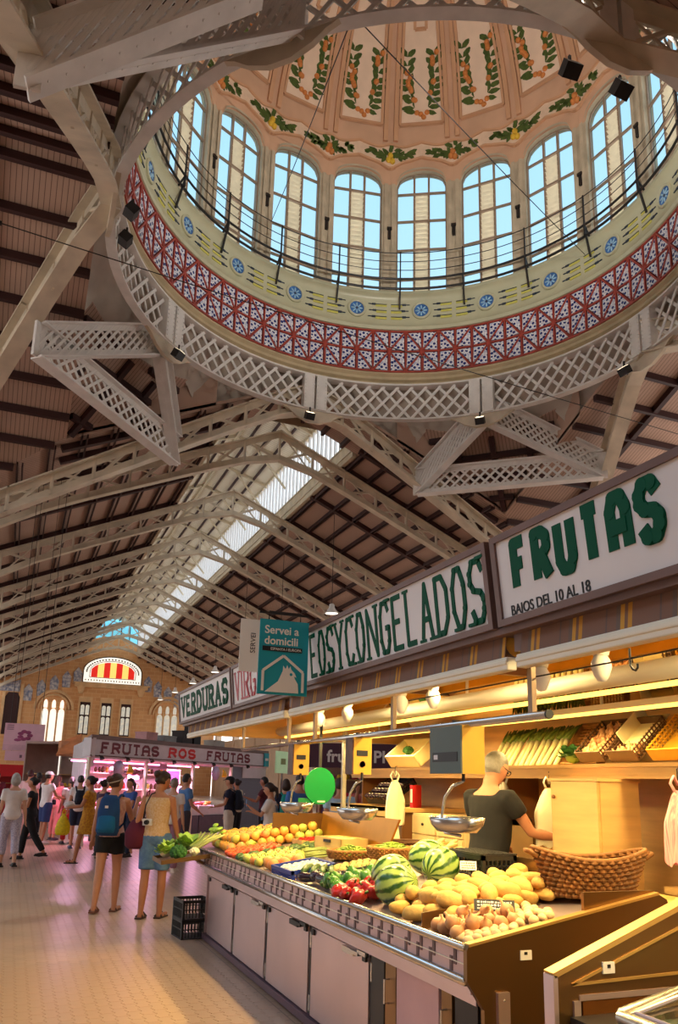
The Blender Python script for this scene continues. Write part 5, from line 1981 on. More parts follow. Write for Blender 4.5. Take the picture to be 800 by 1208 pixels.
def crate(label, loc, L, W_, H, mt, rz=0, name='crate', cat='crate', tilt=None, group=None, bars=True):
    """open plastic crate: rim, four grid walls, floor"""
    t = thing(name, label, cat, loc, rz, group)
    if tilt:
        t.rotation_euler = (tilt[0], tilt[1], rz)
    th = .008
    MB().bb(-L / 2, L / 2, -W_ / 2, W_ / 2, 0, th).build('base', mt, t)
    r = MB()
    for (a0, a1, b0, b1) in ((-L / 2, L / 2, -W_ / 2, -W_ / 2 + .014), (-L / 2, L / 2, W_ / 2 - .014, W_ / 2), (-L / 2, -L / 2 + .014, -W_ / 2, W_ / 2), (L / 2 - .014, L / 2, -W_ / 2, W_ / 2)):
        r.bb(a0, a1, b0, b1, H - .03, H)
    for sx_ in (-1, 1):
        for sy_ in (-1, 1):
            r.box((sx_ * (L / 2 - .012), sy_ * (W_ / 2 - .012), H / 2), (.024, .024, H))
    r.build('rim', mt, t)
    for ax in (0, 1):
        for sg in (-1, 1):
            w_ = MB()
            n = max(4, int((L if ax == 0 else W_) / .035))
            for i in range(n + 1):
                f = -.5 + i / n
                if ax == 0:
                    w_.box((f * (L - .02), sg * (W_ / 2 - .006), H / 2), (.009, .008, H - .03))
                else:
                    w_.box((sg * (L / 2 - .006), f * (W_ - .02), H / 2), (.008, .009, H - .03))
            for zz in (.25, .5, .75) if H > .2 else (.5,):
                if ax == 0:
                    w_.box((0, sg * (W_ / 2 - .006), H * zz), (L - .02, .008, .01))
                else:
                    w_.box((sg * (L / 2 - .006), 0, H * zz), (.008, W_ - .02, .01))
            tag(w_.build('side_grid', mt, t), kind='stuff')
    return t


SL = -math.atan(.155)
crate('blue plastic crate of white mushrooms at the counter edge', (2.2, 6.12, top_z(2.0) + .005), .36, .5, .09, M_bluep, tilt=(0, SL, 0))
mush = [blob('mushroom', (.024, .024, .018), M_whi, seed=12, lump=.05)]
pile('mushroom', mush, 2.05, 2.36, 5.9, 6.34, .024, 'small white mushroom in the blue crate', 'mushroom', 'mushrooms in the blue crate', 1, base=lambda x: top_z(x) + .018)
crate('black plastic crate of brown kiwis behind the aubergines', (2.4, 5.62, top_z(2.25) + .012), .38, .3, .08, M_plk, tilt=(0, SL, 0))
kiw = [blob('kiwi', (.034, .026, .026), M_kiw, seed=13, lump=.03)]
pile('kiwi', kiw, 2.24, 2.56, 5.49, 5.75, .029, 'brown kiwi in the black crate', 'kiwi', 'kiwis in the black crate', 1, base=lambda x: top_z(x) + .03, rot=(0, 0, .4))
aub = MB().lathe([(0, -.1), (.02, -.095), (.034, -.07), (.036, -.03), (.028, .03), (.018, .07), (.012, .085), (0, .09)], 12).tube([(0, 0, .085), (0, .006, .115)], .007, 6, 1).mesh('aubergine', [M_egg, M_stem], smooth=True)
for i, (x, y) in enumerate(((2.06, 5.62), (2.1, 5.5), (2.16, 5.72), (2.08, 5.38), (2.2, 5.42), (2.24, 5.3))):
    put('aubergine', aub, (x, y, top_z(x) + .04 + (i % 2) * .012), 'glossy dark aubergine beside the kiwi crate', 'aubergine', 'aubergines at the counter edge', (PI / 2, rp_.uniform(-.2, .2), rp_.uniform(-1.0, .6)))
zuc = MB().tube([(-.12, 0, 0), (-.1, 0, .002), (0, .008, .006), (.1, 0, .002), (.12, 0, 0)], [.01, .022, .026, .022, .012], 10).mesh('courgette', M_cuc, smooth=True)
for i in range(4):
    put('courgette', zuc, (2.14 + i * .03, 5.88 - i * .09, top_z(2.2) + .05 + i * .004), 'long dark green courgette lying across the front of the crates', 'courgette', 'courgettes at the counter edge', (0, -.1, .9 + .1 * i))


def pepper_mesh(name, mt, seed):
    rn = random.Random(seed)

    def fn(d):
        a = math.atan2(d.y, d.x)
        return 1 + .09 * math.cos(3 * a + seed) - .18 * max(0, d.z) ** 6
    return MB().ell((0, 0, 0), (.042, .042, .062), 14, 9, 0, None, fn).tube([(0, 0, .045), (.004, 0, .075)], .007, 6, 1).mesh(name, [mt, M_stem], smooth=True)


gp = [pepper_mesh('green_pepper', M_gpe, 1), pepper_mesh('green_pepper_b', M_gpe, 2)]
rpm = [pepper_mesh('red_pepper', M_rpe, 3), pepper_mesh('red_pepper_b', M_rpe, 4)]
for i in range(16):
    x, y = 2.05 + (i % 4) * .1 + rp_.uniform(-.02, .02), 5.02 + (i // 4) * .085
    put('green_pepper', gp[i % 2], (x, y, top_z(x) + .045 + (i % 3) * .014), 'shiny green pepper between the red peppers and the aubergines', 'pepper', 'green peppers', (rp_.uniform(.6, 1.6), rp_.uniform(-.5, .5), rp_.uniform(0, 6.28)))
for i in range(14):
    x, y = 2.02 + (i % 3) * .09 + rp_.uniform(-.02, .02), 4.62 + (i // 3) * .085
    put('red_pepper', rpm[i % 2], (x, y, top_z(x) + .045 + (i % 3) * .012), 'shiny dark red pepper beside the watermelons', 'pepper', 'red peppers', (rp_.uniform(.6, 1.6), rp_.uniform(-.5, .5), rp_.uniform(0, 6.28)))

wmm = MB().ell((0, 0, 0), (.118, .118, .132), 24, 16).mesh('watermelon', M_wm, smooth=True)
for lb, x, y, rot in (('striped watermelon nearest the potatoes at the counter edge', 2.16, 4.42, (1.25, .2, .5)), ('striped watermelon beside the red peppers', 2.3, 4.78, (1.0, -.3, 1.3)), ('striped watermelon at the back of the group of four', 2.74, 5.12, (1.35, .3, .9)), ('pale striped watermelon next to the black crate', 2.62, 4.72, (1.2, .2, 1.9))):
    put('watermelon', wmm, (x, y, top_z(x) + .112), lb, 'watermelon', 'watermelons', rot)

potm = [blob('potato_%d' % i, (.068 + .012 * (i % 2), .045, .039), M_pot, 14, 10, seed=20 + i, lump=.09) for i in range(5)]


def pot_base(x):
    return top_z(x) + .005


npot = 0
for L in range(2):
    for i in range(8 - 2 * L):
        for j in range(6 - L):
            x = 2.08 + L * .1 + i * .108 + rp_.uniform(-.02, .02) + (j % 2) * .045
            y = 3.78 + L * .05 + j * .1 + rp_.uniform(-.02, .02)
            if x > 2.98 or (x < 2.32 + .02 and y < 3.78) or (y > 4.28 and x < 2.36):
                continue
            put('potato', potm[npot % 5], (x, y, pot_base(x) + .038 + L * .052), 'earthy yellow potato in the big heap on the counter corner', 'potato', 'potato heap', (rp_.uniform(-.3, .3), rp_.uniform(-.3, .3), rp_.uniform(0, 6.28)), rp_.uniform(.9, 1.12))
            npot += 1
onm = [MB().lathe([(0, -.034), (.012, -.034), (.03, -.022), (.036, 0), (.031, .02), (.014, .034), (.006, .046), (.008, .06), (0, .062)], 14).mesh('onion', M_oni, smooth=True)]
for i in range(20):
    x, y = 2.02 + (i % 5) * .075 + rp_.uniform(-.012, .012), 3.47 + (i // 5) * .07 + rp_.uniform(-.01, .01)
    put('onion', onm[0], (x, y, top_z(x) + .036 + (i % 4 == 1) * .03), 'brown onion in front of the black price card', 'onion', 'onions by the price card', (rp_.uniform(-.9, .9), rp_.uniform(-.9, .9), 0))
gam = [blob('garlic', (.026, .026, .022), M_gar, seed=31, lump=.1)]
pile('garlic', gam, 2.3, 2.55, 3.4, 3.7, .03, 'pale garlic bulb scattered in the corner of the tray', 'garlic', 'garlic bulbs', 1, jit=.5)
pile('garlic', gam, 1.99, 2.3, 3.35, 3.46, .024, 'pale garlic bulb along the front rail', 'garlic', 'garlic along the rail', 1, jit=.4)
dvd = thing('tray_divider', 'bent steel divider between potatoes and onions', 'divider', (2.2, 3.8, top_z(2.2)))
MB().add([(-.2, -.005, -.03), (.22, -.005, .03), (.22, -.005, .1), (-.2, -.005, .05), (-.2, .003, -.03), (.22, .003, .03), (.22, .003, .1), (-.2, .003, .05)], [(0, 1, 2, 3), (7, 6, 5, 4), (3, 2, 6, 7), (0, 3, 7, 4), (1, 5, 6, 2)]).build('plate', M_ssd, dvd)


def price_card(label, loc, w_, h_, rz, dark):
    t = thing('price_card', label, 'price card', loc, rz)
    Mx = RX(R(55))
    MB().bb(-w_ / 2, w_ / 2, 0, h_, 0, .003, 0, Mx).build('card', M_blk if dark else M_white, t)
    ink = M_white if dark else M_blk
    sc = MB()
    rn = random.Random(int(w_ * 1000))
    for r_ in range(3):
        y0 = h_ * (.14 + .27 * r_)
        x = -w_ * .42
        while x < w_ * .4:
            dw_ = rn.uniform(.04, .1) * w_
            sc.bb(x, x + dw_ * .7, y0, y0 + h_ * rn.uniform(.1, .18), .003, .004, 0, Mx)
            x += dw_
    tag(sc.build('handwriting', ink, t), kind='stuff')
    MB().tube([(0, .02, 0), (0, .03, -.06)], .003, 5).build('pin', M_chrome, t)
    return t


price_card('black price card with white handwriting standing in the onions', (2.3, 3.6, top_z(2.3) + .06), .2, .06, -.5, True)
price_card('small white price card beside the watermelons', (2.68, 4.48, top_z(2.68) + .1), .1, .06, -.5, False)
price_card('small white price card on the wicker tray', (3.1, 5.6, top_z(3.05) + .05), .09, .05, -.5, False)

crate('upturned black plastic crate behind the watermelons', (2.9, 4.72, top_z(2.9) + .02), .25, .5, .13, M_plk, rz=0)
MB_c = thing('mesh_tray', 'black mesh tray lying on the plastic crate', 'tray', (2.9, 4.72, top_z(2.9) + .152), 0)
lg = MB()
for i in range(16):
    lg.bb(-.125, .125, -.25 + i * .0333 - .004, -.25 + i * .0333 + .004, 0, .006)
for i in range(8):
    lg.bb(-.125 + i * .0357 - .004, -.125 + i * .0357 + .004, -.25, .25, 0, .008)
tag(lg.build('mesh_grid', M_plk, MB_c), kind='stuff')
put('potato', potm[0], (2.96, 4.36, top_z(2.96) + .055), 'single large potato lying against the black crate', 'potato', None, (0, 0, .4), 1.3)


# ------------------------------------------------------------------ wicker
def basket(label, loc, rx, ry, h, mt, flare=1.25, dip=0.0, rz=0, nw=None, rows=9, name='basket', ends=0.0):
    """woven basket: coiled strands laid row on row, rim and base"""
    t = thing(name, label, 'basket', loc, rz)
    n = nw or 40
    MB().lathe([(0, .004), (.98, .004), (.98, .012), (0, .012)], 28, 0, S(rx, ry, 1)).build('base', mt, t)

    def zrim(a):
        return h * (1 + dip * (abs(math.cos(a)) ** 2.2))
    wv = MB()
    for r_ in range(rows):
        f = (r_ + .5) / rows
        k = 1 + (flare - 1) * f
        pts = []
        m_ = n * 2
        for i in range(m_):
            a = 2 * PI * i / m_
            wob = (.012 if (i + r_) % 2 else -.006)
            e = 1 + ends * f * abs(math.cos(a)) ** 4
            pts.append(((rx * k * e + wob) * math.cos(a), (ry * k + wob) * math.sin(a), zrim(a) * f))
        wv.tube(pts, h / rows * .62, 5, closed=True)
    tag(wv.build('weave', mt, t), kind='stuff')
    pts = []
    for i in range(n):
        a = 2 * PI * i / n
        e = 1 + ends * abs(math.cos(a)) ** 4
        pts.append((rx * flare * e * math.cos(a), ry * flare * math.sin(a), zrim(a)))
    MB().tube(pts, .013, 6, closed=True).build('rim', mt, t, smooth=True)
    lin = MB()
    lin.lathe([(rx * .96, .01), (rx * flare * .94, h * .97)], 28, 0, S(1, ry / rx, 1))
    lin.build('lining', M_wickd, t)
    return t


bb_ = basket('big boat shaped woven basket with loop handles on the counter corner', (2.95, 3.68, 1.06), .205, .13, .19, M_wickb, 1.3, .28, R(-22), 36, 9, ends=.14)
for sg in (-1, 1):
    MB().tube([(sg * .285, -.05, .2), (sg * .33, -.035, .225), (sg * .335, .035, .225), (sg * .285, .05, .2)], .012, 6).build('handle', M_wickb, bb_, smooth=True)
ron = MB().lathe([(0, -.034), (.012, -.034), (.03, -.022), (.036, 0), (.031, .02), (.014, .034), (.005, .048), (0, .05)], 14).mesh('red_onion', mat('red_onion_skin', (96, 36, 54), rough=.3, var=.2, scale=9), smooth=True)
for i, (x, y, z) in enumerate(((-.02, .02, .13), (.06, .03, .12), (.02, -.04, .1), (.1, -.02, .1), (-.08, -.02, .09))):
    c_, s_ = math.cos(R(-22)), math.sin(R(-22))
    put('red_onion', ron, (2.95 + x * c_ - y * s_, 3.68 + x * s_ + y * c_, 1.07 + z), 'purple onion inside the big woven basket', 'onion', 'purple onions in the basket', None, 1.15 if i == 0 else .95)
basket('round wicker basket of green beans', (2.86, 5.95, top_z(2.86)), .15, .15, .09, M_wick, 1.2, 0, 0, 30, 6)
basket('low wicker tray of green beans beside the round basket', (2.7, 6.38, top_z(2.7)), .17, .14, .06, M_wick, 1.15, 0, 0, 30, 4)
for lb, cx_, cy_, rr_, zz in (('green beans heaped in the round basket', 2.86, 5.95, .15, .06), ('green beans heaped in the low wicker tray', 2.7, 6.38, .15, .03)):
    mb = MB()
    for i in range(150):
        a, d = rp_.uniform(0, 6.28), rr_ * math.sqrt(rp_.random())
        x, y = cx_ + d * math.cos(a), cy_ + d * math.sin(a)
        z = top_z(cx_) + zz + .05 * (1 - d / rr_) + rp_.uniform(0, .02)
        an = rp_.uniform(0, 6.28)
        u = V((math.cos(an), math.sin(an), rp_.uniform(-.2, .2))) * .05
        p = V((x, y, z))
        mb.tube([p - u, p + V((0, 0, .008)), p + u], .005, 5)
    o = mb.build('green_beans', M_bean, None, smooth=True)
    tag(o, lb, 'beans', kind='stuff')
basket('round dark wicker basket on the table behind', (3.28, 6.5, 1.06), .14, .14, .08, M_wickd, 1.15, 0, 0, 32, 6)
basket('long wicker tray of carrots and parsnips', (3.26, 5.92, 1.06), .13, .24, .06, M_wick, 1.2, 0, .2, 34, 4)
carm = MB().tube([(-.11, 0, 0), (-.05, 0, .003), (.05, .004, .002), (.09, 0, 0)], [.004, .012, .018, .014], 8).mesh('carrot', mat('carrot_orange', (224, 128, 56), rough=.5, var=.12), smooth=True)
parm = MB().tube([(-.11, 0, 0), (-.05, 0, .003), (.05, .004, .002), (.09, 0, 0)], [.004, .014, .02, .016], 8).mesh('parsnip', mat('parsnip_cream', (236, 208, 140), rough=.5, var=.1), smooth=True)
for i in range(12):
    x, y = 3.2 + (i % 3) * .06, 5.74 + (i // 3) * .1
    if i % 4:
        put('parsnip', parm, (x, y, 1.13 + (i % 2) * .02), 'cream parsnip in the long wicker tray', 'parsnip', 'parsnips', (0, rp_.uniform(-.5, .1), rp_.uniform(-.6, .6)))
    else:
        put('carrot', carm, (x - .05, y, 1.14), 'orange carrot on the long wicker tray', 'carrot', 'carrots', (0, rp_.uniform(-.3, .1), rp_.uniform(-.6, .6)), 1.3)
basket('wicker basket on the low shelf beside the pink bag', (3.75, 3.55, 1.04), .14, .18, .12, M_wick, 1.2, 0, 0, 32, 7)
put('courgette', mat and MB().tube([(-.16, 0, 0), (-.13, 0, .002), (0, .01, .004), (.13, 0, .002), (.16, 0, 0)], [.008, .022, .024, .022, .008], 10).mesh('cucumber_long', mat('cucumber_bright', (70, 130, 50), rough=.3, var=.15), smooth=True), (3.2, 4.32, 1.085), 'bright green cucumber alone on the yellow work table', 'cucumber', None, (0, 0, -.2))

# cardboard boxes on the display
bx = thing('carton', 'open yellow cardboard carton at the back of the display', 'carton', (2.86, 7.0, top_z(2.86)), .15)
mb = MB().bb(-.14, .14, -.24, .24, 0, .01)
for a in (((-.14, -.13), (-.24, .24)), ((.13, .14), (-.24, .24)), ((-.14, .14), (-.24, -.23)), ((-.14, .14), (.23, .24))):
    mb.bb(a[0][0], a[0][1], a[1][0], a[1][1], 0, .1)
mb.build('walls', M_card, bx)
MB().bb(-.15, -.138, -.06, .06, .06, .085).build('hand_hole', M_iron, bx)
aspm = MB().tube([(-.11, 0, 0), (.05, 0, .003), (.11, 0, 0)], [.009, .008, .003], 6).mesh('asparagus', mat('asparagus_green', (150, 170, 84), rough=.5, scale=6, col2=(220, 206, 150)), smooth=True)
for i in range(16):
    put('asparagus', aspm, (2.86 + rp_.uniform(-.03, .03), 6.82 + i * .024, top_z(2.86) + .06 + (i % 3) * .014), 'pale asparagus spear in the yellow carton', 'asparagus', 'asparagus spears', (0, -.1, rp_.uniform(-.2, .2)))
ty = thing('chilli_tray', 'shallow tray of small red chillies behind the cucumbers', 'tray', (2.82, 7.66, top_z(2.82)))
MB().bb(-.14, .14, -.14, .14, 0, .01).bb(-.15, .15, -.15, -.14, 0, .04).bb(-.15, .15, .14, .15, 0, .04).bb(-.15, -.14, -.14, .14, 0, .04).build('tray_body', M_card, ty)
mb = MB()
for i in range(90):
    p = V((2.82 + rp_.uniform(-.12, .12), 7.66 + rp_.uniform(-.12, .12), top_z(2.82) + .03 + rp_.uniform(0, .03)))
    an = rp_.uniform(0, 6.28)
    u = V((math.cos(an), math.sin(an), 0)) * .022
    mb.tube([p - u, p, p + u], [.003, .008, .002], 5)
tag(mb.build('chillies', mat('chilli_red', (196, 36, 24), rough=.25, var=.15), None, smooth=True), 'small red chillies heaped in the shallow tray', 'chillies', kind='stuff')

# far end tray: lettuce, broccoli, cauliflower, celery


def floret_mesh(name, mt, r, seed, stem):
    rn = random.Random(seed)
    mb = MB()
    for i in range(26):
        z = 1 - (i + .5) / 26 * 1.15
        a = i * 2.39996
        q = math.sqrt(max(0, 1 - z * z))
        mb.ell((r * .75 * q * math.cos(a), r * .75 * q * math.sin(a), r * .65 * z), r * .34, 8, 6)
    mb.ell((0, 0, 0), (r * .8, r * .8, r * .7), 10, 7)
    mb.tube([(0, 0, -r * .4), (0, 0, -r)], [r * .35, r * .25], 8, 1)
    return mb.mesh(name, [mt, stem], smooth=True)


def leafy_mesh(name, mt, r, seed, core):
    rn = random.Random(seed)
    mb = MB()
    mb.ell((0, 0, 0), (r * .55, r * .55, r * .5), 10, 7, 1)
    for i in range(22):
        a = i * 2.4
        el = .1 + .9 * (i / 22)
        u = V((math.cos(a) * math.cos(el), math.sin(a) * math.cos(el), math.sin(el)))
        w_ = V((-math.sin(a), math.cos(a), 0))
        n_ = u.cross(w_)
        base_ = u * r * .25
        P_ = []
        for j in range(5):
            f = j / 4
            wd = r * .42 * math.sin(PI * (.15 + .8 * f))
            c = base_ + u * r * .85 * f + n_ * r * .18 * math.sin(f * 2.5) * -1
            P_ += [c - w_ * wd + n_ * r * .1 * rn.uniform(-1, 1), c, c + w_ * wd + n_ * r * .1 * rn.uniform(-1, 1)]
        fs = []
        for j in range(4):
            for k_ in range(2):
                fs.append((j * 3 + k_, j * 3 + k_ + 1, j * 3 + k_ + 4, j * 3 + k_ + 3))
        mb.add(P_, fs, 0)
    return mb.mesh(name, [mt, core], smooth=True)


put('broccoli', floret_mesh('broccoli', M_broc, .085, 3, M_stem), (1.66, 8.34, .9), 'dark green broccoli head at the tip of the side tray', 'broccoli', None, (.4, 0, 0))
for i, (x, y, z, lb) in enumerate(((1.56, 8.5, .9, 'leafy cauliflower on the outer end of the side tray'), (1.64, 8.68, .92, 'leafy cauliflower behind the broccoli'))):
    put('cauliflower', leafy_mesh('cauliflower_%d' % i, M_lett, .11, 5 + i, M_caul), (x, y, z), lb, 'cauliflower', None, (0, 0, i))
put('lettuce', leafy_mesh('lettuce', M_lett, .13, 9, M_lett), (1.8, 8.62, .97), 'loose green lettuce on top of the side tray', 'lettuce', None, (.2, .1, 0))
put('cauliflower', floret_mesh('cauliflower_head', M_caul, .05, 8, M_lett), (1.82, 8.34, .91), 'small cream cauliflower beside the celery', 'cauliflower', None, (0, 0, 0))
cel = MB()
for i in range(7):
    a = (i - 3) * .05
    cel.tube([(0, a * .4, .012 * (i % 3)), (.14, a * .7, .03 + .01 * (i % 2)), (.27, a * 1.5, .06)], [.014, .012, .009], 6)
for i in range(14):
    cel.ell((.3 + rp_.uniform(-.03, .06), rp_.uniform(-.07, .07), .07 + rp_.uniform(-.03, .05)), (.035, .03, .018), 7, 5, 1)
put('celery', cel.mesh('celery', [M_stalk, M_lett], smooth=True), (1.82, 8.44, .93), 'pale celery bunch leaning from the tray onto the counter', 'celery', None, (0, -.35, .35))

# black crates on the floor at the counter end
crate('black plastic crate on the floor at the end of the counter', (1.99, 9.02, 0), .33, .36, .19, M_plk, .1, group='stacked floor crates')
crate('black plastic crate stacked on another at the end of the counter', (1.99, 9.02, .192), .33, .36, .19, M_plk, .1, group='stacked floor crates')

# ------------------------------------------------------------------ back shelf produce
lk = MB()
lk.tube([(0, 0, 0), (0, 0, .04), (0, 0, .2), (0, .004, .26)], [.016, .019, .017, .02], 8, 0)
for i in range(5):
    a = (i - 2) * .4
    lk.tube([(0, 0, .24), (.01 * math.cos(a * 2), .03 * a, .33), (.02 * math.cos(a), .08 * a, .42)], [.016, .014, .004], 6, 1, flat=.35)
lkm = lk.mesh('leek', [M_lkw, M_lkg], smooth=True)
for i in range(13):
    put('leek', lkm, (4.02 + rp_.uniform(-.01, .01), 5.38 + i * .078, 1.79), 'long leek leaning in the row on the back shelf', 'leek', 'leeks on the back shelf', (rp_.uniform(-.12, .05), .62, 0), (1.15, 1.15, 1.02))
tl = thing('wicker_tray', 'tilted open lattice wicker tray behind the herbs', 'tray', (4.1, 5.16, 1.8))
tl.rotation_euler = (0, R(-52), 0)
lg = MB()
for i in range(13):
    lg.beam((-.02 + 0 * i, -.22 + i * .036, 0), (.4, -.22 + i * .036 + .0, 0), .006, .012)
for i in range(12):
    lg.beam((i * .034, -.22, .01), (i * .034, .22, .01), .006, .012)
tag(lg.build('lattice', M_wick, tl), kind='stuff')
MB().bb(-.02, .4, -.24, -.22, -.02, .04).bb(-.02, .4, .22, .24, -.02, .04).bb(.38, .4, -.22, .22, -.02, .04).bb(-.02, 0, -.22, .22, -.02, .04).build('tray_frame', M_wick, tl)
put('herb_bunch', leafy_mesh('herb_bunch', M_broc, .11, 14, M_lkg), (4.0, 5.12, 1.86), 'dark green herb bunch lying before the lattice tray', 'herbs', None, (0, 0, 0))


def shelf_crate(label, y, w_, mt, tilt=-42):
    t = thing('shelf_crate', label, 'crate', (3.93, y, 1.815), group='tilted crates on the back shelf')
    t.rotation_euler = (0, R(tilt), 0)
    MB().bb(0, .36, -w_ / 2, w_ / 2, 0, .008).build('base', mt, t)
    MB().bb(-.008, 0, -w_ / 2, w_ / 2, 0, .09).build('front_wall', mt, t)
    MB().bb(.36, .368, -w_ / 2, w_ / 2, 0, .09).build('rear_wall', mt, t)
    for sg in (-1, 1):
        g_ = MB()
        for i in range(12):
            g_.box((.015 + i * .031, sg * w_ / 2, .05), (.008, .008, .09))
        for zz in (.03, .055, .085):
            g_.box((.18, sg * w_ / 2, zz), (.37, .008, .008))
        tag(g_.build('side_grid', mt, t), kind='stuff')
    return t


M_brp = mat('brown_plastic', (84, 56, 34), rough=.5, var=.1)
shelf_crate('tilted brown crate full of pale shallots on the back shelf', 4.80, .27, M_brp)
shelf_crate('tilted brown crate with a card liner and a few shallots', 4.46, .27, M_brp)
shelf_crate('tilted yellow crate at the end of the back shelf', 4.05, .3, M_gold)
c_, s_ = math.cos(R(42)), math.sin(R(42))
for yc, nn in ((4.80, 34), (4.46, 9)):
    for i in range(nn):
        u, v = .03 + (i // 5) * .05 + rp_.uniform(-.01, .01), -.1 + (i % 5) * .05 + rp_.uniform(-.008, .008)
        h_ = .035 + (i % 2) * .012
        put('shallot', onm[0], (3.93 + u * c_ - h_ * s_, yc + v, 1.815 + u * s_ + h_ * c_), 'pale shallot in the tilted crate with others' if nn > 10 else 'pale shallot on the card liner', 'shallot', 'shallots on the back shelf', None, .72)
ln = thing('card_liner', 'cream card liner standing in the brown crate', 'liner', (3.98, 4.46, 1.9))
ln.rotation_euler = (0, R(-42), 0)
MB().bb(.05, .36, -.11, .11, 0, .006).bb(.05, .36, .105, .115, 0, .1).build('liner_sheet', M_foam, ln)
# foam box
fb = thing('foam_box', 'pale foam box tipped towards the aisle on the back shelf', 'box', (3.96, 7.9, 1.8))
fb.rotation_euler = (0, R(-38), R(8))
mb = MB().bb(0, .34, -.28, .28, 0, .02)
for a in ((0, .025, -.28, .28), (.315, .34, -.28, .28), (0, .34, -.28, -.255), (0, .34, .255, .28)):
    mb.bb(*a, 0, .15)
mb.build('box_shell', M_foam, fb, bevel=.006)
put('broccoli', floret_mesh('broccoli_small', M_broc, .06, 4, M_stem), (4.02, 7.95, 1.98), 'small green broccoli inside the foam box', 'broccoli', None, (0, 0, 0))
# aubergine crate on the ledge shelf
t = shelf_crate('tilted dark crate of aubergines on the lower ledge', 7.95, .55, M_iron, -35)
t.location = (3.66, 7.9, 1.42)
c_, s_ = math.cos(R(35)), math.sin(R(35))
for i in range(18):
    u, v = .06 + (i // 6) * .1, -.23 + (i % 6) * .09
    h_ = .05
    put('aubergine', aub, (3.66 + u * c_ - h_ * s_, 7.9 + v, 1.42 + u * s_ + h_ * c_), 'black aubergine in the tilted crate on the ledge', 'aubergine', 'aubergines on the ledge', (PI / 2, rp_.uniform(-.3, .3), PI / 2 + rp_.uniform(-.2, .2)), .95)
t = thing('red_box', 'red box standing beside the aubergine crate', 'box', (3.8, 7.35, 1.4), .3)
MB().bb(-.06, .06, -.02, .02, 0, .22).build('box_body', mat('box_red', (176, 30, 30), rough=.4, var=.1), t)
MB().bb(-.061, -.059, -.015, .015, .05, .18).build('box_label', M_white, t)


# ------------------------------------------------------------------ hanging carrier bags
def hung_bag(label, loc, w_, h_, mt, rz=0, seed=1):
    t = thing('carrier_bags', label, 'plastic bags', loc, rz)
    rn = random.Random(seed)
    n, m_ = 26, 14
    mb = MB()
    vs, fs = [], []
    for i in range(m_ + 1):
        f = i / m_                       # 0 top .. 1 bottom
        wd = w_ / 2 * (.22 + .78 * min(1, f * 2.2) ** .7)
        for j in range(n):
            a = 2 * PI * j / n
            fold = 1 + .16 * math.sin(5 * a + seed + 3 * f) * (1 - .4 * f) + .06 * math.sin(11 * a)
            vs.append((wd * math.cos(a) * fold, wd * .42 * math.sin(a) * fold, -h_ * f + (.015 * math.sin(7 * a) if i == m_ else 0)))
    for i in range(m_):
        for j in range(n):
            fs.append((i * n + j, i * n + (j + 1) % n, (i + 1) * n + (j + 1) % n, (i + 1) * n + j))
    mb.add(vs, fs)
    mb.build('bag_body', mt, t, smooth=True)
    hm = MB()
    for sg in (-1, 1):
        hm.tube([(sg * .02, 0, -.02), (sg * .05, .005, .04), (sg * .02, .01, .08), (0, 0, .03)], .014, 6, flat=.4)
    hm.build('bag_handle', mt, t, smooth=True)
    MB().tube([(0, 0, .05), (0, 0, .12), (.02, 0, .13)], .004, 6).build('hook', M_iron, t)
    return t


hung_bag('cream carrier bags hanging beside the tall cabinet', (3.8, 5.16, 1.62), .26, .42, M_bag, 0, 1)
hung_bag('cream carrier bags hanging in front of the aubergine crate', (3.4, 7.0, 1.66), .2, .4, M_bag, .2, 2)
hung_bag('pink striped carrier bags hanging at the right end of the stall', (3.55, 3.62, 1.62), .22, .4, mat('plastic_bag_pink', (236, 130, 140), rough=.4, scale=30, col2=(246, 200, 196), stretch=(1, 12, .2)), 0, 3)
hung_bag('small grey bag hanging on the back wall behind the seller', (3.78, 5.75, 1.66), .14, .3, mat('plastic_bag_grey', (170, 160, 150), rough=.5), 0, 4)
pb = thing('paper_bags', 'stack of white paper bags standing on the back work shelf', 'paper bags', (3.32, 6.85, 1.06), .3)
for i in range(5):
    MB().add([(-.09, i * .012, 0), (.09, i * .012, 0), (.08, .03 + i * .02, .2), (-.08, .03 + i * .02, .2), (-.09, i * .012 + .008, 0), (.09, i * .012 + .008, 0), (.08, .036 + i * .02, .2), (-.08, .036 + i * .02, .2)], [(0, 1, 2, 3), (7, 6, 5, 4), (0, 4, 5, 1), (2, 6, 7, 3), (1, 5, 6, 2), (3, 7, 4, 0)]).build('bag_sheet', M_bag, pb)

# ------------------------------------------------------------------ people
REMESH = []


def solid(mb, name, mts, parent, voxel, smooth_it=4):
    """closed overlapping lofts fused into one continuous surface (voxel remesh, applied at the end)"""
    o = mb.build(name, mts, parent, smooth=True)
    REMESH.append((o, voxel, smooth_it))
    return o


def apply_remesh():
    for o, vx, it in REMESH:
        md = o.modifiers.new('fuse', 'REMESH')
        md.mode = 'VOXEL'
        md.voxel_size = vx
        md.use_smooth_shade = True
        ms = o.modifiers.new('soft', 'SMOOTH')
        ms.factor = .5
        ms.iterations = it
    dg = bpy.context.evaluated_depsgraph_get()
    for o, vx, it in REMESH:
        me = D.meshes.new_from_object(o.evaluated_get(dg))
        mts = list(o.data.materials)
        o.modifiers.clear()
        o.data = me
        if not me.materials:
            for m_ in mts:
                me.materials.append(m_)


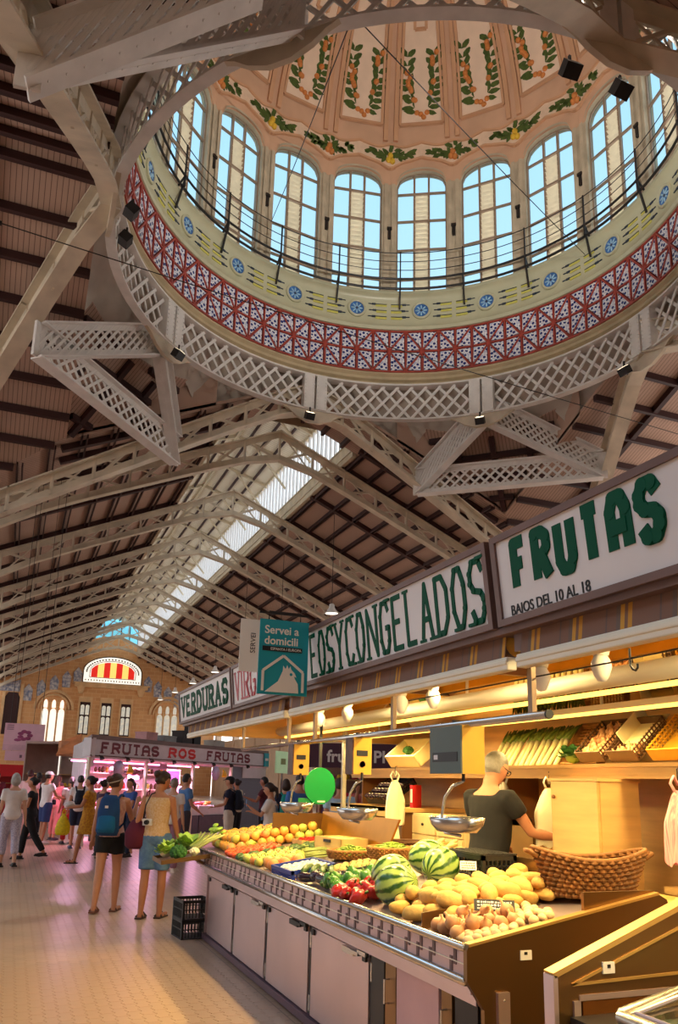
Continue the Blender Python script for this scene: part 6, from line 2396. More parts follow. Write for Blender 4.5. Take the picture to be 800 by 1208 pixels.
def ringloft(mb, rings, n=16):
    """rings: (centre, rx, ry) stacked; closed solid"""
    vs, fs = [], []
    for c, rx, ry in rings:
        for j in range(n):
            a = 2 * PI * j / n
            vs.append((c[0] + rx * math.cos(a), c[1] + ry * math.sin(a), c[2]))
    k = len(rings)
    for i in range(k - 1):
        for j in range(n):
            fs.append((i * n + j, i * n + (j + 1) % n, (i + 1) * n + (j + 1) % n, (i + 1) * n + j))
    fs.append(tuple(range(n - 1, -1, -1)))
    fs.append(tuple((k - 1) * n + j for j in range(n)))
    mb.add(vs, fs)


SKINS = {}


def skin(i):
    c = [(198, 138, 108), (184, 122, 90), (160, 102, 74), (212, 158, 130)][i]
    return mat('skin_%d' % i, c, rough=.55, var=.06, scale=6)


def cloth(name, c, c2=None, scale=6, rough=.85):
    return mat('cloth_' + name, c, rough=rough, var=.1, scale=scale, bump=.25, bscale=9, col2=c2)


def person(label, loc, rz, H=1.68, sex='f', sk=0, top=None, sleeve=.5, bottom=None, blen=1.0, dress=None, dlen=.5, hair='bun', hcol=(44, 30, 26), legs=((0, 0), (0, 0)), arms=((0, .12, .15, 0), (0, .12, .15, 0)), lean=0.0, head=(0, 0), shoe=(60, 46, 40), shoe_kind='shoe', voxel=.02, cap=None, glasses=False, neck=1.415, group='shoppers in the hall', hem=.86, belly=0.0, apron=None):
    root = thing('person', label, 'person', loc, rz, group, scale=H / 1.70)
    S_ = skin(sk)
    m = sex == 'm'
    sw = .195 if m else .165
    # pelvis drop so that the lower foot stands on the ground
    def leg_pts(side, a, kn, drop):
        a, kn = R(a), R(kn)
        hip = V((side * .09, 0, .90 - drop))
        knee = hip + V((side * .01, math.sin(a), -math.cos(a))) * .42
        sh = a - kn
        ank = knee + V((side * .0, math.sin(sh), -math.cos(sh))) * .405
        return hip, knee, ank, sh
    zs = [leg_pts(s_, *legs[i], 0)[2].z for i, s_ in enumerate((-1, 1))]
    drop = min(zs) - .075
    L = [leg_pts(s_, *legs[i], drop) for i, s_ in enumerate((-1, 1))]
    Lm = T(0, 0, .93 - drop) @ RX(-lean) @ T(0, 0, -.93)

    def tp(p):
        return Lm @ V(p)
    w_ = .155 if m else .122
    tor = [(.84, .10, .085, 0), (.88, .15, .105, -.005), (.93, .165 if not m else .16, .118, -.012), (1.0, .148, .105, -.005), (1.08, w_, .092 + belly * .5, belly * .4), (1.17, w_ + .008, .10 + belly * .3, .005 + belly * .2), (1.27, .15 + .012 * m, .112, .008), (1.34, .16 + .02 * m, .10, .0), (1.39, .155 + .025 * m, .08, -.005), (1.425, .10, .065, -.008), (1.46, .056, .056, -.004), (1.52, .052, .055, .004)]

    def trings(z0, z1, off):
        out = []
        for z, rx, ry, yo in tor:
            if z0 - .001 <= z <= z1 + .001:
                out.append((tp((0, yo, z)), rx + off, ry + off))
        return out
    # arms
    A = []
    for i, s_ in enumerate((-1, 1)):
        sw_, ab, el, inn = arms[i]
        a, e = R(sw_) if abs(sw_) > 3.2 else sw_, R(el) if abs(el) > 3.2 else el
        sh = tp((s_ * sw, -.005, 1.375))
        u = V((s_ * math.sin(ab), math.sin(a) * math.cos(ab), -math.cos(a) * math.cos(ab)))
        elb = sh + u * .285
        b2 = ab - inn
        f = V((s_ * math.sin(b2), math.sin(a + e) * math.cos(b2), -math.cos(a + e) * math.cos(b2)))
        wr = elb + f * .245
        A.append((sh, elb, wr, f))
    body = MB()
    ringloft(body, trings(.84, 1.52, 0))
    hm = Lm @ T(0, .012, 1.52) @ RZ(head[0]) @ RX(-head[1])
    hd = MB()
    hd.ell((0, .012, .075), (.074, .092, .112), 16, 12, 0, None, lambda d: 1 - .12 * max(0, -d.z) ** 2 * (1 if d.y < .2 else .3))
    hd.ell((0, .05, .02), (.048, .045, .05), 10, 8)
    hd.ell((0, .104, .062), (.013, .02, .024), 8, 6)
    for s_ in (-1, 1):
        hd.ell((s_ * .074, .005, .068), (.012, .022, .03), 8, 6)
    body.add(hd.v, hd.f, 0, hm)
    fr = 1.06 if m else 1.0
    for i, s_ in enumerate((-1, 1)):
        hip, knee, ank, shn = L[i]
        body.tube([hip + V((0, 0, .04)), hip, hip.lerp(knee, .35), hip.lerp(knee, .75), knee, knee.lerp(ank, .3), knee.lerp(ank, .65), ank, ank - V((0, 0, .03))], [.08, .088 * fr, .08 * fr, .06 * fr, .053, .054 * fr, .044, .034, .036], 12)
        toe = V((s_ * .04, .16, -.035))
        body.tube([ank + V((0, -.035, -.04)), ank + V((0, .02, -.045)), ank + V((s_ * .015, .09, -.052)), ank + toe], [.03, .036, .034, .018], 8)
        sh, elb, wr, f = A[i]
        body.tube([sh + (tp((0, 0, 1.375)) - sh) * .25, sh, sh.lerp(elb, .4), elb, elb.lerp(wr, .3), elb.lerp(wr, .75), wr], [.05, .052 * fr, .044 * fr, .036, .037 * fr, .029, .025], 10)
        # hand: palm, four fingers, thumb
        side = f.cross(V((0, 0, 1)))
        if side.length < .2:
            side = V((0, 1, 0))
        side.normalize()
        nn = f.cross(side)
        palm = wr + f * .045
        body.tube([wr, wr + f * .03, wr + f * .085], [.024, .034, .03], 8, flat=.5)
        for q in range(4):
            o_ = side * (.025 - q * .017)
            ln_ = (.062, .072, .068, .052)[q]
            b0 = wr + f * .08 + o_
            b1 = b0 + f * ln_ * .5 + nn * .006
            b2_ = b0 + f * ln_ * .85 + nn * .028
            body.tube([b0 - f * .02, b0, b1, b2_], [.0095, .009, .0085, .007], 6)
        body.tube([wr + f * .03 + side * .025, wr + f * .06 + side * .047, wr + f * .09 + side * .05], [.012, .0105, .008], 6)
    bo = solid(body, 'body', [S_], root, voxel * .75, 3)
    for s_ in (-1, 1):
        mb = MB().ell((s_ * .031, .098, .082), (.011, .007, .007), 8, 6)
        MB().add(mb.v, mb.f, 0, hm).build('eye', M_blk, root, smooth=True)
    mb = MB().ell((0, .1, .018), (.022, .006, .006), 8, 5)
    MB().add(mb.v, mb.f, 0, hm).build('mouth', mat('lips', (150, 70, 64), rough=.5), root, smooth=True)
    # hair
    if hair != 'none':
        HM = mat('hair_%d_%d_%d' % hcol, hcol, rough=.5, var=.25, scale=14, bump=.3, bscale=60)
        hb = MB()

        def hfn(d):
            if d.y > .25 and d.z < .42:
                return .78
            if d.z < -.45:
                return .84
            return 1.0
        hb.ell((0, .0, .085), (.084, .106, .118), 18, 14, 0, hm, hfn)
        if hair == 'bun':
            hb.ell((0, -.115, .12), (.045, .04, .045), 10, 8, 0, hm)
        elif hair == 'tail':
            hb.tube([(0, -.09, .1), (0, -.13, .07), (0, -.125, -.06), (0, -.11, -.12)], [.03, .035, .028, .01], 8, 0, M=hm)
        elif hair == 'long':
            hb.tube([(0, -.05, .1), (0, -.07, .0), (0, -.085, -.1), (0, -.085, -.2)], [.08, .085, .08, .04], 12, 0, M=hm, flat=.6)
        elif hair == 'bob':
            hb.ell((0, -.03, .045), (.095, .09, .1), 14, 10, 0, hm)
        solid(hb, 'hair', HM, root, voxel * .8, 2)
    if cap:
        cb = MB()
        cb.ell((0, 0, .115), (.09, .112, .085), 16, 8, 0, hm, lambda d: 1 if d.z > -.15 else .5)
        cb.tube([(0, .07, .12), (0, .13, .11), (0, .17, .1)], [.07, .065, .04], 12, 0, M=hm, flat=.12)
        solid(cb, 'cap', cloth('cap_%d_%d_%d' % cap, cap), root, voxel * .7, 1)
    if glasses:
        g_ = MB()
        for s_ in (-1, 1):
            pts = [(s_ * .033 + .024 * math.cos(t_), .108, .082 + .018 * math.sin(t_)) for t_ in [2 * PI * i / 12 for i in range(12)]]
            g_.tube(pts, .003, 5, closed=True, M=hm)
            g_.tube([(s_ * .057, .106, .085), (s_ * .08, .0, .085)], .003, 5, M=hm)
        g_.build('spectacles', M_iron, root)

    def legcloth(mb, frac, off, flare=0.0):
        for i, s_ in enumerate((-1, 1)):
            hip, knee, ank, shn = L[i]
            pts = [hip + V((0, 0, .06)), hip, hip.lerp(knee, .45)]
            rs = [.085 + off, .093 * fr + off, .083 * fr + off]
            if frac <= .5:
                pts.append(hip.lerp(knee, frac * 2))
                rs.append(.072 * fr + off + flare)
            else:
                pts += [knee, knee.lerp(ank, .45), knee.lerp(ank, min(1, (frac - .5) * 2))]
                rs += [.062 + off, .06 + off + flare * .5, .05 + off + flare]
            mb.tube(pts, rs, 12)
    if bottom:
        mb = MB()
        ringloft(mb, trings(.84, 1.0, .016))
        legcloth(mb, blen, .014 if blen > .5 else .018)
        solid(mb, 'trousers' if blen > .6 else 'shorts', bottom, root, voxel, 3)
    if top:
        mb = MB()
        ringloft(mb, [(tp((0, -.004, hem)), .172, .124)] + trings(.93, neck, .018))
        if sleeve > 0:
            for i in range(2):
                sh, elb, wr, f = A[i]
                ctr = tp((0, 0, 1.375))
                if sleeve <= 1:
                    mb.tube([sh + (ctr - sh) * .4, sh, sh.lerp(elb, sleeve * .5), sh.lerp(elb, sleeve)], [.062, .07, .066 * fr, .062 * fr], 10)
                else:
                    mb.tube([sh + (ctr - sh) * .4, sh, sh.lerp(elb, .5), elb, elb.lerp(wr, sleeve - 1)], [.062, .07, .062, .052, .044], 10)
        solid(mb, 'top', top, root, voxel, 3)
    if dress:
        mb = MB()
        rings = [(tp((0, 0, .93 - dlen)) if False else V((0, 0, .9 - drop - dlen)), .26, .2), (V((0, 0, .9 - drop - dlen * .5)), .22, .165), (V((0, 0, .88 - drop)), .185, .14)] + trings(.93, neck, .02)
        ringloft(mb, rings, 20)
        if sleeve > 0:
            for i in range(2):
                sh, elb, wr, f = A[i]
                ctr = tp((0, 0, 1.375))
                mb.tube([sh + (ctr - sh) * .4, sh, sh.lerp(elb, sleeve)], [.062, .072, .07], 10)
        solid(mb, 'dress', dress, root, voxel, 3)
    if apron:
        mb = MB()
        ringloft(mb, [(V((0, .01, .5 - drop)), .19, .14), (tp((0, .01, .9)), .185, .14)] + [(c_ + V((0, .006, 0)), a_ - .02, b_ + .004) for c_, a_, b_ in trings(.93, 1.3, .03)])
        solid(mb, 'apron', apron, root, voxel, 3)
    SM = mat('shoe_%d_%d_%d' % shoe, shoe, rough=.5, var=.12)
    for i, s_ in enumerate((-1, 1)):
        ank = L[i][2]
        mb = MB()
        tilt = 0
        if shoe_kind == 'sandal':
            mb.prism([(-.04, -.075), (.04, -.075), (.048, .08), (.035 + s_ * .02, .17), (-.02 + s_ * .03, .19), (-.045, .08)], -.076, -.058, 0, T(*ank))
            mb.tube([ank + V((-.045, .08, -.06)), ank + V((0, .085, -.012)), ank + V((.048, .08, -.06))], .012, 6)
            mb.tube([ank + V((-.042, -.03, -.055)), ank + V((0, .035, .0)), ank + V((.042, -.03, -.055))], .011, 6)
        else:
            mb.tube([ank + V((0, -.06, -.035)), ank + V((0, .0, -.035)), ank + V((s_ * .012, .09, -.05)), ank + V((s_ * .035, .175, -.05))], [.03, .045, .043, .024], 10)
            mb.bb(-.042, .05, -.085, .19, -.076, -.05, 0, T(*ank))
        mb.build('shoe', SM, root, smooth=False)
    return root, dict(A=A, L=L, Lm=Lm, drop=drop)


def worn(root, p):
    """person-local point to world"""
    return Matrix.LocRotScale(root.location, root.rotation_euler, root.scale) @ V(p)


def backpack(label, root, col, w_=.29, h_=.46, z0=.98, col2=None):
    t = thing('backpack', label, 'backpack', root.location, root.rotation_euler[2], scale=root.scale[0])
    M1 = cloth('pack_%d_%d_%d' % col, col)
    mb = MB()
    ringloft(mb, [(V((0, -.2, z0)), w_ * .42, .075), (V((0, -.21, z0 + .06)), w_ * .5, .095), (V((0, -.21, z0 + h_ * .6)), w_ * .48, .09), (V((0, -.19, z0 + h_ * .9)), w_ * .4, .07), (V((0, -.175, z0 + h_)), w_ * .25, .04)])
    mb.build('pack_body', M1, t, smooth=True)
    M2 = cloth('pack_%d_%d_%d' % col2, col2) if col2 else M1
    mb = MB()
    ringloft(mb, [(V((0, -.275, z0 + .04)), w_ * .34, .04), (V((0, -.285, z0 + .1)), w_ * .4, .05), (V((0, -.28, z0 + h_ * .45)), w_ * .36, .045), (V((0, -.27, z0 + h_ * .52)), w_ * .2, .02)])
    mb.build('front_pocket', M2, t, smooth=True)
    for s_ in (-1, 1):
        MB().tube([(s_ * .08, -.14, z0 + h_ * .9), (s_ * .1, -.02, 1.45), (s_ * .11, .1, 1.38), (s_ * .12, .13, 1.25), (s_ * .15, .03, 1.1), (s_ * .12, -.14, z0 + .08)], .022, 8, flat=.35).build('strap', M1, t, smooth=True)
    MB().bb(-.02, .02, -.335, -.325, z0 + .34, z0 + .37).build('logo_patch', M_white, t)
    return t


def carried_bag(label, p, w_, h_, mt, name='shopping_bag', contents=None, net=False):
    """bag hanging from a hand at world point p"""
    t = thing(name, label, 'bag', p)
    n, m_ = 18, 9
    vs, fs = [], []
    for i in range(m_ + 1):
        f = i / m_
        wd = w_ / 2 * (.12 + .95 * math.sin(min(1, f * 1.12) * PI * .62)) * (1 if f < .9 else .75)
        for j in range(n):
            a = 2 * PI * j / n
            k = 1 + .07 * math.sin(5 * a + 4 * f)
            vs.append((wd * math.cos(a) * k, wd * .6 * math.sin(a) * k, -.1 - (h_ - .1) * f))
    for i in range(m_):
        for j in range(n):
            fs.append((i * n + j, i * n + (j + 1) % n, (i + 1) * n + (j + 1) % n, (i + 1) * n + j))
    fs.append(tuple(m_ * n + j for j in range(n)))
    MB().add(vs, fs).build('bag_body', mt, t, smooth=True)
    for s_ in (-1, 1):
        MB().tube([(s_ * .03, 0, -.12), (s_ * .018, 0, -.05), (0, 0, 0)], [.016, .01, .007], 6).build('handle', mt, t, smooth=True)
    if contents:
        MB().ell((0, 0, -h_ * .72), (w_ * .42, w_ * .3, h_ * .22), 12, 8).build('contents', contents, t, smooth=True)
    return t


C_pinkl = cloth('pink_top', (196, 140, 140), (214, 180, 172), 30)
C_black = cloth('black', (26, 24, 28))
C_lace = cloth('lace_gold', (206, 162, 110), (220, 190, 160), 55)
C_denim = cloth('denim', (104, 138, 176), (78, 110, 152), 14)
C_white = cloth('white', (232, 222, 220))
C_navy = cloth('navy', (32, 36, 60))
C_mustard = cloth('mustard_print', (212, 158, 44), (170, 100, 34), 26)

# two women in front of the counter
p, j = person('woman with headband, pink sleeveless top and black shorts seen from behind', (1.29, 10.85, 0), R(-22), 1.66, 'f', 0, C_pinkl, 0, C_black, .2, hair='bun', hcol=(70, 44, 34), legs=((-9, 6), (7, 4)), arms=((8, .2, 10, 0), (28, .2, 118, .15)), head=(R(-38), R(2)), shoe=(120, 74, 54), shoe_kind='sandal', voxel=.014, neck=1.39, hem=.9)
hm = j['Lm'] @ T(0, .012, 1.52) @ RZ(R(-38))
MB().tube([hm @ V((.09 * math.cos(a), .1 * math.sin(a) - .01, .11 - .035 * math.sin(a) * -1)) for a in [2 * PI * i / 20 for i in range(20)]], .014, 6, closed=True, flat=.5).build('headband', cloth('headband', (206, 188, 160), (120, 90, 80), 40), p, smooth=True)
backpack('dark blue backpack worn by the woman with the headband', p, (24, 62, 112), .3, .5, .94, (18, 92, 140))
p2, j2 = person('woman in a gold lace sleeveless top and denim shorts looking down at the produce', (1.76, 10.28, 0), R(-30), 1.71, 'f', 1, C_lace, 0, C_denim, .42, hair='bun', hcol=(58, 36, 28), legs=((-4, 4), (5, 6)), arms=((-14, .2, 16, 0), (12, .14, 12, .05)), head=(R(-36), R(22)), shoe=(70, 50, 40), shoe_kind='sandal', voxel=.014, neck=1.40, hem=.93)
w0 = worn(p2, (-.24, -.06, 1.02))
hb = thing('handbag', 'maroon shoulder bag of the woman in lace top', 'bag', w0, R(-30))
mb = MB()
ringloft(mb, [(V((0, 0, -.24)), .08, .06), (V((0, 0, -.2)), .13, .085), (V((0, 0, -.05)), .14, .08), (V((0, 0, .06)), .09, .05), (V((0, 0, .1)), .05, .03)])
mb.build('bag_body', cloth('maroon', (92, 26, 48)), hb, smooth=True)
MB().tube([(-.02, 0, .08), (.05, .02, .25), (.1, .02, .42), (.1, .1, .46), (.05, .18, .3), (.04, .12, .1)], .014, 6, flat=.4).build('strap', cloth('maroon', (92, 26, 48)), hb, smooth=True)
cw = worn(p2, (-.06, -.17, 1.1))
cmr = thing('camera', 'small white camera hanging at the back of the lace top', 'camera', cw, R(-30))
MB().bb(-.06, .06, -.02, .02, -.04, .04).build('camera_body', M_white, cmr, bevel=.008)
MB().lathe([(.0, .05), (.026, .05), (.03, 0)], 14, 0, T(0, -.01, 0) @ RX(PI / 2)).build('lens', M_blk, cmr)
MB().tube([(-.06, 0, .03), (-.05, .03, .2), (-.0, .06, .33), (.05, .16, .36)], .008, 6).build('strap', M_blk, cmr, smooth=True)

# mid distance shoppers
p3, j3 = person('woman in a mustard print dress walking with a yellow net bag', (1.55, 17.0, 0), R(72), 1.66, 'f', 1, dress=C_mustard, dlen=.32, sleeve=.45, hair='bun', hcol=(30, 22, 22), legs=((16, 8), (-14, 26)), arms=((24, .15, 58, .1), (4, .12, 10, 0)), shoe=(26, 22, 22), shoe_kind='sandal')
carried_bag('yellow net bag with green fruit hanging from the mustard dress woman', worn(p3, j3['A'][0][2] + j3['A'][0][3] * .08), .26, .5, mat('net_yellow', (226, 202, 30), rough=.5, var=.15, scale=30), contents=mat('melon_green', (60, 110, 40), rough=.5))
t = thing('parcel', 'white wrapped parcel held by the mustard dress woman', 'parcel', worn(p3, (-.12, .36, 1.12)), 0)
MB().ell((0, 0, 0), (.1, .08, .055), 12, 8).build('wrapping', M_white, t, smooth=True)
MB().ell((0, 0, .05), (.04, .03, .02), 8, 6).build('twist', M_white, t, smooth=True)
p4, j4 = person('woman in black with white piping walking with a clear bag', (.5, 17.85, 0), R(78), 1.6, 'f', 1, C_black, .35, C_black, .94, hair='bun', hcol=(30, 22, 24), legs=((-20, 14), (14, 8)), arms=((10, .2, 70, .1), (30, .18, 50, .2)), shoe=(30, 26, 26), neck=1.41)
carried_bag('pale plastic bag of vegetables carried by the woman in black', worn(p4, j4['A'][1][2] + j4['A'][1][3] * .06), .24, .42, mat('bag_pale', (206, 222, 206), rough=.4, var=.08))
person('grey haired woman in white shirt and dotted cropped trousers walking away', (.14, 16.4, 0), R(8), 1.66, 'f', 3, C_white, .6, cloth('dotted', (214, 204, 214), (150, 140, 170), 60), .82, hair='bob', hcol=(170, 162, 156), legs=((10, 6), (-12, 10)), arms=((8, .12, 16, 0), (-8, .15, 14, 0)), shoe=(40, 36, 36))
p6, j6 = person('man in white cap and white shirt with blue shorts pointing', (.95, 21.9, 0), R(-62), 1.74, 'm', 1, C_white, .45, cloth('blue_shorts', (48, 62, 112)), .46, hair='short', hcol=(60, 46, 40), legs=((2, 2), (-3, 4)), arms=((34, .12, 40, .1), (28, .15, 46, .1)), shoe=(236, 230, 226), cap=(240, 234, 232), belly=.03)
hb = thing('belt_bag', 'black belt bag at the hip of the man in the white cap', 'bag', worn(p6, (-.02, .17, .98)), R(-62))
MB().box((0, 0, 0), (.24, .08, .13)).build('pouch', C_black, hb, bevel=.02)
MB().box((0, .045, -.01), (.18, .02, .09)).build('pocket', C_black, hb)
person('woman in a pink outfit standing with lifted arm', (1.25, 23.2, 0), R(-40), 1.66, 'f', 1, cloth('pink_jersey', (226, 130, 130)), .3, cloth('pink_trousers', (214, 120, 116)), .9, hair='long', hcol=(70, 40, 32), legs=((3, 2), (-4, 6)), arms=((40, .15, 70, .1), (20, .15, 60, .1)), shoe=(70, 50, 60))
p8, _ = person('woman in bright red trousers and white shirt with her back turned', (1.52, 21.9, 0), R(6), 1.62, 'f', 0, C_white, .5, cloth('red_trousers', (196, 40, 40)), .96, hair='tail', hcol=(52, 32, 26), legs=((3, 2), (-4, 6)), arms=((6, .12, 20, 0), (16, .12, 60, .1)), shoe=(60, 50, 60))
p9, _ = person('woman in white shirt and navy shorts with a small black bag on her back', (1.62, 20.5, 0), R(0), 1.66, 'f', 0, C_white, .5, C_navy, .44, hair='bun', hcol=(40, 28, 26), legs=((3, 2), (-4, 6)), arms=((6, .12, 20, 0), (16, .12, 50, .1)), shoe=(80, 90, 120))
backpack('small black drawstring bag worn over a white shirt', p9, (24, 26, 40), .24, .34, 1.02)
person('person dressed in black standing behind the woman with the clear bag', (.82, 24.9, 0), R(30), 1.72, 'm', 2, C_black, .6, C_black, 1, hair='short', hcol=(26, 20, 20), arms=((8, .12, 30, 0), (8, .12, 30, 0)), shoe=(24, 22, 22))
person('tall person in pale pink shirt behind the cap man', (.55, 23.6, 0), R(-20), 1.78, 'm', 0, cloth('pale_pink', (232, 190, 190)), .5, cloth('beige', (190, 160, 140)), 1, hair='short', hcol=(60, 30, 26), shoe=(60, 50, 50))
person('person in dark red shirt far down the aisle', (-.3, 27.0, 0), R(170), 1.7, 'm', 0, cloth('wine', (120, 40, 56)), .5, C_navy, 1, hair='short', hcol=(40, 30, 28))
person('person in rose coloured shirt far down the aisle', (.3, 28.5, 0), R(150), 1.66, 'f', 0, cloth('rose', (216, 130, 140)), .5, C_navy, 1, hair='long', hcol=(60, 40, 30))
person('person in grey shirt at the end of the aisle', (1.0, 30.5, 0), R(190), 1.7, 'm', 1, cloth('greyshirt', (120, 120, 140)), .5, C_black, 1, hair='short', hcol=(40, 30, 28))

# shoppers between the counter and the butcher stall
p12, _ = person('man in blue shirt and dark trousers standing at the meat counter', (3.52, 17.4, 0), R(-78), 1.74, 'm', 0, cloth('blue_shirt', (86, 128, 184)), .6, cloth('slate', (70, 64, 76)), 1, hair='short', hcol=(50, 40, 38), arms=((4, .1, 20, 0), (12, .1, 40, .1)), shoe=(40, 34, 34), belly=.03, glasses=True)
person('older woman in white blouse and mauve trousers beside the lace top woman', (2.86, 15.2, 0), R(-30), 1.64, 'f', 3, C_white, .55, cloth('mauve', (150, 104, 124)), 1, hair='short', hcol=(140, 120, 110), arms=((6, .12, 20, 0), (-4, .12, 12, 0)), shoe=(226, 214, 206))
p14, _ = person('man in navy shirt, cap and beige trousers facing the meat counter', (4.75, 18.4, 0), R(66), 1.72, 'm', 0, C_navy, .5, cloth('sand', (222, 206, 190)), 1, hair='short', hcol=(36, 28, 26), cap=(30, 30, 34), arms=((16, .12, 60, .1), (6, .1, 20, 0)), shoe=(60, 50, 50))
backpack('black backpack on the man in the navy shirt', p14, (30, 32, 46), .3, .44, .98)
p15, j15 = person('girl in white tee and blue denim dungarees reading her phone', (4.2, 13.5, 0), R(64), 1.6, 'f', 0, C_white, .7, C_denim, 1, hair='tail', hcol=(46, 30, 26), arms=((30, .12, 96, .15), (24, .12, 80, .2)), shoe=(220, 216, 210), head=(0, R(10)))
for s_ in (-1, 1):
    MB().tube([(s_ * .08, .14, 1.05), (s_ * .085, .145, 1.25), (s_ * .1, .06, 1.42), (s_ * .07, -.12, 1.3), (s_ * .05, -.13, 1.05)], .018, 6, flat=.4).build('dungaree_strap', C_denim, p15, smooth=True)
hp_ = worn(p15, j15['A'][0][2] + j15['A'][0][3] * .1)
t = thing('phone', 'dark phone in the hand of the girl in dungarees', 'phone', hp_, R(64))
MB().bb(-.035, .035, -.005, .005, -.06, .08).build('phone_body', M_blk, t, bevel=.006)
MB().bb(-.03, .03, -.007, -.005, -.05, .07).build('phone_screen', mat('screen_glow', (120, 140, 170), emit=.4, var=0), t)
p16, _ = person('person with a teal backpack over a dark blue top', (5.1, 15.4, 0), R(-5), 1.68, 'f', 0, C_navy, .5, C_navy, 1, hair='bob', hcol=(58, 40, 32), shoe=(60, 60, 60))
backpack('bright teal backpack worn among the shoppers', p16, (20, 140, 130), .32, .46, .96, (16, 110, 110))
person('man in bright blue shirt and pale trousers seen from behind the stall', (5.0, 14.3, 0), R(6), 1.76, 'm', 0, cloth('royal_shirt', (70, 112, 180)), .8, cloth('palegrey', (206, 200, 196)), 1, hair='short', hcol=(44, 34, 30), shoe=(60, 50, 46), belly=.04)
person('man in pale blue tee seen over the steel splash back', (4.95, 12.2, 0), R(-10), 1.7, 'm', 0, cloth('skytee', (176, 206, 232)), .5, C_navy, 1, hair='short', hcol=(60, 44, 36))
p19, j19 = person('man holding up a phone in front of his face', (5.85, 13.2, 0), R(165), 1.74, 'm', 0, cloth('redshirt', (176, 90, 80)), .5, C_navy, 1, hair='none', arms=((60, .15, 96, .3), (60, .15, 96, .3)))
t = thing('phone', 'pale phone held up by the bald man', 'phone', worn(p19, (0.0, .33, 1.46)), R(165))
MB().bb(-.04, .04, -.005, .005, -.07, .08).build('phone_body', M_white, t, bevel=.006)
MB().lathe([(0, 0), (.012, 0), (.012, .004)], 10, 0, T(.02, .008, .05) @ RX(-PI / 2)).build('phone_lens', M_blk, t)
person('person in maroon top among the shoppers by the shutters', (5.9, 19.5, 0), R(60), 1.74, 'm', 2, cloth('maroontop', (90, 36, 46)), .5, C_black, 1, hair='short', hcol=(28, 22, 20), arms=((30, .15, 80, .1), (6, .1, 20, 0)))
person('person in beige top by the grey shutters', (5.6, 21.0, 0), R(40), 1.68, 'f', 1, cloth('beigetop', (196, 186, 160)), .4, C_black, 1, hair='bun', hcol=(40, 28, 24))
person('person in white shirt standing at the fruit stall display', (3.55, 19.9, 0), R(-30), 1.72, 'm', 1, C_white, .6, C_navy, 1, hair='short', hcol=(40, 32, 30))
person('woman in blue top and jeans near the pink lit stall', (2.5, 18.3, 0), R(120), 1.62, 'f', 0, cloth('cobalt', (60, 90, 160)), .6, C_navy, 1, hair='tail', hcol=(50, 34, 28), arms=((20, .12, 80, .1), (10, .12, 40, 0)))
person('person in dark top behind the mustard dress woman', (1.98, 18.6, 0), R(-60), 1.58, 'f', 0, cloth('plum', (70, 40, 66)), .5, C_black, 1, hair='bun', hcol=(40, 28, 26))
person('person in green top far right among the shoppers', (7.2, 18.6, 0), R(20), 1.68, 'f', 0, cloth('sage', (120, 140, 110)), .5, C_navy, 1, hair='long', hcol=(50, 34, 28))
person('person in violet top by the flower display', (6.5, 16.8, 0), R(200), 1.64, 'f', 0, cloth('violet', (150, 110, 150)), .5, C_navy, 1, hair='long', hcol=(40, 28, 24))

# the fruit seller
person('grey haired seller in glasses and black shirt reaching for bags', (3.38, 5.36, .1), R(-80), 1.78, 'm', 0, C_black, .5, C_black, 1, hair='short', hcol=(140, 136, 132), arms=((20, .15, 50, .1), (34, .2, 46, -.05)), head=(R(-2), R(22)), shoe=(30, 28, 28), voxel=.015, glasses=True, group='the seller', lean=.06, belly=.03)

# ------------------------------------------------------------------ pink lit butcher and fruit stall at an angle across the hall
A0, A1 = V((1.84, 21.1, 0)), V((8.28, 27.07, 0))
ud = (A1 - A0).normalized()
ang = math.atan2(ud.y, ud.x)
FM = T(A0.x, A0.y, 0) @ RZ(ang)        # local: x along the front, -y towards the shoppers
LEN = (A1 - A0).length


def fr_thing(name, label, cat, x, y, z, group=None):
    t = thing(name, label, cat, FM @ V((x, y, z)), ang, group)
    return t


M_pinkw = mat('pink_lit_panel', (236, 214, 226), rough=.5, var=.05)
M_ltube = mat('pink_tube', (255, 150, 210), emit=5.0, var=0)
M_slab = mat('sign_offwhite', (206, 200, 204), rough=.4, var=.04)
M_mar = mat('letter_maroon', (110, 20, 40), rough=.4, var=.05)
M_lr = mat('letter_red', (206, 34, 36), rough=.4, var=.05)
st = fr_thing('stall_sign', 'long white stall sign with slab letters FRUTAS ROS FRUTAS', 'sign', 0, 0, 2.15)
MB().bb(-.02, LEN, 0, .25, 0, .45).build('sign_case', M_slab, st)
MB().bb(-.03, LEN + .01, -.015, 0, 0, .03).bb(-.03, LEN + .01, -.015, 0, .42, .45).build('sign_edge', M_brn, st)
RET = RZ(-ang)      # the return runs straight down the hall, not square to the front
MB().bb(-.02, .1, 0, 6.0, 0, .45, 0, RET).build('sign_return', M_slab, st)
WM = RX(PI / 2)
word('FRUTAS', T(.35, -.004, .08) @ WM, 2.35, .29, .07, M_mar, st, serif=.07)
word('ROS', T(3.15, -.004, .08) @ WM, 1.3, .29, .075, M_lr, st, serif=.075)
word('FRUTAS', T(5.05, -.004, .08) @ WM, 2.5, .29, .07, M_mar, st, serif=.07)
word('ON', RET @ T(-.024, 2.2, .08) @ RZ(-PI / 2) @ WM, 1.7, .29, .09, M_lr, st, serif=.06)
sb = fr_thing('market_stall', 'pink lit market stall body under the ROS sign with white back panels', 'stall', 0, 0, 0)
MB().bb(2.1, LEN - 2.2, 2.2, 2.3, 0, 2.15).build('back_panel', M_pinkw, sb)
MB().bb(0, .1, .1, 6.0, 1.9, 2.15, 0, RZ(-ang)).bb(0, .1, 1.0, 6.0, 0, 1.9, 0, RZ(-ang)).build('side_panel', M_pinkw, sb)
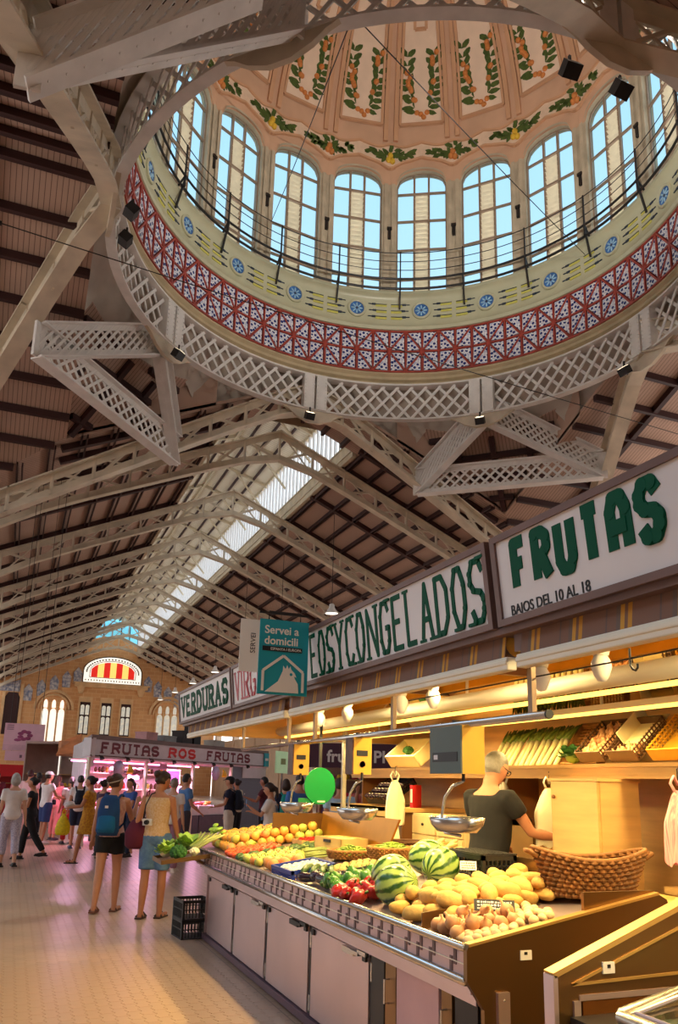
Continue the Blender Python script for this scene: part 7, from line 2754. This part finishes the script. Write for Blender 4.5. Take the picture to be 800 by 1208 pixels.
MB().prism([(-.02, 0), (LEN, 0), (LEN, 2.4), (2.25, 2.4)], 2.6, 2.68).build('roof_panel', M_brn, sb)
MB().prism([(.05, .02), (LEN, .02), (LEN, 2.3), (2.2, 2.3)], 2.1, 2.15).build('ceiling_panel', M_pinkw, sb)
for x in (.05, 2.3, 4.5, LEN - 2.2):
    MB().bb(x - .04, x + .04, .05, .13, 0, 2.12).build('post', M_creamp, sb)
for z in (1.3, 1.75):
    MB().bb(2.05, LEN - 2.2, 1.7, 2.2, z, z + .03).build('shelf', M_creamp, sb)
cn = fr_thing('meat_counter', 'white fronted meat counter with pink lit display under the ROS sign', 'counter', 0, 0, 0)
for i in range(4):
    x0 = .3 + i * 1.55
    MB().bb(x0, x0 + 1.5, .1, .9, .2, .85).build('counter_unit', mat('counter_white', (222, 210, 214), rough=.4, var=.05), cn)
    MB().bb(x0, x0 + 1.5, .06, .1, .1, .62).build('kick_panel', mat('kick_grey', (90, 80, 92), rough=.5), cn)
    MB().bb(x0, x0 + 1.5, .1, .95, .85, .88).build('display_bed', M_white, cn)
    MB().bb(x0, x0 + 1.5, .11, .12, .88, 1.1).build('glass_front', glass('case_glass', (.9, .9, .92), .1), cn)
rn = random.Random(5)
meat_mats = [mat('meat_red', (190, 50, 60), rough=.4, var=.25, scale=18), mat('meat_pink', (226, 130, 140), rough=.4, var=.2, scale=18), mat('sausage_brown', (120, 60, 50), rough=.4, var=.2), mat('cheese_yellow', (240, 214, 110), rough=.5, var=.1), mat('fruit_far_orange', (230, 150, 50), rough=.5, var=.1), mat('fruit_far_green', (130, 160, 60), rough=.5, var=.1)]
meat_me = [blob('meat_cut_%d' % i, (.09, .07, .04), mm_, 9, 6, seed=40 + i, lump=.12) for i, mm_ in enumerate(meat_mats)]
for i in range(70):
    x, y = .35 + rn.random() * 5.9, .18 + rn.random() * .7
    k_ = 0 if x < 4.5 and rn.random() < .5 else rn.randrange(6)
    put('meat_cut', meat_me[k_], FM @ V((x, y, .925 + rn.random() * .05)), ['raw red meat cut on the pink lit counter', 'pale pink meat cut on the pink lit counter', 'brown sausage piece on the pink lit counter', 'yellow cheese piece on the pink lit counter', 'orange fruit on the pink lit counter', 'green fruit on the pink lit counter'][k_], 'food', 'food on the pink lit counter', (0, 0, rn.uniform(0, 6.28)), rn.uniform(.8, 1.3))
jar = [blob('jar_%d' % i, (.05, .05, .09), mm_, 8, 6, seed=60 + i, lump=.03) for i, mm_ in enumerate([M_or1, M_lr, M_white, M_or2, M_wickd])]
for z in (1.33, 1.78):
    for i in range(11, 34):
        put('jar', jar[(i // 3) % 5], FM @ V((.3 + i * .17, 1.85 + rn.random() * .2, z + .085)), ['orange jar', 'red jar', 'white jar', 'olive jar', 'brown jar'][(i // 3) % 5] + (' on the upper shelf of the pink stall' if z > 1.5 else ' on the lower shelf of the pink stall'), 'jar', 'jars on the pink stall shelves', (0, 0, 0), rn.uniform(.85, 1.1))
ham_me = MB().lathe([(0, -.18), (.05, -.16), (.1, -.08), (.11, 0), (.07, .1), (.03, .17), (.02, .25), (0, .26)], 12).mesh('ham', mat('ham_dark', (70, 34, 36), rough=.45, var=.3, scale=10), smooth=True)
for i in range(5):
    put('cured_ham', ham_me, FM @ V((1.55 + i * .3, .6, 1.82)), 'dark cured ham hanging under the pink stall ceiling', 'ham', 'hams in the pink stall', (PI / 2, 0, i * .4))
ban_me = MB()
for i in range(6):
    a = (i - 2.5) * .3
    ban_me.tube([(0, 0, 0), (.07 * math.sin(a), -.05, -.07), (.12 * math.sin(a), -.06, -.15), (.13 * math.sin(a), -.03, -.2)], [.012, .024, .024, .008], 7)
ban_me = ban_me.mesh('banana_bunch', mat('banana_yellow', (240, 196, 40), rough=.45, var=.1), smooth=True)
plate_me = MB().lathe([(0, 0), (.2, 0), (.22, .02), (0, .02)], 20, 0, RX(PI / 2)).mesh('round_plate', mat('lilac_plate', (206, 180, 226), rough=.3, var=.1), smooth=True)
for i, (x, lb) in enumerate(((1.1, 'post beside the ROS return sign'), (5.6, 'post beside the grey shutter'))):
    put('banana_bunch', ban_me, FM @ V((x + .35, -.02, 1.98)), 'yellow banana bunch hanging by the %s' % lb, 'bananas', None, (0, 0, ang), 1.15)
    put('round_plate', plate_me, FM @ V((x, .03, 1.86)), 'round lilac plate hanging by the %s' % lb, 'plate', None, (0, 0, ang), 1.0)
for i, (x, z, w_, h_, lb) in enumerate(((4.7, 1.5, .7, .45, 'framed violet picture'), (5.0, 1.05, .5, .4, 'pink price poster'), (2.9, 1.62, .5, .2, 'small pink shelf sign'))):
    t = fr_thing('stall_poster', lb + ' in the pink stall', 'poster', x, 1.2, z)
    MB().bb(0, w_, -.01, .01, 0, h_).build('frame', M_pinkw, t)
    MB().bb(.05, w_ - .05, -.014, -.01, .05, h_ - .05).build('print', [mat('print_violet', (110, 50, 110), var=.4, scale=12), mat('print_pink', (236, 150, 170), var=.3, scale=12), mat('print_rose', (230, 120, 160), var=.3, scale=12)][i], t)
for i in range(8):
    t = fr_thing('spot_lamp', 'black spot lamp clamped under the ROS sign', 'lamp', .3 + i * 1.0, -.12, 2.08, 'spot lamps under the ROS sign')
    MB().lathe([(.02, .1), (.045, .08), (.06, 0), (.0, .01)], 12, 0, RX(R(-30))).build('lamp_head', M_iron, t, smooth=True)
    MB().beam((0, .02, .07), (0, .12, .1), .02, .02).build('lamp_arm', M_iron, t)
for i in range(3):
    t = fr_thing('pink_light', 'pink fluorescent batten inside the stall under the ROS sign', 'light', 1.0 + i * 2.0, .8, 2.06, 'pink battens of the meat stall')
    MB().bb(-.85, .85, -.04, .04, 0, .04).build('batten', M_creamp, t)
    MB().tube([(-.8, 0, -.02), (.8, 0, -.02)], .02, 8).build('tube', M_ltube, t)
    ld = D.lights.new('pink_area', 'AREA')
    ld.shape = 'RECTANGLE'
    ld.size, ld.size_y = 1.6, .2
    ld.energy = 130
    ld.color = (1.0, .5, .78)
    lo = D.objects.new('pink_area', ld)
    COL.objects.link(lo)
    lo.parent = t
    lo.location = (0, -.1, -.06)
# grey roller shutters to the right of the stall
sh = fr_thing('roller_shutter', 'closed grey roller shutter right of the pink stall', 'shutter', LEN - 2.15, .1, 0)
for i in range(16):
    bar('slat', (0, 0, .07 + i * .13), (2.1, 0, .07 + i * .13), .03, .122, mat('shutter_grey', (120, 122, 134), rough=.5, metal=.3, var=.06), sh)
MB().bb(0, 2.1, .02, .06, 0, 2.12).build('shutter_back', MATS['shutter_grey'], sh)
MB().bb(.6, 2.1, -.05, -.02, 1.75, 2.1).build('notice_panel', M_slab, sh)
t = fr_thing('green_screen', 'pale green advert screen at the end of the ROS sign', 'screen', LEN + .05, -.3, 1.95)
MB().bb(0, .95, 0, .06, 0, .75).build('screen_case', mat('screen_green', (176, 206, 160), rough=.4, var=.05, emit=.25), t)
MB().bb(.44, .5, .0, .06, -1.95, 0).build('stand_post', M_chrome, t)
MB().bb(.3, .65, -.004, 0, .3, .5).build('screen_print', mat('screen_ink', (140, 150, 90), var=.2, scale=20), t)
t = fr_thing('teal_panel', 'small teal panel at the end of the ROS sign', 'panel', LEN - .35, -.05, 2.15)
MB().bb(0, .3, 0, .03, 0, .45).build('panel_face', M_teal, t)
MB().bb(.05, .25, -.004, 0, .2, .28).build('panel_print', M_white, t)
# boxes on the stall roof
for i, (x, w_, h_, c) in enumerate(((2.6, .5, .25, (206, 150, 150)), (3.4, .6, .2, (150, 150, 150)), (4.3, .5, .4, (50, 40, 40)), (4.9, .35, .9, (36, 30, 30)), (6.0, .6, .22, (190, 180, 170)))):
    t = fr_thing('roof_box', ['pink box', 'grey box', 'low black box', 'tall black box', 'pale box'][i] + ' stored on top of the ROS stall', 'box', x, .4, 2.68)
    MB().bb(0, w_, 0, .4, 0, h_).build('box_body', mat('roofbox_%d' % i, c, rough=.7, var=.1), t)
    MB().bb(-.01, w_ + .01, -.01, .41, h_ - .04, h_).build('box_lid', mat('roofbox_%d' % i, c), t)

# ------------------------------------------------------------------ stalls seen through the fruit stall and down the aisle


def small_stall(label, x, y, L, rz, col, awn, text=None, tcol=None, z=2.2, depth=1.6):
    t = thing('market_stall', label, 'stall', (x, y, 0), rz)
    m1 = mat('stall_%d_%d_%d' % col, col, rough=.6, var=.12, scale=3)
    MB().bb(0, L, 0, .12, z, z + .5).build('sign_face', mat('stall_sign_%d_%d_%d' % awn, awn, rough=.5, var=.06), t)
    MB().bb(0, L, .12, depth, z + .4, z + .48).build('roof_panel', m1, t)
    MB().bb(0, L, depth - .05, depth, 0, z + .4).build('back_panel', m1, t)
    MB().bb(.1, L - .1, .05, .8, 0, .9).build('counter_box', m1, t)
    for zz in (1.3, 1.7):
        MB().bb(.1, L - .1, depth - .5, depth - .05, zz, zz + .03).build('shelf', M_wood, t)
    for xx in (.04, L - .1):
        MB().bb(xx, xx + .06, .02, .08, 0, z).build('post', M_chrome, t)
    if text:
        font_text(text, .34, T(.4, -.006, z + .12) @ RX(PI / 2), tcol, t, bold=.008)
    return t


def wares(x, y, rz, L, zs, dy, mes, labels, cat, group, step=.16, seed=1):
    rn = random.Random(seed)
    Mx = T(x, y, 0) @ RZ(rz)
    for z in zs:
        n_ = int((L - .3) / step)
        for i in range(n_):
            k_ = rn.randrange(len(mes))
            put('ware', mes[k_], Mx @ V((.2 + i * step, dy + rn.uniform(-.05, .05), z)), labels[k_], cat, group, (0, 0, rn.uniform(0, 6)), rn.uniform(.8, 1.15))


small_stall('stall with a plum coloured sign beyond the fruit stall', 5.75, 16.0, 3.4, R(-28), (150, 110, 90), (70, 30, 52), 'fruites PICARE', M_white, z=1.95)
flow = [blob('flower_%d' % i, (.075, .075, .06), mat('flower_%d' % i, c, rough=.6, var=.25, scale=30), 9, 6, seed=80 + i, lump=.15) for i, c in enumerate([(226, 60, 80), (240, 190, 50), (240, 140, 170), (236, 230, 220), (190, 90, 170)])]
fl = ['red flower bunch at the plum sign stall', 'yellow flower bunch at the plum sign stall', 'pink flower bunch at the plum sign stall', 'white flower bunch at the plum sign stall', 'violet flower bunch at the plum sign stall']
wares(5.75, 16.0, R(-28), 3.4, (.96, 1.38, 1.78), 1.25, flow, fl, 'flowers', 'flower bunches', .17, 2)
wares(5.75, 16.0, R(-28), 3.4, (.96, ), .4, flow, fl, 'flowers', 'flower bunches', .17, 3)
# left aisle stalls
small_stall('red fronted stall at the far end of the aisle', -1.2, 38, 2.6, 0, (170, 40, 44), (200, 28, 36), z=1.6)
small_stall('stall with teal awning down the aisle', 1.2, 34, 1.3, R(12), (120, 150, 140), (60, 160, 146), z=2.0)
small_stall('brown roofed stall beside the ROS stall', 1.5, 28.3, 2.4, R(42), (150, 120, 110), (196, 130, 84), z=2.3)
fl2 = [f.replace('plum sign stall', 'brown roofed stall').replace('flower bunch', 'heap of produce') for f in fl]
wares(1.5, 28.3, R(42), 2.4, (.96, 1.38), .4, flow, fl2, 'produce', 'produce heaps down the aisle', .2, 4)
wares(1.2, 34, R(12), 1.3, (.96, 1.4), .4, flow, [f.replace('plum sign stall', 'teal awning stall').replace('flower bunch', 'heap of produce') for f in fl], 'produce', 'produce heaps down the aisle', .2, 6)
t = thing('hanging_banner', 'big pink hanging banner with a purple flower over the aisle', 'banner', (.35, 30, 2.47))
MB().bb(-.65, .65, -.03, .03, 0, .92).build('panel', mat('banner_pink', (226, 180, 196), rough=.5, var=.04), t)
MB().bb(-.65, .65, -.036, -.03, .0, .2).build('lower_strip', mat('banner_strip', (214, 170, 186)), t)
mb = MB()
for i in range(7):
    a = i * .9
    mb.ell((.02 + .16 * math.cos(a), -.035, .52 + .13 * math.sin(a)), (.1, .01, .06), 8, 5)
mb.ell((-.2, -.035, .36), (.12, .01, .05), 8, 5)
mb.build('flower_print', mat('banner_flower', (150, 70, 110), var=.3, scale=8), t)
for i in range(4):
    MB().bb(-.58, -.36, -.036, -.03, .7 + i * .05, .72 + i * .05).build('text_line', mat('banner_ink', (120, 90, 110)), t)
for s_ in (-.5, .5):
    MB().tube([(s_, 0, .92), (s_, 0, roof_z(.35 + s_, 30) - 2.6)], .01, 5).build('hanging_wire', M_iron, t)
t = thing('hanging_banner', 'small pink banner hanging under the flower banner', 'banner', (.3, 30.0, 2.13))
MB().bb(-.5, .4, -.03, .03, 0, .33).build('panel', mat('banner_pink', (226, 180, 196)), t)
MB().bb(-.03, .05, -.036, -.03, .1, .2).build('text_line', mat('banner_ink', (120, 90, 110)), t)
for s_ in (-.3, .3):
    MB().tube([(s_, 0, .3), (s_, 0, roof_z(.3, 30) - 2.2)], .008, 5).build('hanging_wire', M_iron, t)

# back side blocks that close the views to the right of the fruit stall
wr = tag(thing('wall_right'), kind='structure')
MB().bb(22.0, 22.4, -4, YEND, 0, 6.0).build('wall_face', M_wall, wr)
for k in range(13):
    MB().bb(21.9, 22.5, -3.5 + 8 * k, -2.8 + 8 * k, 0, 11.4).build('pier', M_wall, wr)
MB().bb(21.9, 22.5, -4, YEND, 10.6, 11.5).build('wall_head', M_wall, wr)
MB().bb(22.0, 22.4, -4, 14, 6, 10.6).build('upper_wall_face', M_wall, wr)
small_stall('plain stall block behind the fruit stall', 9.5, 13.2, 6.0, R(12), (170, 140, 110), (190, 180, 170), z=2.1)
small_stall('plain stall block beyond the plum sign stall', 10.5, 22, 6.0, R(10), (160, 140, 120), (200, 190, 180), z=2.2)

# ------------------------------------------------------------------ pendant lamps along the nave
M_glow = mat('lamp_lens', (255, 244, 224), emit=3.0, var=0)
k = 0
for yl in (35, 43, 51, 59, 67, 75, 83):
    for xl, zz in ((CX + 4.2, 9.6),):
        t = thing('pendant_lamp', 'grey bell pendant lamp hung over the nave, %s from the crossing' % ordinal[k], 'lamp', (xl, yl, zz), group='pendant lamps of the nave')
        k += 1
        MB().tube([(0, 0, .5), (0, 0, roof_z(xl, yl) - zz - .3)], .015, 5).build('cable', M_iron, t)
        MB().lathe([(.05, .5), (.12, .46), (.14, .3), (.26, .1), (.34, 0), (.32, 0), (.22, .1)], 14).build('shade', M_lat, t, smooth=True)
        MB().lathe([(0, .02), (.3, .02)], 14).build('lens', M_glow, t)

# sloping brown canopy over the stall beside the ROS stall
t = thing('canopy', 'sloping brown fabric canopy behind the corner of the ROS stall', 'canopy', (1.7, 28.0, 2.3))
MB().add([(-.35, 0, 0), (.5, .2, .1), (.45, .9, .75), (-.1, .7, .5), (-.35, 0, .03), (.5, .2, .13), (.45, .9, .78), (-.1, .7, .53)], [(3, 2, 1, 0), (4, 5, 6, 7), (0, 1, 5, 4), (1, 2, 6, 5), (2, 3, 7, 6), (3, 0, 4, 7)]).build('fabric', mat('canopy_brown', (190, 116, 70), rough=.8, var=.2, scale=3), t)
MB().beam((.45, .9, -.0), (.45, .9, .76), .04, .04, up=(0, 1, 0)).beam((-.1, .7, 0), (-.1, .7, .52), .04, .04, up=(0, 1, 0)).build('frame', M_brn, t)

apply_remesh()
